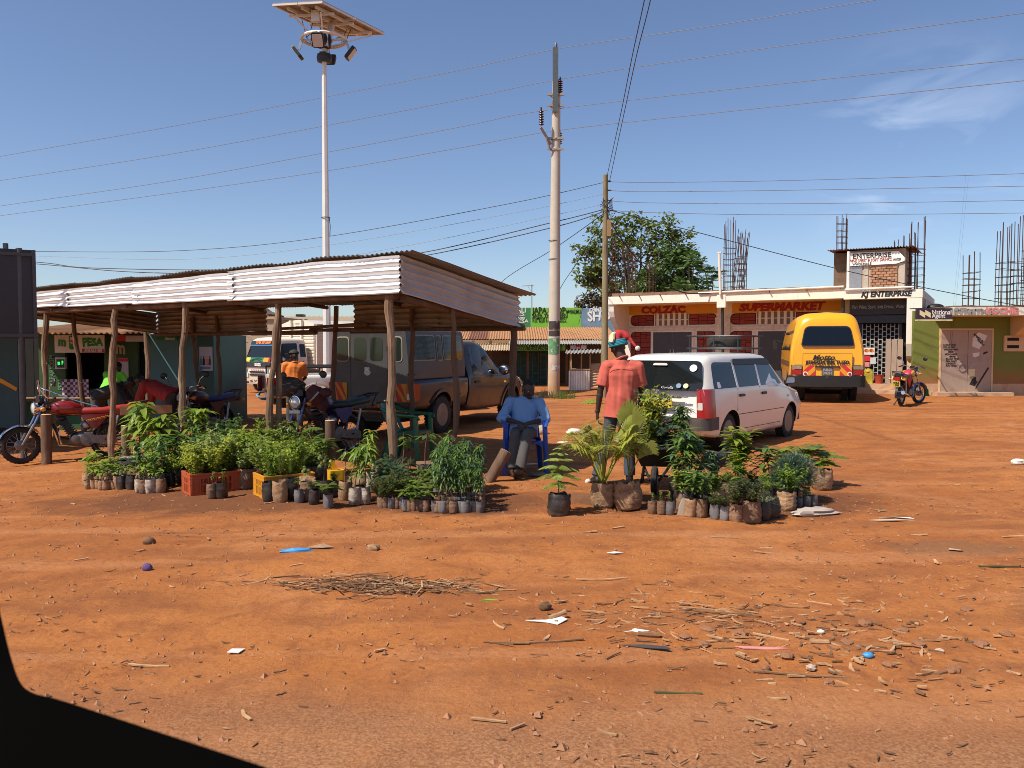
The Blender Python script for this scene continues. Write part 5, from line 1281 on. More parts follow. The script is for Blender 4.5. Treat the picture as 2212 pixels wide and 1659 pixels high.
class Body:
    """body lofted through cross-sections; each section: x, then half outline control points (y,z) from bottom centre to top centre"""
    def __init__(s, secs, radii, deform=None, n=4): s.secs=secs; s.radii=radii; s.df=deform or (lambda p: p);s.n=n
    def half(s, c):
        out=[c[0]]
        for i in range(1, len(c)-1):
            p=Vector(c[i]);a=Vector(c[i-1]);b=Vector(c[i+1]);r=s.radii[i]
            da, db=a-p, b-p; r=min(r, da.length*.45, db.length*.45)
            A=p+(da.normalized()*r if da.length > 1e-6 else da);B=p+(db.normalized()*r if db.length > 1e-6 else db)
            for k in range(s.n+1):
                t=k/s.n; out.append(tuple(A*(1-t)**2+p*2*t*(1-t)+B*t*t))
        return out+[c[-1]]
    def mesh(s, name, mats):
        m=MB();rows=[]
        for x, c in s.secs:
            h=s.half(c);ring=[(x, -y, z) for y, z in h]+[(x, y, z) for y, z in reversed(h[1:-1])];rows.append([s.df(Vector(p)) for p in ring])
        n=len(rows[0]);V=[p for r in rows for p in r]
        F=[(i*n+k, i*n+(k+1) % n, (i+1)*n+(k+1) % n, (i+1)*n+k) for i in range(len(rows)-1) for k in range(n)]
        F += [tuple(range(n)), tuple((len(rows)-1)*n+k for k in range(n-1,-1,-1))]
        m.add(V, F, 0, True);return m.mesh(name, mats, True, 40)
    def hw(s, x, z):
        for i in range(len(s.secs)-1):
            if s.secs[i][0] <= x <= s.secs[i+1][0]: break
        x0, c0=s.secs[i];x1, c1=s.secs[i+1];t=max(0, min(1,(x-x0)/(x1-x0)))
        c=[(a[0]+(b[0]-a[0])*t, a[1]+(b[1]-a[1])*t) for a, b in zip(c0, c1)]
        best=0
        for k in range(len(c)-1):
            (ya, za),(yb, zb_)=c[k], c[k+1]
            if min(za, zb_)-1e-6 <= z <= max(za, zb_)+1e-6:
                q=ya if abs(zb_-za) < 1e-6 else ya+(yb-ya)*(z-za)/(zb_-za);best=max(best, q)
        return best
    def side(s, name, pts, mat, parent, sgn, off=.006, th=.008, rad=0, n=4):
        P=rpoly(pts, rad, n) if rad else pts
        V=[s.df(Vector((x, sgn*(s.hw(x, z)+off), z))) for x, z in P];m=MB();m.prism(V, (0,-sgn*th, 0));return m.build(name, mat, parent)
    def rear(s, name, pts, mat, parent, x, off=.006, th=.01, rad=0, n=4):
        P=rpoly(pts, rad, n) if rad else pts
        V=[s.df(Vector((x, y, z)))-Vector((off, 0,0)) for y, z in P];m=MB();m.prism(V, (th, 0,0));return m.build(name, mat, parent)
def cyl_cut(x, z, r, y0, y1):
    m=MB();m.lathe([(r, y0),(r, y1)],28,(x, 0, z), 'Y');return m.mesh('cut', M['black'])
def wheel(parent, c, r, w_, rim='alloy', sgn=1, rr=.62, holes=10, nm='wheel'):
    e=bpy.data.objects.new(nm, None);COL.objects.link(e);e.parent=parent; e.location=c
    m=MB();h=w_/2
    m.lathe([(r*rr, -h*.9),(r*.86,-h),(r*.96,-h*.82),(r, -h*.5),(r, h*.5),(r*.96, h*.82),(r*.86, h),(r*rr, h*.9)],36, ax='Y', cap=False)
    for k in range(36):
        a=2*pi*k/36;m.box((r*cos(a),0, r*sin(a)),(.018, w_*.86,.03),(0,-a, 0))
    m.build('tyre', M['rubber'], e)
    m=MB();q=r*rr; o=sgn
    m.lathe([(q*1.02, o*h*.92),(q*.96, o*h*.95),(q*.9, o*h*.55),(q*.62, o*h*.35),(q*.5, o*h*.62),(q*.28, o*h*.66),(q*.24, o*h*.8),(0, o*h*.82)],32, ax='Y')
    m.build('rim', M[rim], e)
    m=MB()
    for k in range(holes):
        a=2*pi*k/holes; m.lathe([(q*.11,-.004),(q*.11,.012)],8,(q*.77*cos(a), o*(h*.45+.004), q*.77*sin(a)), 'Y')
    m.build('rim_hole', M['black'], e)
    return e
def grounded(x, y): return Vector((x, y, gz(x, y)))

# ------------------------------------------------------------ white estate car
def sec(zb, wb, zm, wm, zl, wl, zr, wr, cr=.02): return [(0, zb),(wb, zb),(wm, zm),(wl, zl),(wr, zr),(0, zr+cr)]
hx, hy=1.62,2.02;hd=atan2(hy, hx)
RW=Vector((3.30,12.85,0));fwd=Vector((cos(hd), sin(hd),0));lft=Vector((-sin(hd), cos(hd),0))
org=RW+fwd*1.25+lft*.70
car=thing('parked_car', 'dusty white estate car seen from behind with tinted rear window and a roof rack', 'car', grounded(org.x, org.y), hd)
def cdf(p):
    q=p.copy()
    if q.x < -1.7 and q.z > .95: q.x += (q.z-.95)*.30*sst(-1.7,-2.1, q.x)
    if q.x < -1.7: q.x += .05*(abs(q.y)/.8)**3*sst(-1.7,-2.1, q.x)
    return q
cb_=Body([(-2.12, sec(.40,.70,.62,.79,.95,.755,1.40,.60)),(-2.05, sec(.31,.76,.60,.835,.95,.80,1.455,.655)),(-1.7, sec(.24,.78,.60,.845,.96,.82,1.49,.67)),
            (-1.25, sec(.22,.79,.60,.845,.96,.825,1.505,.675)),(0, sec(.20,.79,.60,.845,.96,.825,1.505,.675)),(.42, sec(.20,.79,.60,.845,.955,.825,1.475,.66)),(.62, sec(.20,.79,.60,.845,.95,.82,1.39,.66)),
            (1.12, sec(.20,.79,.60,.84,.93,.80,1.0,.70)),(1.25, sec(.21,.78,.60,.84,.90,.79,.965,.66)),(1.75, sec(.24,.76,.58,.82,.82,.76,.88,.60)),(1.98, sec(.30,.70,.55,.76,.72,.70,.76,.55)),(2.08, sec(.38,.6,.5,.66,.62,.60,.64,.45))],
           [0,.06,.10,.05,.10,0], cdf)
bm_=boolean(cb_.mesh('body', M['car_white']),[cyl_cut(-1.25,.29,.355,.45,1.2), cyl_cut(-1.25,.29,.355,-1.2,-.45), cyl_cut(1.30,.29,.355,.45,1.2), cyl_cut(1.30,.29,.355,-1.2,-.45)], 'body')
bm_.set_sharp_from_angle(angle=R(40));body=place('body', bm_, car)
m=MB();m.bx(-1.9,1.9,-.44,.44,.18,.34);m.build('underbody', M['black'], car)
cb_.rear('rear_window', [(-.745,.965),(.745,.965),(.665,1.405),(-.665,1.405)], M['glass'], car, -2.12,.012,.014,[.12,.12,.08,.08],5)
cb_.rear('stop_lamp', [(-.13,1.335),(.13,1.335),(.11,1.37),(-.11,1.37)], M['lens_clear'], car, -2.12,.02,.008,.02)
for sg_ in (-1,1):
    cb_.side('side_window', [(-1.86,.985),(-1.06,.985),(-1.06,1.375),(-1.76,1.385)], M['glass_lit'], car, sg_, .006,.01,[.06,.02,.03,.12])
    cb_.side('side_window', [(-.99,.985),(-.18,.985),(-.18,1.385),(-.99,1.38)], M['glass_lit'], car, sg_, .006,.01,.02)
    cb_.side('side_window', [(-.10,.985),(.88,.985),(.50,1.37),(-.10,1.385)], M['glass_lit'], car, sg_, .006,.01,[.02,.02,.08,.02])
    cb_.side('window_visor', [(-1.02,1.335),(.52,1.32),(.40,1.425),(-1.02,1.43)], M['black'], car, sg_, .028,.008,.02)
    for px in (-1.025,-.14): cb_.side('window_pillar', [(px-.03,.985),(px+.03,.985),(px+.03,1.335),(px-.03,1.335)], M['car_white'], car, sg_, .010,.012)
    for (a, b_) in ((-1.06,-1.02),(-.15,-.15),(.82,.98)):
        cb_.side('door_seam', [(a-.005,.32 if a > -1 else .62),(a+.005,.32 if a > -1 else .62),(b_+.005,.97),(b_-.005,.97)], M['seam'], car, sg_, .002,.004)
    cb_.side('door_seam', [(-.78,.315),(.82,.315),(.82,.323),(-.78,.323)], M['seam'], car, sg_, .003,.004)
    cb_.side('rub_strip', [(-1.0,.555),(.9,.555),(.9,.565),(-1.0,.565)], M['seam'], car, sg_, .002,.003)
    for px in (-.98,-.09): cb_.side('door_handle', [(px, .835),(px+.19,.835),(px+.19,.875),(px, .875)], M['black'], car, sg_, .022,.024,.015)
    OL=[(-2.12,.66),(-2.12,.74),(-2.105,.785),(-2.05,.835),(-1.97,.845),(-1.885,.847)];m=MB()
    V=[]
    for z in (.56,.66,.77,.88,.99):
        for (x, y) in OL: V.append(cdf(Vector((x, 0, z)))*1.0+Vector((-.016 if x < -2.06 else -.008, sg_*((y-.030*max(0, z-.62)/.33*(1 if y > .7 else .3))+(.012 if y > .76 else 0)),0))+Vector((.05*(y/.8)**3*sst(-1.7,-2.1, x),0,0)))
    m.add(V, [(r_*6+i, r_*6+i+1, r_*6+i+7, r_*6+i+6) for r_ in range(4) for i in range(5)],0, True);m.build('tail_lamp', M['lens_red'], car, recalc=False)
    cb_.rear('reverse_lamp', [(sg_*.672,.68),(sg_*.75,.68),(sg_*.745,.79),(sg_*.675,.79)], M['lens_clear'], car, -2.12,.022,.01,.01)
    cb_.side('indicator', [(1.12,.74),(1.19,.74),(1.19,.775),(1.12,.775)], M['lens_amber'], car, sg_, .012,.014,.015)
    cb_.side('head_lamp', [(1.72,.60),(1.97,.58),(1.95,.72),(1.70,.80)], M['lens_clear'], car, sg_, .008,.012,.03)
    m=MB();m.prism([(.86, sg_*(.86+y), z) for y, z in rpoly([(.0,.97),(.20,.985),(.20,1.11),(.03,1.10)],.03)],(.11,0,0));mr_=m.build('mirror', M['black'], car)
    m=MB();m.prism([(.852, sg_*(.86+y), z) for y, z in rpoly([(.03,.99),(.18,1.0),(.18,1.09),(.05,1.085)],.02)],(.008,0,0));m.build('mirror_glass', M['chrome'], mr_)
    for ax_ in (-1.25,1.30): wheel(car, (ax_, sg_*.70,.288),.288,.17, 'alloy', sg_, .66,12)
def wrap_bumper(nm, xe, dirn, hw_, ln, z0, z1, mat, parent, th=.07, bow=.05):
    pts=[];n=14
    out=[(xe-dirn*ln, -hw_),(xe-dirn*.12,-hw_),(xe-dirn*.02,-hw_*.88),(xe+dirn*bow, 0),(xe-dirn*.02, hw_*.88),(xe-dirn*.12, hw_),(xe-dirn*ln, hw_)]
    inn=[(xe-dirn*ln, hw_-th),(xe-dirn*.2, hw_-th),(xe-dirn*.12, hw_*.8),(xe-dirn*.1,0),(xe-dirn*.12,-hw_*.8),(xe-dirn*.2,-(hw_-th)),(xe-dirn*ln, -(hw_-th))]
    o2=rpoly(out, [0,.16,.16,.6,.16,.16,0],5)
    m=MB();m.prism([(x, y, z0) for x, y in o2+inn],(0,0, z1-z0));return m.build(nm, mat, parent, ang=50)
wrap_bumper('bumper', -2.14,-1,.838,.42,.375,.565, M['bumper_grey'], car)
wrap_bumper('front_bumper', 2.06,1,.755,.34,.28,.50, M['bumper_grey'], car)
cb_.rear('plate', [(-.26,.70),(.26,.70),(.26,.815),(-.26,.815)], M['plate_yellow'], car, -2.12,.02,.01)
cb_.rear('plate_garnish', [(-.42,.845),(.42,.845),(.42,.885),(-.42,.885)], M['bumper_grey'], car, -2.12,.03,.03,.02)
def rtext(s, y, z, size, mat, par, x, width, rx=0, **k): text(s, size, mat, par, (x, y, z),(pi/2,0,-pi/2), width=width, **k)
rtext('Probox', -.42,.885,.07, M['steel'], car, -2.145,.24, bold=.004)
m=MB();m.tube([(-2.152,.075*cos(a)*1.0,.955+.05*sin(a)-.03) for a in [i*pi/10 for i in range(20)]],.007,6, closed=True);m.tube([(-2.152,.05*cos(a),.945+.022*sin(a)) for a in [i*pi/8 for i in range(16)]],.006,5, closed=True);m.tube([(-2.152,.022*cos(a),.925+.045*sin(a)) for a in [i*pi/8 for i in range(16)]],.006,5, closed=True);m.build('emblem', M['chrome'], car)
for (y, z, r_, mt) in ((-.555,1.30,.062, 'paper'),(-.36,1.035,.042, 'sign_blue'),(-.475,1.035,.042, 'sign_cream')):
    q=cdf(Vector((-2.12, y, z)));m=MB();m.prism([(q.x-.020+(r_*sin(a))*.27, q.y+r_*cos(a), q.z+r_*.85*sin(a)) for a in [i*pi/10 for i in range(20)]],(.004,0,0));m.build('sticker', M[mt], car)
q=cdf(Vector((-2.12,-.15,1.0)));text('Corolla', .05, M['letter_white'], car, (q.x-.02,-.17,1.005),(pi/2,0,-pi/2), width=.2, shear=.3)
m=MB();RK=(.15,1.05)   # rack over the front seats
zr0=1.56;zr1=1.80
for z in (zr0+.03, zr1):
    m.tube([(-.15,-.46, z),(-.10,-.52, z),(.7,-.52, z),(.75,-.46, z),(.75,.46, z),(.7,.52, z),(-.10,.52, z),(-.15,.46, z)],.016,6, closed=True)
for (x, y) in ((-.15,-.44),(-.15,.44),(.75,-.44),(.75,.44),(.3,-.52),(.3,.52),(-.15,0),(.75,0)): m.tube([(x, y, 1.50),(x, y, zr1)],.013,6)
for x in (0,.15,.3,.45,.62): m.bar((x, -.51, zr0+.02),(x, .51, zr0+.02),.03,.02)
m.build('roof_rack', M['darkmetal'], car)
ty=thing('spare_tyre', 'spare tyre lying flat on the car roof rack', 'tyre', grounded(org.x, org.y)+Matrix.Rotation(hd, 3, 'Z') @ Vector((.22,-.02, zr0+.035)), hd)
m=MB();m.lathe([(.19,.02),(.25,0),(.29,.03),(.295,.06),(.295,.13),(.29,.16),(.25,.185),(.19,.165)],30, cap=False);m.lathe([(.19,.02),(.185,.09),(.19,.165)],30, cap=False);m.build('tyre', M['rubber'], ty)
m=MB();m.lathe([(.188,.03),(.15,.05),(.06,.06),(0,.06)],24);m.build('rim', M['alloy'], ty)

# ------------------------------------------------------------ yellow minibus
hd=R(90-15.5)
bo=D(1786,860,23.5);fwd=Vector((cos(hd), sin(hd),0))
bus=thing('minibus', 'yellow school minibus seen from behind with a Motto panel and black bumper', 'bus', grounded(bo.x+fwd.x*3.2, bo.y+fwd.y*3.2), hd);bus.scale=(1,1,1.05)
def bdf(p):
    q=p.copy()
    if q.x < -2.6: q.x += max(0, q.z-1.2)*.16*sst(-2.6,-3.2, q.x)+.07*(abs(q.y)/1.0)**4*sst(-2.6,-3.2, q.x)
    return q
def bsec(zb, wb, zm, wm, zl, wl, zr, wr, cr=.05): return [(0, zb),(wb, zb),(wm, zm),(wl, zl),(wr, zr),(0, zr+cr)]
bb_=Body([(-3.22, bsec(.55,.90,1.0,.94,1.6,.90,2.22,.62)),(-3.17, bsec(.50,.96,1.0,1.0,1.6,.955,2.31,.72)),(-3.05, bsec(.46,.985,1.0,1.02,1.6,.975,2.385,.76)),(-2.8, bsec(.45,.99,1.0,1.025,1.6,.98,2.42,.78)),
            (0, bsec(.45,.99,1.0,1.025,1.6,.98,2.44,.78)),(2.2, bsec(.45,.99,1.0,1.025,1.6,.98,2.40,.76)),(2.75, bsec(.45,.96,1.0,1.0,1.5,.94,1.7,.8)),(3.2, bsec(.5,.86,.9,.9,1.05,.85,1.15,.7))],
           [0,.08,.5,.5,.30,0], bdf, 6)
m=MB();m.prism([(-3.5, y, z) for y, z in rpoly([(-.70,1.555),(.70,1.555),(.60,2.07),(-.60,2.07)],[.06,.06,.14,.14],5)],(1.1,0,0));wcut=m.mesh('cut', M['black'])
bmesh_=boolean(bb_.mesh('body', M['bus_yellow']),[wcut]+[cyl_cut(x, .40,.46, a, b_) for x in (-1.75,2.0) for a, b_ in ((.5,1.4),(-1.4,-.5))], 'body')
bmesh_.set_sharp_from_angle(angle=R(40));place('body', bmesh_, bus)
fr_o=rpoly([(-.715,1.54),(.715,1.54),(.61,2.085),(-.61,2.085)],[.07,.07,.15,.15],5);fr_i=rpoly([(-.69,1.562),(.69,1.562),(.59,2.062),(-.59,2.062)],[.06,.06,.14,.14],5)
m=MB();n=len(fr_o);V=[bdf(Vector((-3.22, y, z)))-Vector((.012,0,0)) for y, z in fr_o+fr_i];V2=[v+Vector((.03,0,0)) for v in V]
m.add(V+V2,[(i, (i+1) % n, n+(i+1) % n, n+i) for i in range(n)]+[(i, 2*n+i, 2*n+(i+1) % n, (i+1) % n) for i in range(n)]+[(n+i, n+(i+1) % n, 3*n+(i+1) % n, 3*n+i) for i in range(n)]);m.build('window_rubber', M['black'], bus)
bb_.rear('rear_window', [(-.69,1.562),(.69,1.562),(.59,2.062),(-.59,2.062)], M['tinted'], bus, -3.22,-.0,.008,[.06,.06,.14,.14],5)
for y in (-.50,-.12,.25,.52):
    m=MB();m.prism([(-2.85, y+a, z) for a, z in rpoly([(-.15,1.50),(.15,1.50),(.13,1.80),(-.13,1.80)],.05)],(.1,0,0));m.build('seat_back', M['seat_cloth'], bus)
bb_.rear('rear_panel_seam', [(-.662,.615),(.662,.615),(.662,1.342),(-.662,1.342)], M['seam'], bus, -3.22,.020,.02,[.09,.09,.02,.02])
pn=bb_.rear('rear_panel', [(-.655,.622),(.655,.622),(.655,1.335),(-.655,1.335)], M['bus_yellow'], bus, -3.22,.024,.02,[.09,.09,.02,.02])
bx_=-3.22-.028
rtext('Motto', .12,1.228,.20, M['letter_black'], pn, bx_, .60, bold=.006, shear=.35)
rtext('JITIHADA INA TUZO', .0,1.095,.135, M['letter_black'], pn, bx_, 1.18, bold=.008)
for sg_ in (-1,1):
    y0, y1=.325,.64
    for k in range(4):
        z0, z1=.735,1.02
        def yy(t): return y0+(y1-y0)*t
        a=-1+.5*k; pts=[(a, 0),(a+.5,0),(a+1.5,1),(a+1,1)]
        P=pts
        for (ix, lim, keep) in ((0,0,1),(0,1,-1)):
            out=[]
            for i in range(len(P)):
                p, q=P[i-1], P[i];pi_, qi=(p[0]-lim)*keep >= 0,(q[0]-lim)*keep >= 0
                if pi_ != qi: t=(lim-p[0])/(q[0]-p[0]);out.append((lim, p[1]+(q[1]-p[1])*t))
                if qi: out.append(q)
            P=out
            if not P: break
        if len(P) > 2:
            m=MB();m.prism([(bx_-.002, sg_*yy(p[0]), z0+(z1-z0)*(1-p[1])) for p in P],(.004,0,0));m.build('reflector_stripe', M['lens_red' if k % 2 else 'plate_yellow'] if False else (M['bright_red'] if k % 2 == 0 else M['sign_yellow']), pn)
    m=MB();m.lathe([(.062,0),(.062,-.008)],20,(bx_-.002, sg_*.59,.79), 'X');dd=m.build('reflector_ring', M['white_paint'], pn)
    m=MB();m.lathe([(.04,-.008),(.04,-.02)],18,(bx_-.002, sg_*.59,.79), 'X');m.build('reflector', M['lens_red'], dd)
    tl=bb_.rear('tail_lamp', [(sg_*.68,.75),(sg_*.985,.75),(sg_*.975,1.035),(sg_*.68,1.035)], M['bumper_grey'], bus, -3.19,.02,.05,.02)
    bb_.rear('lamp_red', [(sg_*.69,.765),(sg_*.965,.765),(sg_*.96,.90),(sg_*.69,.90)], M['lens_red'], tl, -3.19,.034,.02,.02)
    bb_.rear('lamp_amber', [(sg_*.69,.915),(sg_*.96,.915),(sg_*.955,1.02),(sg_*.69,1.02)], pm('lamp_smoke', (.26,.2,.13),.2, coat=.5) if 'lamp_smoke' not in MATS else M['lamp_smoke'], tl, -3.19,.034,.02,.02)
    for x in (-2.9,-2.15,-1.4,-.65,.1,.85,1.6):
        bb_.side('side_window', [(x+.03,1.42),(x+.70,1.42),(x+.70,1.98),(x+.03,1.98)], M['glass'], bus, sg_, .004,.012,.06)
    bb_.side('side_stripe', [(-3.0,.98),(2.2,.98),(2.2,1.12),(-3.0,1.12)], M['bumper_grey'] if False else pm('bus_brown', (.10,.05,.02),.5) if 'bus_brown' not in MATS else M['bus_brown'], bus, sg_, .004,.006)
    for x in (-1.75,2.0):
        wheel(bus, (x, sg_*.84,.385),.385,.20, 'alloy', sg_, .58,8)
        if x < 0: wheel(bus, (x, sg_*.60,.385),.385,.20, 'alloy', sg_, .58,8)
m=MB();m.bx(bx_-.03, bx_+.01,-.33,.33,.965,1.0);m.build('plate_lamp_bar', M['black'], pn)
m=MB();m.bx(bx_-.008, bx_, -.155,.155,.755,.955);pl=m.build('number_plate', pm('plate_old', (.09,.085,.10),.6, var=.3, scale=9), pn)
rtext('KBG', .0,.905,.11, M['letter_grey'], pl, bx_-.01,.22, bold=.003);rtext('942H', .0,.808,.11, M['letter_grey'], pl, bx_-.01,.25, bold=.003)
m=MB();m.lathe([(.05,0),(.05,-.03),(.02,-.04)],10,(bx_, .0,.685), 'X');m.build('latch', M['seam'], pn)
rtext('FAW', -.50,.655,.06, M['letter_black'], pn, bx_-.002,.18, bold=.004)
wrap_bumper('bumper', -3.26,-1,1.03,.45,.44,.74, M['black'], bus, .1,.03)
m=MB();m.bx(-3.0,2.4,-.42,.42,.36,.5);m.bx(-2.9,-2.7,-.7,.7,.38,.46);m.build('chassis', M['black'], bus)
m=MB();m.bar((2.2,1.0,1.7),(2.35,1.2,1.72),.03);m.box((2.4,1.22,1.6),(.08,.14,.3));m.build('mirror', M['black'], bus)
m=MB();m.lathe([(.25,-.7),(.25,.7)],10,(-1.75,0,.42), 'Y');m.build('axle', M['black'], bus)

# ------------------------------------------------------------ pickups
def psec(zb, wb, zm, wm, zl, wl, zr, wr, cr=.02): return [(0, zb),(wb, zb),(wm, zm),(wl, zl),(wr, zr),(0, zr+cr)]
def pickup(nm, label, loc, hd, paint, canopy, cat='pickup'):
    t=thing(nm, label, cat, loc, hd)
    cab=Body([(-.46, psec(.42,.78,.75,.86,1.02,.84,1.66,.62)),(-.38, psec(.36,.80,.75,.87,1.03,.85,1.72,.66)),(.10, psec(.34,.80,.75,.87,1.03,.85,1.745,.67)),(.42, psec(.34,.80,.75,.87,1.03,.85,1.70,.66)),(1.12, psec(.34,.80,.75,.87,1.02,.84,1.13,.74)),
                (1.25, psec(.36,.80,.75,.87,1.01,.84,1.09,.72)),(2.1, psec(.40,.80,.72,.86,.93,.80,1.00,.66)),(2.38, psec(.45,.74,.68,.80,.84,.72,.90,.55)),(2.48, psec(.50,.62,.65,.68,.74,.62,.78,.45))],[0,.08,.12,.06,.12,0])
    me=boolean(cab.mesh('cab', M[paint]),[cyl_cut(1.54,.36,.44, a, b_) for a, b_ in ((.5,1.3),(-1.3,-.5))], 'cab');me.set_sharp_from_angle(angle=R(40));place('cab', me, t)
    bed=Body([(-2.60, psec(.58,.76,.78,.84,.98,.84,1.02,.80,0)),(-2.54, psec(.50,.80,.78,.87,.98,.87,1.035,.84,0)),(-.55, psec(.46,.80,.78,.87,.98,.87,1.035,.84,0)),(-.50, psec(.50,.78,.78,.85,.98,.85,1.02,.82,0))],[0,.08,.12,.05,.03,0])
    cuts=[cyl_cut(-1.55,.36,.43, a, b_) for a, b_ in ((.5,1.3),(-1.3,-.5))]
    if not canopy:
        m=MB();m.bx(-2.52,-.58,-.78,.78,.62,1.3);cuts.append(m.mesh('c', M[paint]))
    me=boolean(bed.mesh('load_bed', M[paint]), cuts, 'load_bed');me.set_sharp_from_angle(angle=R(40));place('load_bed', me, t)
    for sg_ in (-1,1):
        cab.side('side_window', [(-.26,1.06),(.98,1.06),(.50,1.60),(-.26,1.63)], M['glass_lit'], t, sg_, .006,.012,[.04,.03,.10,.06])
        cab.side('door_seam', [(-.32,.42),(-.31,.42),(-.29,1.66),(-.30,1.66)], M['seam'], t, sg_, .003,.004);cab.side('door_seam', [(1.02,.42),(1.03,.42),(1.05,1.03),(1.04,1.03)], M['seam'], t, sg_, .003,.004)
        cab.side('door_handle', [(-.22,.90),(-.02,.90),(-.02,.95),(-.22,.95)], M['black'], t, sg_, .025,.03,.02)
        cab.side('badge', [(1.12,.86),(1.24,.86),(1.24,.90),(1.12,.90)], M['chrome'], t, sg_, .01,.01,.01)
        cab.side('head_lamp', [(2.05,.74),(2.42,.70),(2.34,.86),(2.02,.95)], M['lens_amber' if sg_ < 0 and canopy else 'lens_clear'], t, sg_, .01,.014,.04)
        cab.side('wheel_arch', [(1.54+.50*cos(a),.36+.50*sin(a)) for a in [i*pi/12 for i in range(13)]]+[(1.54+.44*cos(a),.36+.44*sin(a)) for a in [pi-i*pi/12 for i in range(13)]], M[paint], t, sg_, .025,.03)
        bed.side('wheel_arch', [(-1.55+.49*cos(a),.36+.49*sin(a)) for a in [i*pi/12 for i in range(13)]]+[(-1.55+.43*cos(a),.36+.43*sin(a)) for a in [pi-i*pi/12 for i in range(13)]], M[paint], t, sg_, .025,.03)
        m=MB();m.ell((.86, sg_*1.0,1.14),(.07,.13,.11));mr_=m.build('mirror', M['black'], t)
        m=MB();m.ell((.81, sg_*1.0,1.14),(.03,.11,.09));m.build('mirror_glass', M['chrome'], mr_)
        bed.side('tail_lamp', [(-2.40,.66),(-2.60,.66),(-2.60,.98),(-2.40,.98)], M['lens_red'], t, sg_, .034,.03,.02)
        m=MB();m.bx(-2.70,-2.57, sg_*.80, sg_*.89,.66,.985);tl=m.build('tail_lamp', M['lens_red'], t)
        m=MB();m.bx(-2.707,-2.7005, sg_*.805, sg_*.885,.70,.80);m.build('reverse_lamp', M['lens_clear'], tl)
        for x in (-1.55,1.54): wheel(t, (x, sg_*.76,.355),.355,.22, 'alloy', sg_, .60,14)
    m=MB();m.tube([(-2.72,-.80,.50),(-2.74,-.3,.47),(-2.74,.3,.47),(-2.72,.80,.50)],.035,8);m.tube([(-2.73,-.62,.48),(-2.68,-.50,.60),(-2.60,-.50,.60)],.025,6);m.tube([(-2.73,.62,.48),(-2.68,.50,.60),(-2.60,.50,.60)],.025,6);m.build('rear_bumper', M['chrome'], t)
    m=MB();m.bx(-2.5,2.2,-.5,.5,.34,.5);m.bx(-2.3,-1.9,-.4,.4,.25,.45);m.build('chassis', M['black'], t)
    wrap_bumper('front_bumper', 2.5,1,.80,.3,.40,.62, M['bumper_grey'], t)
    return t, cab, bed
hd=R(90-25);rwp=Vector((-1.40,15.6,0));fwd=Vector((cos(hd), sin(hd),0));lft=Vector((-sin(hd), cos(hd),0))
org=rwp+fwd*1.55+lft*.76
pk, pcab, pbed=pickup('pickup', 'dark grey pickup with a home-made windowed canopy on its load bed', grounded(org.x, org.y), hd, 'pickup_grey', True)
can=Body([(-2.66,[(0,.64),(.79,.64),(.80,1.02),(.80,1.30),(.74,1.93),(0,1.97)]),(-.50,[(0,1.03),(.79,1.03),(.80,1.06),(.80,1.30),(.74,1.93),(0,1.97)])],[0,.01,.01,.2,.05,0])
can=Body([(-2.66,[(0,.64),(.80,.64),(.81,1.02),(.81,1.30),(.75,1.92),(0,1.97)]),(-2.632,[(0,.64),(.80,.64),(.81,1.02),(.81,1.30),(.75,1.93),(0,1.98)]),(-2.63,[(0,1.04),(.80,1.04),(.81,1.06),(.81,1.30),(.75,1.93),(0,1.98)]),(-.58,[(0,1.04),(.80,1.04),(.81,1.06),(.81,1.30),(.75,1.93),(0,1.98)]),(-.52,[(0,1.04),(.79,1.04),(.79,1.06),(.79,1.30),(.73,1.88),(0,1.93)])],[0,.005,.005,.2,.05,0])
cn=place('canopy', can.mesh('canopy', M['canopy_grey']), pk)
def framed_window(pts, fn_side, sg_=None, r=.07):
    cx_=sum(p[0] for p in pts)/len(pts);cz_=sum(p[1] for p in pts)/len(pts)
    big=[(cx_+(p[0]-cx_)*1.0+(.022 if p[0] > cx_ else -.022), p[1]+(.022 if p[1] > cz_ else -.022)) for p in pts]
    if sg_ is None:
        f=can.rear('window_frame', big, M['arm_grey'], cn, -2.66,.010,.014, r+.02);can.rear('pane', pts, M['glass_lit'], cn, -2.66,.016,.01, r);can
    else:
        can.side('window_frame', big, M['arm_grey'], cn, sg_, .010,.014, r+.02);can.side('pane', pts, M['glass_lit'], cn, sg_, .018,.01, r)
for (a, b_) in ((.035,.20),(.285,.455),(.505,.68),(.765,.93)):
    framed_window([(.78-1.56*b_, 1.38),(.78-1.56*a, 1.38),(.78-1.56*a, 1.80),(.78-1.56*b_, 1.80)], None)
m=MB();m.bx(-2.672,-2.655,.02-.40-.0,.41,.67,1.88);dr=m.build('rear_door', M['canopy_grey'], cn)
m=MB()
for y in (-.385,.415): m.bx(-2.674,-2.660, y-.005, y+.005,.66,1.88)
m.bx(-2.69,-2.66,-.42,.44,1.90,1.93);m.build('door_seam', M['seam'], cn)
m=MB()
for z in (.95,1.6): m.box((-2.69,-.40, z),(.04,.03,.09))
m.build('hinge', M['black'], cn)
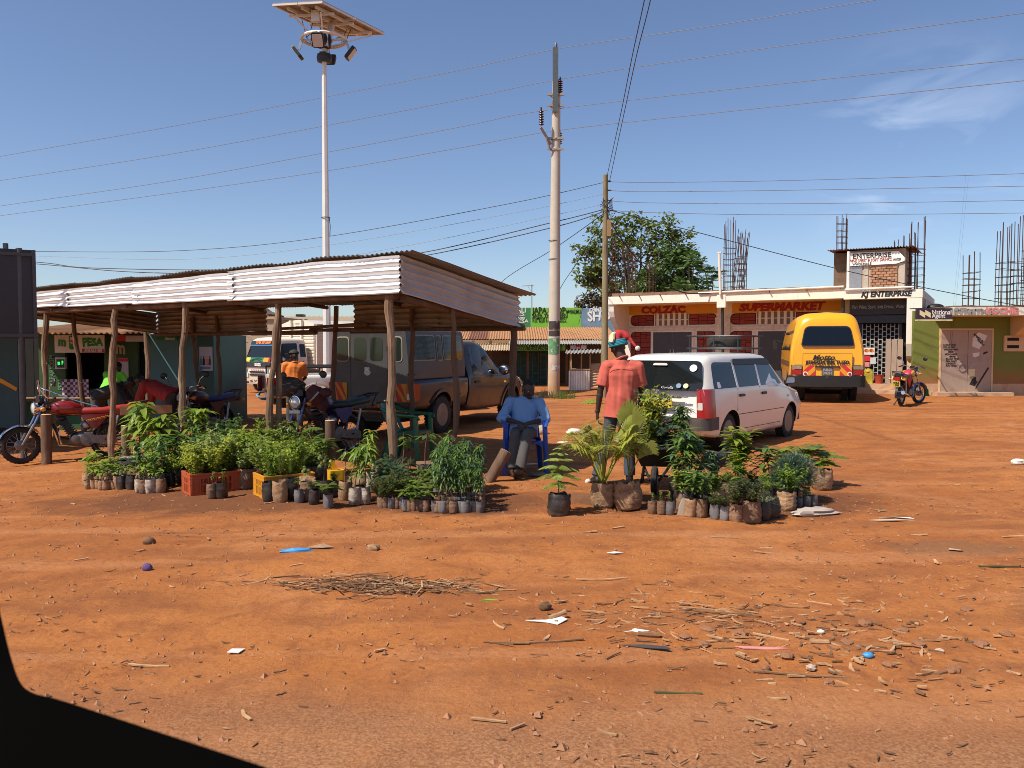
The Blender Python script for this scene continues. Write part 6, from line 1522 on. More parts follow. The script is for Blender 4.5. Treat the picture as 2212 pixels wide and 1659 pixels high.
for sg_ in (-1,1):
    framed_window([(-2.50,1.40),(-1.72,1.40),(-1.72,1.83),(-2.50,1.83)], None, sg_);framed_window([(-1.62,1.38),(-1.47,1.38),(-1.47,1.83),(-1.62,1.83)], None, sg_, .05);framed_window([(-1.38,1.40),(-.68,1.40),(-.68,1.83),(-1.38,1.83)], None, sg_)
    y0, y1, z0, z1=.50,.78,.66,.98
    m=MB();m.bx(-2.676,-2.66, sg_*y0, sg_*y1, z0, z1);cp=m.build('chevron_plate', M['sign_yellow'], cn)
    for k in range(2):
        a=-.55+.75*k; P=[(a, 1),(a+.38,1),(a+1.25,0),(a+.87,0)];P=[(max(0, min(1, p[0])), p[1]) for p in P]
        m=MB();m.prism([(-2.680, sg_*(y1-(y1-y0)*p[0]) if sg_ > 0 else sg_*(y0+(y1-y0)*p[0]), z0+(z1-z0)*p[1]) for p in P],(.003,0,0));m.build('chevron_stripe', M['bright_red'], cp)
m=MB();m.prism([(-2.676,.05+.075*cos(a),1.19+.075*sin(a)) for a in [pi+i*pi/10 for i in range(11)]],(.003,0,0));st=m.build('speed_sticker', M['paper'], cn)
text('80', .10, M['letter_white'], st, (-2.680,.05,1.225),(pi/2,0,-pi/2), width=.11, bold=.006)
hd=R(24);q=D(672,840,20.2);fwd=Vector((cos(hd), sin(hd),0));lft=Vector((-sin(hd), cos(hd),0));org=Vector((q.x, q.y, 0))+fwd*1.55+lft*.0
wpk, wcab, wbed=pickup('pickup', 'white pickup with an open load bed half hidden behind the grey canopy', grounded(org.x, org.y), hd, 'pickup_white', False)
m=MB();m.tube([(-2.5,-.8,1.22),(-.5,-.8,1.22),(-.5,.8,1.22),(-2.5,.8,1.22)],.03,6)
for x in (-2.5,-1.5,-.5):
    for y in (-.8,.8): m.tube([(x, y, 1.0),(x, y, 1.22)],.02,6)
m.build('bed_rail', M['darkmetal'], wpk)

# ------------------------------------------------------------ lorry
hd=atan2(-.78,-.625);q=D(560,830,33.4);fwd=Vector((cos(hd), sin(hd),0));org=Vector((q.x, q.y, 0))-fwd*.9
tr_=thing('lorry', 'cream lorry with painted windscreen stripes and a ribbed high cargo box', 'truck', grounded(org.x, org.y), hd)
cabb=Body([(-.75, psec(.75,.90,1.1,.98,1.35,.97,2.12,.82,.05)),(-.66, psec(.60,.94,1.1,1.0,1.35,.99,2.2,.86,.05)),(.45, psec(.50,.94,1.0,1.0,1.3,.99,2.22,.86,.05)),(.62, psec(.48,.94,.95,1.0,1.28,.98,2.15,.84,.05)),(.92, psec(.45,.94,.90,.98,1.22,.94,1.30,.88,.02)),(.98, psec(.50,.90,.85,.94,1.10,.92,1.15,.86,.02))],[0,.1,.1,.1,.14,0])
place('cab', cabb.mesh('cab', M['truck_cream']), tr_)
def fr(nm, pts, mat, off=.01, th=.012, rad=0, par=tr_):   # panels on the sloping front
    def xx(z): return .98 if z <= 1.10 else (.955 if z <= 1.22 else .94-(z-1.25)*(.32/.9))
    P=rpoly(pts, rad, 3) if rad else pts
    m=MB();m.prism([(xx(z)+off, y, z) for y, z in P],(th, 0,0));return m.build(nm, mat, par)
ws=fr('windscreen', [(-.86,1.27),(.86,1.27),(.78,2.0),(-.78,2.0)], M['glass'],.03,.012,.06)
fr('windscreen_header', [(-.79,1.96),(.79,1.96),(.76,2.12),(-.76,2.12)], M['letter_black'],.05,.01)
fr('blue_strip', [(-.80,1.92),(.80,1.92),(.79,1.955),(-.79,1.955)], pm('bright_blue', (.05,.25,.55),.5),.052,.01)
for (a, b_, mt) in ((-.86,-.74, 'letter_red'),(-.735,-.40, 'sign_yellow'),(-.395,.50, 'dkgreen_flag'),(.505,.80, 'flag_yellow'),(.805,.86, 'letter_red')):
    if mt not in MATS: pm(mt, (.02,.16,.09) if mt.startswith('dk') else (.75,.55,.05),.5)
    fr('windscreen_stripe', [(-b_, 1.275),(-a, 1.275),(-a*.98,1.44),(-b_*.98,1.44)], M['flag_yellow'] if mt == 'sign_yellow' and 'flag_yellow' in MATS else M[mt],.054,.008)
fr('front_panel', [(-.90,1.06),(.90,1.06),(.90,1.24),(-.90,1.24)], M['letter_black'],.02,.03)
text('ISUZU', .15, M['letter_white'], tr_, (1.035,.12,1.15),(pi/2,0, pi/2), width=.44, bold=.006)
text('THE STORM', .13, pm('neon_orange', (.75,.16,.05),.6), tr_, (.755,.10,2.035),(R(70),0, pi/2), width=1.0, bold=.01)
for z in (.86,.74): fr('grille_slot', [(-.48, z-.035),(.48, z-.035),(.52, z+.035),(-.52, z+.035)], M['black'],.02,.01,.02)
for s in (-1,1):
    fr('head_lamp', [(s*.58,.64),(s*.88,.64),(s*.90,.84),(s*.58,.82)], M['lens_clear'],.02,.03,.02)
    fr('graphic', [(s*.66,.86),(s*.72,.88),(s*.80,.86),(s*.76,.95),(s*.82,1.02),(s*.70,.98),(s*.62,1.02),(s*.68,.94)], M['letter_grey'],.018,.01)
    m=MB();m.tube([(.75, s*.95,2.05),(1.0, s*1.2,2.1),(1.0, s*1.22,1.5),(.9, s*1.0,1.25)],.015,6);m.build('mirror_arm', M['black'], tr_)
    m=MB();m.box((1.0, s*1.2,1.75),(.09,.17,.36));m.build('mirror', M['black'], tr_)
    cabb.side('side_window', [(-.28,1.30),(.62,1.22),(.46,2.0),(-.28,2.02)], M['glass'], tr_, s, .008,.012,.06);cabb.side('side_window', [(-.68,1.45),(-.40,1.45),(-.40,1.98),(-.68,1.98)], M['glass'], tr_, s, .008,.012,.05)
    cabb.side('door_seam', [(-.34,.6),(-.325,.6),(-.325,2.06),(-.34,2.06)], M['seam'], tr_, s, .003,.004);cabb.side('door_seam', [(.70,.6),(.715,.6),(.66,1.25),(.645,1.25)], M['seam'], tr_, s, .003,.004)
    cabb.side('painted_leaf', [(-.55,1.05),(-.45,1.12),(-.40,1.25),(-.52,1.3),(-.62,1.2)], M['sign_dkgreen'], tr_, s, .006,.006)
    for x in (.15,-3.2): wheel(tr_, (x, s*.86,.42),.42,.26, 'steel', s, .58,8)
for k in range(6): fr('red_sticker', [(-.42+k*.15,.945),(-.36+k*.15,.93),(-.32+k*.15,.96),(-.37+k*.15,.975)], M['letter_pink'],.018,.008)
m=MB();m.prism([(1.0, y, z) for y, z in rpoly([(-1.0,.38),(1.0,.38),(1.02,.60),(-1.02,.60)],.06)],(.14,0,0));bp_=m.build('bumper', M['truck_cream'], tr_)
for s in (-1,1):
    m=MB();m.bx(1.135,1.15, s*.55, s*.92,.50,.58);m.build('indicator', M['lens_amber'], bp_)
    m=MB();m.bx(1.135,1.148, s*.35, s*.62,.41,.48);m.build('fog_lamp', M['black'], bp_)
m=MB();m.bx(1.135,1.155,-.28,.28,.44,.57);pl=m.build('number_plate', M['plate_white'], bp_);text('KBZ 733Y', .12, M['letter_black'], pl, (1.158,0,.505),(pi/2,0, pi/2), width=.5, bold=.004)
m=MB();m.tube([(1.03,-.5,1.30),(.98,0,1.42),(.97,.3,1.38)],.012,5);m.tube([(1.03,.3,1.30),(.98,.0,1.36),(.98,-.4,1.33)],.012,5);m.build('wiper', M['black'], tr_)
m=MB();m.bx(-5.0,.3,-.45,.45,.5,.8);m.bx(-1.6,-.9,-.9,-.5,.45,.8);m.build('chassis', M['black'], tr_)
bw_=1.12;zf0=.95;zf1=3.0
m=MB();m.prism([(-5.2, y, z) for y, z in [(-bw_, zf0),(bw_, zf0),(bw_, zf1-.18),(bw_*.5, zf1-.04),(0, zf1),(-bw_*.5, zf1-.04),(-bw_, zf1-.18)]],(4.2,0,0));cg=m.build('cargo_box', M['truck_cream'], tr_)
nz_=11
for k in range(nz_):
    z0=1.0+k*(zf1-.42-1.0)/nz_
    m=MB();m.prism([(-.998,-bw_+.02, z0),(-.998,-bw_+.02, z0+.14),(-.965,-bw_+.02, z0+.10),(-.965,-bw_+.02, z0+.03)],(0,2*bw_-.04,0));m.build('plank', M['truck_cream'], cg)
    for s in (-1,1):
        m=MB();m.bx(-5.1,-1.05, s*bw_, s*(bw_+.03), z0, z0+.12);m.build('plank', M['truck_cream'], cg)
for y in (-.36,.36):
    m=MB();m.bx(-.99,-.88, y-.05, y+.05,1.0, zf1-.02);m.build('rib', M['truck_cream'], cg)
for x in (-1.1,-2.1,-3.1,-4.1,-5.1):
    for s in (-1,1):
        m=MB();m.bx(x-.05, x+.05, s*(bw_+.03), s*(bw_+.08),.95, zf1-.2);m.build('rib', M['truck_cream'], cg)
text('NDOVU', .10, M['letter_grey'], cg, (-.99,0, zf1-.16),(pi/2,0, pi/2), width=.34);text('500 KG', .07, M['letter_grey'], cg, (-.99,0, zf1-.28),(pi/2,0, pi/2), width=.22)

# ------------------------------------------------------------ motorbikes
def motorbike(label, rear, front, cols, z=None, steer=0, lean=0.0, mirrors=True, plate=None, rack=True, num=None):
    d=Vector((front.x-rear.x, front.y-rear.y, 0));hd=atan2(d.y, d.x)
    zz_=(gz(rear.x, rear.y)+gz(front.x, front.y))/2 if z is None else z
    t=thing('motorbike', label, 'motorbike', (rear.x, rear.y, zz_+.005), rot=Euler((lean, 0, hd)))
    paint=cols['paint'];seatm=cols['seat'];wb_=1.27;r=.29
    S=Matrix.Translation((.93,0,0)) @ Matrix.Rotation(steer, 4, 'Z') @ Matrix.Translation((-.93,0,0))
    def W(x, M0=None):
        e=bpy.data.objects.new('wheel', None);COL.objects.link(e);e.parent=t
        P=Vector((x, 0, r));ang=0
        if M0: P=M0 @ P; ang=steer
        e.location=P; e.rotation_euler=(0,0, ang)
        m=MB();m.tube([((r-.045)*cos(a),0,(r-.045)*sin(a)) for a in [2*pi*k/36 for k in range(36)]],.045,8, closed=True)
        for k in range(30):
            a=2*pi*k/30;m.box(((r-.003)*cos(a),0,(r-.003)*sin(a)),(.012,.05,.02),(0,-a, 0))
        m.build('tyre', M['rubber'], e)
        m=MB();m.tube([((r-.082)*cos(a),0,(r-.082)*sin(a)) for a in [2*pi*k/36 for k in range(36)]],.02,6, closed=True, flat=.6);m.build('rim', M['chrome'], e)
        m=MB();m.lathe([(.03,-.07),(.075,-.06),(.075,.06),(.03,.07)],18, ax='Y');m.build('hub', M['alloy'], e)
        m=MB()
        for k in range(20):
            a=2*pi*k/20;b_=a+(.35 if k % 2 else -.35);s=.03 if k % 4 < 2 else -.03
            m.tube([(.07*cos(b_), s, .07*sin(b_)),((r-.085)*cos(a),0,(r-.085)*sin(a))],.0035,4, caps=False)
        m.build('spokes', M['steel'], e)
    W(0);W(wb_, S)
    for y in (-.085,.085):
        m=MB();m.M=S; m.tube([(wb_, y, r),(1.10, y, .60)],[.022,.026],8);fk=m.build('fork_leg', M['alloy'], t)
        m=MB();m.M=S; m.tube([(1.10, y, .60),(.95, y, .93)],.017,8);m.build('fork_tube', M['chrome'] if not cols.get('gaiter') else M[cols['gaiter']], t)
    m=MB();m.M=S
    m.grid(lambda a, b: Vector((wb_+(r+.035)*cos(R(20+a*150)),(b-.5)*.13*(1-.2*abs(a-.5)), r+(r+.035-.03*(2*b-1)**2)*sin(R(20+a*150)))),16,6);m.build('front_fender', M[cols.get('fender', paint)], t)
    if cols.get('flap'):
        m=MB();m.M=S; a=R(20);m.prism([(wb_+.31,-.07,.40),(wb_+.31,.07,.40),(wb_+.36,.09,.20),(wb_+.36,-.09,.20)],(.008,0,0));m.build('mud_flap', M[cols['flap']], t)
    m=MB();m.M=S; m.box((.95,0,.80),(.07,.24,.03),(0,.4,0));m.box((.93,0,.93),(.07,.24,.03),(0,.4,0));m.tube([(.985,0,.74),(.92,0,.95)],.03,8);m.build('fork_yoke', M['darkmetal'], t)
    m=MB();m.M=S; m.lathe([(.02,-.10),(.06,-.09),(.095,-.03),(.10,.02)],20,(1.05,0,.86), 'X');hl=m.build('headlight', M[cols.get('cowl', 'chrome')], t)
    m=MB();m.M=S; m.lathe([(.104,-.004),(.104,.02),(.092,.024),(.092,-.004)],20,(1.07,0,.86), 'X', cap=False);m.build('headlight_ring', M['chrome'], hl)
    m=MB();m.M=S; m.lathe([(.092,.0),(.08,.02),(.04,.034),(0,.038)],20,(1.07,0,.86), 'X');m.build('lens', M['lens_clear'], hl)
    for y in (-1,1):
        m=MB();m.M=S; m.tube([(.98, y*.05,.84),(1.0, y*.17,.84)],.01,6);m.ell((1.0, y*.20,.84),(.045,.035,.035));m.build('indicator', M['lens_amber'], t)
    m=MB();m.M=S; m.tube([(.90, y_*.36, z_) for y_, z_ in ((-1,1.02),(-.72,1.06),(-.3,1.04),(-.15,.97),(.15,.97),(.3,1.04),(.72,1.06),(1,1.02))],.012,8)
    hb_=m.build('handlebar', M['chrome'], t)
    for y in (-1,1):
        m=MB();m.M=S; m.tube([(.90, y*.27,1.055),(.88, y*.39,1.01)],.018,8);m.build('grip', M['rubber'], hb_)
        m=MB();m.M=S; m.tube([(.93, y*.25,1.05),(.98, y*.30,1.03),(.95, y*.39,1.0)],.006,5);m.build('lever', M['chrome'], hb_)
        if mirrors:
            m=MB();m.M=S; m.tube([(.91, y*.24,1.06),(.93, y*.30,1.18),(.90, y*.36,1.24)],.006,6);ms_=m.build('mirror', M['chrome'], hb_)
            m=MB();m.M=S; m.ell((.895, y*.39,1.26),(.022,.07,.055),12,8);m.build('mirror_head', M[cols.get('mirror', 'black')], ms_)
    m=MB();m.M=S; m.prism([(.95, y, z) for y, z in rpoly([(-.11,.95),(.11,.95),(.09,1.05),(-.09,1.05)],.03)],(.07,0,0));m.build('instrument_cluster', M['black'], t)
    def tank(p): return Vector((.0,0,0))
    m=MB();n_=12;V=[];sec_=[(.86,.04,.80,.86),(.83,.10,.76,.93),(.70,.135,.735,.965),(.55,.14,.73,.955),(.42,.11,.73,.90),(.36,.06,.75,.84)]
    for (x, w_, z0, z1) in sec_:
        for k in range(n_):
            a=2*pi*k/n_; ca, sa=cos(a), sin(a);e=.75
            V.append((x, w_*(abs(ca)**e)*(1 if ca > 0 else -1),(z0+z1)/2+(z1-z0)/2*(abs(sa)**e)*(1 if sa > 0 else -1)))
    m.add(V, [(i*n_+k, i*n_+(k+1) % n_, (i+1)*n_+(k+1) % n_, (i+1)*n_+k) for i in range(len(sec_)-1) for k in range(n_)]+[tuple(range(n_)), tuple((len(sec_)-1)*n_+k for k in range(n_))],0, True);tk_=m.build('tank', M[paint], t, ang=60)
    m=MB();m.lathe([(.035,0),(.035,.02),(.0,.025)],12,(.66,0,.962));m.build('fuel_cap', M['chrome'], tk_)
    if cols.get('tankside'):
        for y in (-1,1):
            m=MB();m.ell((.60, y*.112,.855),(.17,.04,.085),12,8);m.build('tank_panel', M[cols['tankside']], tk_)
    m=MB();V=[];sec_=[(.44,.09,.74,.83),(.36,.12,.73,.845),(.10,.135,.73,.84),(-.10,.14,.74,.865),(-.32,.125,.765,.885),(-.40,.09,.79,.87)]
    for (x, w_, z0, z1) in sec_:
        for k in range(n_):
            a=2*pi*k/n_; ca, sa=cos(a), sin(a);e=.6
            V.append((x, w_*(abs(ca)**e)*(1 if ca > 0 else -1),(z0+z1)/2+(z1-z0)/2*(abs(sa)**e)*(1 if sa > 0 else -1)))
    m.add(V, [(i*n_+k, i*n_+(k+1) % n_, (i+1)*n_+(k+1) % n_, (i+1)*n_+k) for i in range(len(sec_)-1) for k in range(n_)]+[tuple(range(n_)), tuple((len(sec_)-1)*n_+k for k in range(n_))],0, True);m.build('seat', M[seatm], t, ang=60)
    for y in (-1,1):
        m=MB();m.prism([(x, y*.105, z) for x, z in ((.42,.73),(.02,.74),(.06,.66),(.20,.50),(.26,.50))],(0, y*.03,0));m.build('side_panel', M[cols.get('panel', paint)], t)
        m=MB();m.tube([(-.02, y*.12,.30),(-.12, y*.13,.70)],.02,8);m.tube([(-.025, y*.12,.33)]+[(-.03-.09*k/8, y*.12+.03*(-1)**k, .36+.30*k/8) for k in range(9)],.008,5);m.build('shock', M['steel'], t)
        m=MB();m.prism([(x, y*.10, z) for x, z in ((.06,.74),(-.46,.80),(-.50,.74),(-.10,.68))],(0, y*.02,0));m.build('tail_panel', M[cols.get('tail', paint)], t)
    m=MB();m.grid(lambda a, b: Vector(((r+.05)*cos(R(50+a*145)),(b-.5)*.15, r+(r+.05-.02*(2*b-1)**2)*sin(R(50+a*145))+.06*(1-a))),14,4);m.build('rear_fender', M['black'], t)
    m=MB();m.box((-.50,0,.74),(.06,.16,.09));m.build('tail_light', M['lens_red'], t)
    for y in (-1,1):
        m=MB();m.tube([(-.46, y*.05,.72),(-.47, y*.15,.72)],.01,6);m.ell((-.475, y*.18,.72),(.035,.035,.035));m.build('indicator', M['lens_amber'], t)
    if rack:
        m=MB();m.tube([(-.30,-.12,.88),(-.56,-.11,.93),(-.60,0,.93),(-.56,.11,.93),(-.30,.12,.88)],.012,6);m.tube([(-.52,-.11,.92),(-.52,.11,.92)],.010,6);m.tube([(-.42,-.11,.90),(-.42,.11,.90)],.010,6);m.tube([(-.52,.11,.92),(-.40,.12,.76)],.010,6);m.tube([(-.52,-.11,.92),(-.40,-.12,.76)],.010,6);m.build('rear_rack', M['black'], t)
    m=MB();m.tube([(.95,0,.86),(.62,0,.74),(.1,0,.73),(-.4,0,.74)],.022,8);m.tube([(.95,0,.84),(.72,0,.38),(.25,0,.24)],.020,8);m.tube([(.1,.1,.72),(.22,.1,.3),(0,.1,.29)],.02,8);m.tube([(.1,-.1,.72),(.22,-.1,.3),(0,-.1,.29)],.02,8);m.build('frame', M['black'], t)
    m=MB();m.ell((.40,0,.34),(.20,.12,.13),14,8);m.lathe([(.02,-.15),(.11,-.14),(.115,-.1),(.115,.1),(.11,.14),(.02,.15)],20,(.33,0,.34), 'Y');m.lathe([(.02,-.14),(.07,-.13),(.07,.13),(.02,.14)],16,(.50,0,.34), 'Y');en=m.build('engine', M['alloy'], t)
    m=MB()
    for k in range(7): m.box((.545+.020*k, 0,.44+.032*k),(.16-.004*k, .19,.012),(0, R(28),0))
    m.box((.61,0,.54),(.10,.12,.26),(0, R(28),0));m.ell((.69,0,.68),(.08,.10,.05),12,7);m.build('cylinder_fins', M['darkmetal'], en)
    m=MB();m.ell((.34,0,.56),(.09,.09,.08),10,7);m.build('carburettor', M['steel'], t)
    m=MB();m.tube([(.68,-.06,.60),(.80,-.08,.50),(.72,-.12,.26),(.45,-.14,.22),(.1,-.15,.26)],.02,8);m.tube([(.1,-.15,.26),(-.05,-.16,.30),(-.50,-.17,.38)],[.03,.048,.05],10);m.build('exhaust', M['chrome'] if cols.get('pipe', 1) else M['steel'], t)
    m=MB();m.prism([(x, .12, z) for x, z in ((-.10,.24),(.30,.27),(.30,.40),(-.02,.38),(-.10,.34))],(0,.03,0));m.build('chain_case', M['alloy'], t)
    m=MB();m.tube([(.30,.2,.27),(.30,-.2,.27)],.014,6);m.tube([(.08,.18,.32),(.08,-.18,.32)],.012,6);m.build('footpeg', M['rubber'], t)
    m=MB();m.tube([(.26,.10,.27),(.14,.20,.02)],.014,6);m.box((.13,.21,.012),(.06,.05,.02));m.build('side_stand', M['darkmetal'], t)
    m=MB();m.tube([(.74,-.22,.42),(.78,-.2,.56),(.80,0,.60),(.78,.2,.56),(.74,.22,.42),(.72,.2,.30),(.70,.05,.28)],.013,6);m.build('crash_bar', M[cols.get('bar', 'chrome')], t)
    if plate:
        m=MB();m.box((-.53,0,.60),(.008,.19,.14),(0,-.15,0));pl_=m.build('number_plate', M[plate], t)
        if num:
            for k, s in enumerate(num): text(s, .06, M['letter_black'], pl_, (-.548+.01*k, 0,.63-.06*k),(pi/2,0,-pi/2), width=.14, bold=.002)
    if cols.get('plate_front'):
        m=MB();m.M=S; m.box((1.10,0,.725),(.01,.20,.045));pf=m.build('number_plate', M['plate_white'], t)
    return t
pm('bike_red', (.23,.012,.012),.25,0, var=.1, coat=.6);pm('seat_red', (.36,.03,.025),.45, var=.1);pm('bike_blue', (.02,.03,.16),.3, var=.1, coat=.5);pm('seat_blue', (.02,.035,.13),.55, var=.12);pm('bike_black', (.015,.013,.014),.35, coat=.4, var=.1)
pm('seat_green', (.02,.045,.035),.5, var=.15);pm('bike_brown', (.07,.02,.015),.4, coat=.4);pm('gold_yellow', (.50,.36,.03),.4, coat=.3);pm('seat_pink', (.42,.03,.06),.5);pm('fork_blue', (.16,.22,.42),.35,.4)
rw_=D(238,980,13.55);fw_=D(47,985,12.9)
b1=motorbike('red motorbike with a red seat under the left end of the shelter', rw_, fw_, dict(paint='bike_red', seat='seat_red', fender='chrome', panel='bike_red', tail='bike_red', cowl='chrome', gaiter='fork_blue'), steer=.25, lean=.05)
m=MB();m.tube([(.98,.02,1.05),(1.0,.10,1.3)],.008,6);m.tube([(.90,.36,1.02),(1.02,.30,1.20),(.55,.42,.98),(.20,.45,.86)],.010,6)
m.build('wind_bar', M['chrome'], b1)
m=MB();pts=[(-.0+.03*k, .142,.70-.006*k) for k in range(12)]; 
for k in range(12): m.tube([(pts[k][0]+.015*cos(a),.14, pts[k][2]+.012*sin(a)) for a in [i*pi/4 for i in range(8)]],.003,4, closed=True)
m.build('chain_decal', M['sign_yellow'], b1)
m=MB();m.bx(-.95,-.15,.12,.15,.70,.84);m.bx(-.95,-.15,-.15,-.12,.70,.84);m.bx(-.95,-.2,-.12,.12,.70,.72);m.build('carrier', M['timber'], b1)
motorbike('black and dark brown motorbike with a blue seat under the middle of the shelter', D(478,960,15.9), D(398,960,14.95), dict(paint='bike_brown', seat='seat_blue', fender='bike_black', panel='bike_brown', tail='bike_black', cowl='chrome', bar='black'), steer=.3, lean=.04)
b3=motorbike('black and blue motorbike with a green seat standing by the grey pickup', D(757,960,13.0), D(645,960,12.15), dict(paint='bike_blue', seat='seat_green', fender='chrome', panel='bike_blue', tail='bike_black', cowl='bike_black', gaiter='fork_blue', plate_front=1, bar='black'), steer=.12, lean=.04)
motorbike('small red, yellow and green motorbike parked by the yellow bus', D(1946,878,22.2), D(1975,874,23.2), dict(paint='seat_pink', seat='bike_black', tankside='gold_yellow', fender='fork_blue', panel='bright_red', tail='gold_yellow', flap='sign_dkgreen'), steer=-.35, lean=.03, plate='plate_yellow', num=('KM', '114K'))
hbp=b3.matrix_basis.copy() if False else None
def on_bike(b, p): return Vector(b.location)+Euler(b.rotation_euler).to_matrix() @ Vector(p)
bg_=thing('cloth_bag', 'striped dark bag hung over the left of the black motorbike handlebars', 'bag', on_bike(b3,(.96,-.22,1.06)), b3.rotation_euler.z)
def lump(c, r, seed, amp=.16, nu=20, nv=12):
    return lambda m, mi=0: m.ell(c, r, nu, nv, None, mi, lambda p: 1+amp*noise.noise((p.x*2+seed, p.y*2, p.z*2))+amp*.4*noise.noise((p.x*5+seed, p.y*5, p.z*5)))
m=MB();lump((0,0,.03),(.16,.28,.15),3)(m);lump((.06,-.16,-.03),(.10,.2,.09),5)(m);m.build('bag', pm('bag_cloth', (.03,.025,.022),.8, var=.3, col2=(.20,.13,.08), c2pos=(.56,.60), c2scale=7, stretch=(1,1,5)), bg_)
jk=thing('jacket', 'maroon jacket hung over the headlight of the black motorbike', 'jacket', on_bike(b3,(.90,.24,.96)), b3.rotation_euler.z)
m=MB();lump((0,0,.0),(.11,.15,.15),8,.2)(m);lump((-.05,.16,.04),(.08,.13,.07),9,.2)(m);lump((-.1,.04,-.12),(.09,.11,.12),10,.2)(m);m.build('jacket', pm('maroon_cloth', (.065,.018,.022),.85, var=.2, scale=6), jk)
m=MB();m.tube([(.10,.02,-.08),(.14,.12,-.04),(.1,.2,.06)],.014,5);m.build('piping', M['letter_grey'], jk)
# ============================================================ PEOPLE
pm('skin_dark', (.050,.027,.019),.5, var=.1, scale=10, spec=.45)
pm('hair_black', (.008,.007,.007),.9, var=.2)
pm('shirt_coral', (.50,.100,.068),.85, var=.07, scale=5, bump=.25, bscale=9)
pm('shirt_blue', (.17,.31,.52),.85, var=.07, scale=5, bump=.25, bscale=9)
pm('trouser_grey', (.075,.070,.066),.9, var=.12, scale=6, bump=.2, bscale=10)
pm('jeans', (.050,.065,.095),.9, var=.25, scale=6, bump=.2, bscale=10, col2=(.14,.18,.24), c2pos=(.55,.75), c2scale=4, c2amt=.6)
pm('shirt_orange', (.75,.20,.03),.85, var=.08, bump=.2, bscale=9);pm('shirt_lime', (.16,.62,.04),.85, var=.08, bump=.2, bscale=9);pm('jacket_black', (.022,.022,.024),.7, var=.3, scale=8, bump=.3, bscale=9);pm('shirt_red', (.34,.028,.024),.85, var=.1, bump=.25, bscale=9)
pm('shoe_brown', (.045,.026,.016),.6, var=.2);pm('shoe_black', (.012,.011,.011),.6);pm('cap_red', (.38,.022,.028),.9, var=.1, bump=.3, bscale=30);pm('knit_teal', (.02,.21,.27),.95, var=.2, scale=20, bump=.6, bscale=40);pm('felt_cream', (.66,.54,.38),.95, var=.1)
pm('pompom', (.66,.62,.58),.95, var=.1, bump=.6, bscale=60)

def cap(m, a, b, ra, rb, n=12):
    a, b=Vector(a), Vector(b);m.ell(a, (ra,)*3, n, 8);m.ell(b, (rb,)*3, n, 8);m.tube([a, b],[ra*.995, rb*.995], n)
def rings(m, R_, lat, n=20):
    """closed loft of ellipses: (centre, half width along lat, half depth)"""
    lat=Vector(lat).normalized();V=[];N=len(R_)
    for i, (c, a, b) in enumerate(R_):
        c=Vector(c);p=Vector(R_[max(0, i-1)][0]);q=Vector(R_[min(N-1, i+1)][0]);t=(q-p).normalized();dp=t.cross(lat).normalized();l2=dp.cross(t).normalized()
        for k in range(n): V.append(c+l2*a*cos(2*pi*k/n)+dp*b*sin(2*pi*k/n))
    F=[(i*n+k, i*n+(k+1) % n, (i+1)*n+(k+1) % n, (i+1)*n+k) for i in range(N-1) for k in range(n)]+[tuple(range(n-1,-1,-1)), tuple((N-1)*n+k for k in range(n))]
    m.add(V, F, 0, True)
def hand(m, w_, d, nrm, curl=.5, thumb=1, s=1.0):
    w_=Vector(w_);d=Vector(d).normalized();nrm=Vector(nrm);nrm=(nrm-d*nrm.dot(d)).normalized();lat=d.cross(nrm).normalized()
    for k in range(4):
        off=(-.030+.020*k)*s; cap(m, w_+lat*off*.6+d*.012, w_+lat*off+d*.085*s, .015*s, .0115*s, 8)
        p=w_+lat*off+d*.088*s; L_=(.036,.042,.040,.032)[k]*s; ang=.15
        for j in range(3):
            ang += curl*(.55+.25*j);q=p+(d*cos(ang)+nrm*sin(ang))*L_*(1,.8,.65)[j];cap(m, p, q, (.0098-.001*j)*s, (.009-.001*j)*s, 8);p=q
    p=w_+lat*thumb*(-.028)*s+d*.025*s; q=p+(d*.7-lat*thumb*.65+nrm*.35).normalized()*.042*s; r_=q+(d*.8-lat*thumb*.15+nrm*.6).normalized()*.032*s
    cap(m, p, q, .0135*s, .0115*s, 8);cap(m, q, r_, .0112*s, .009*s, 8)
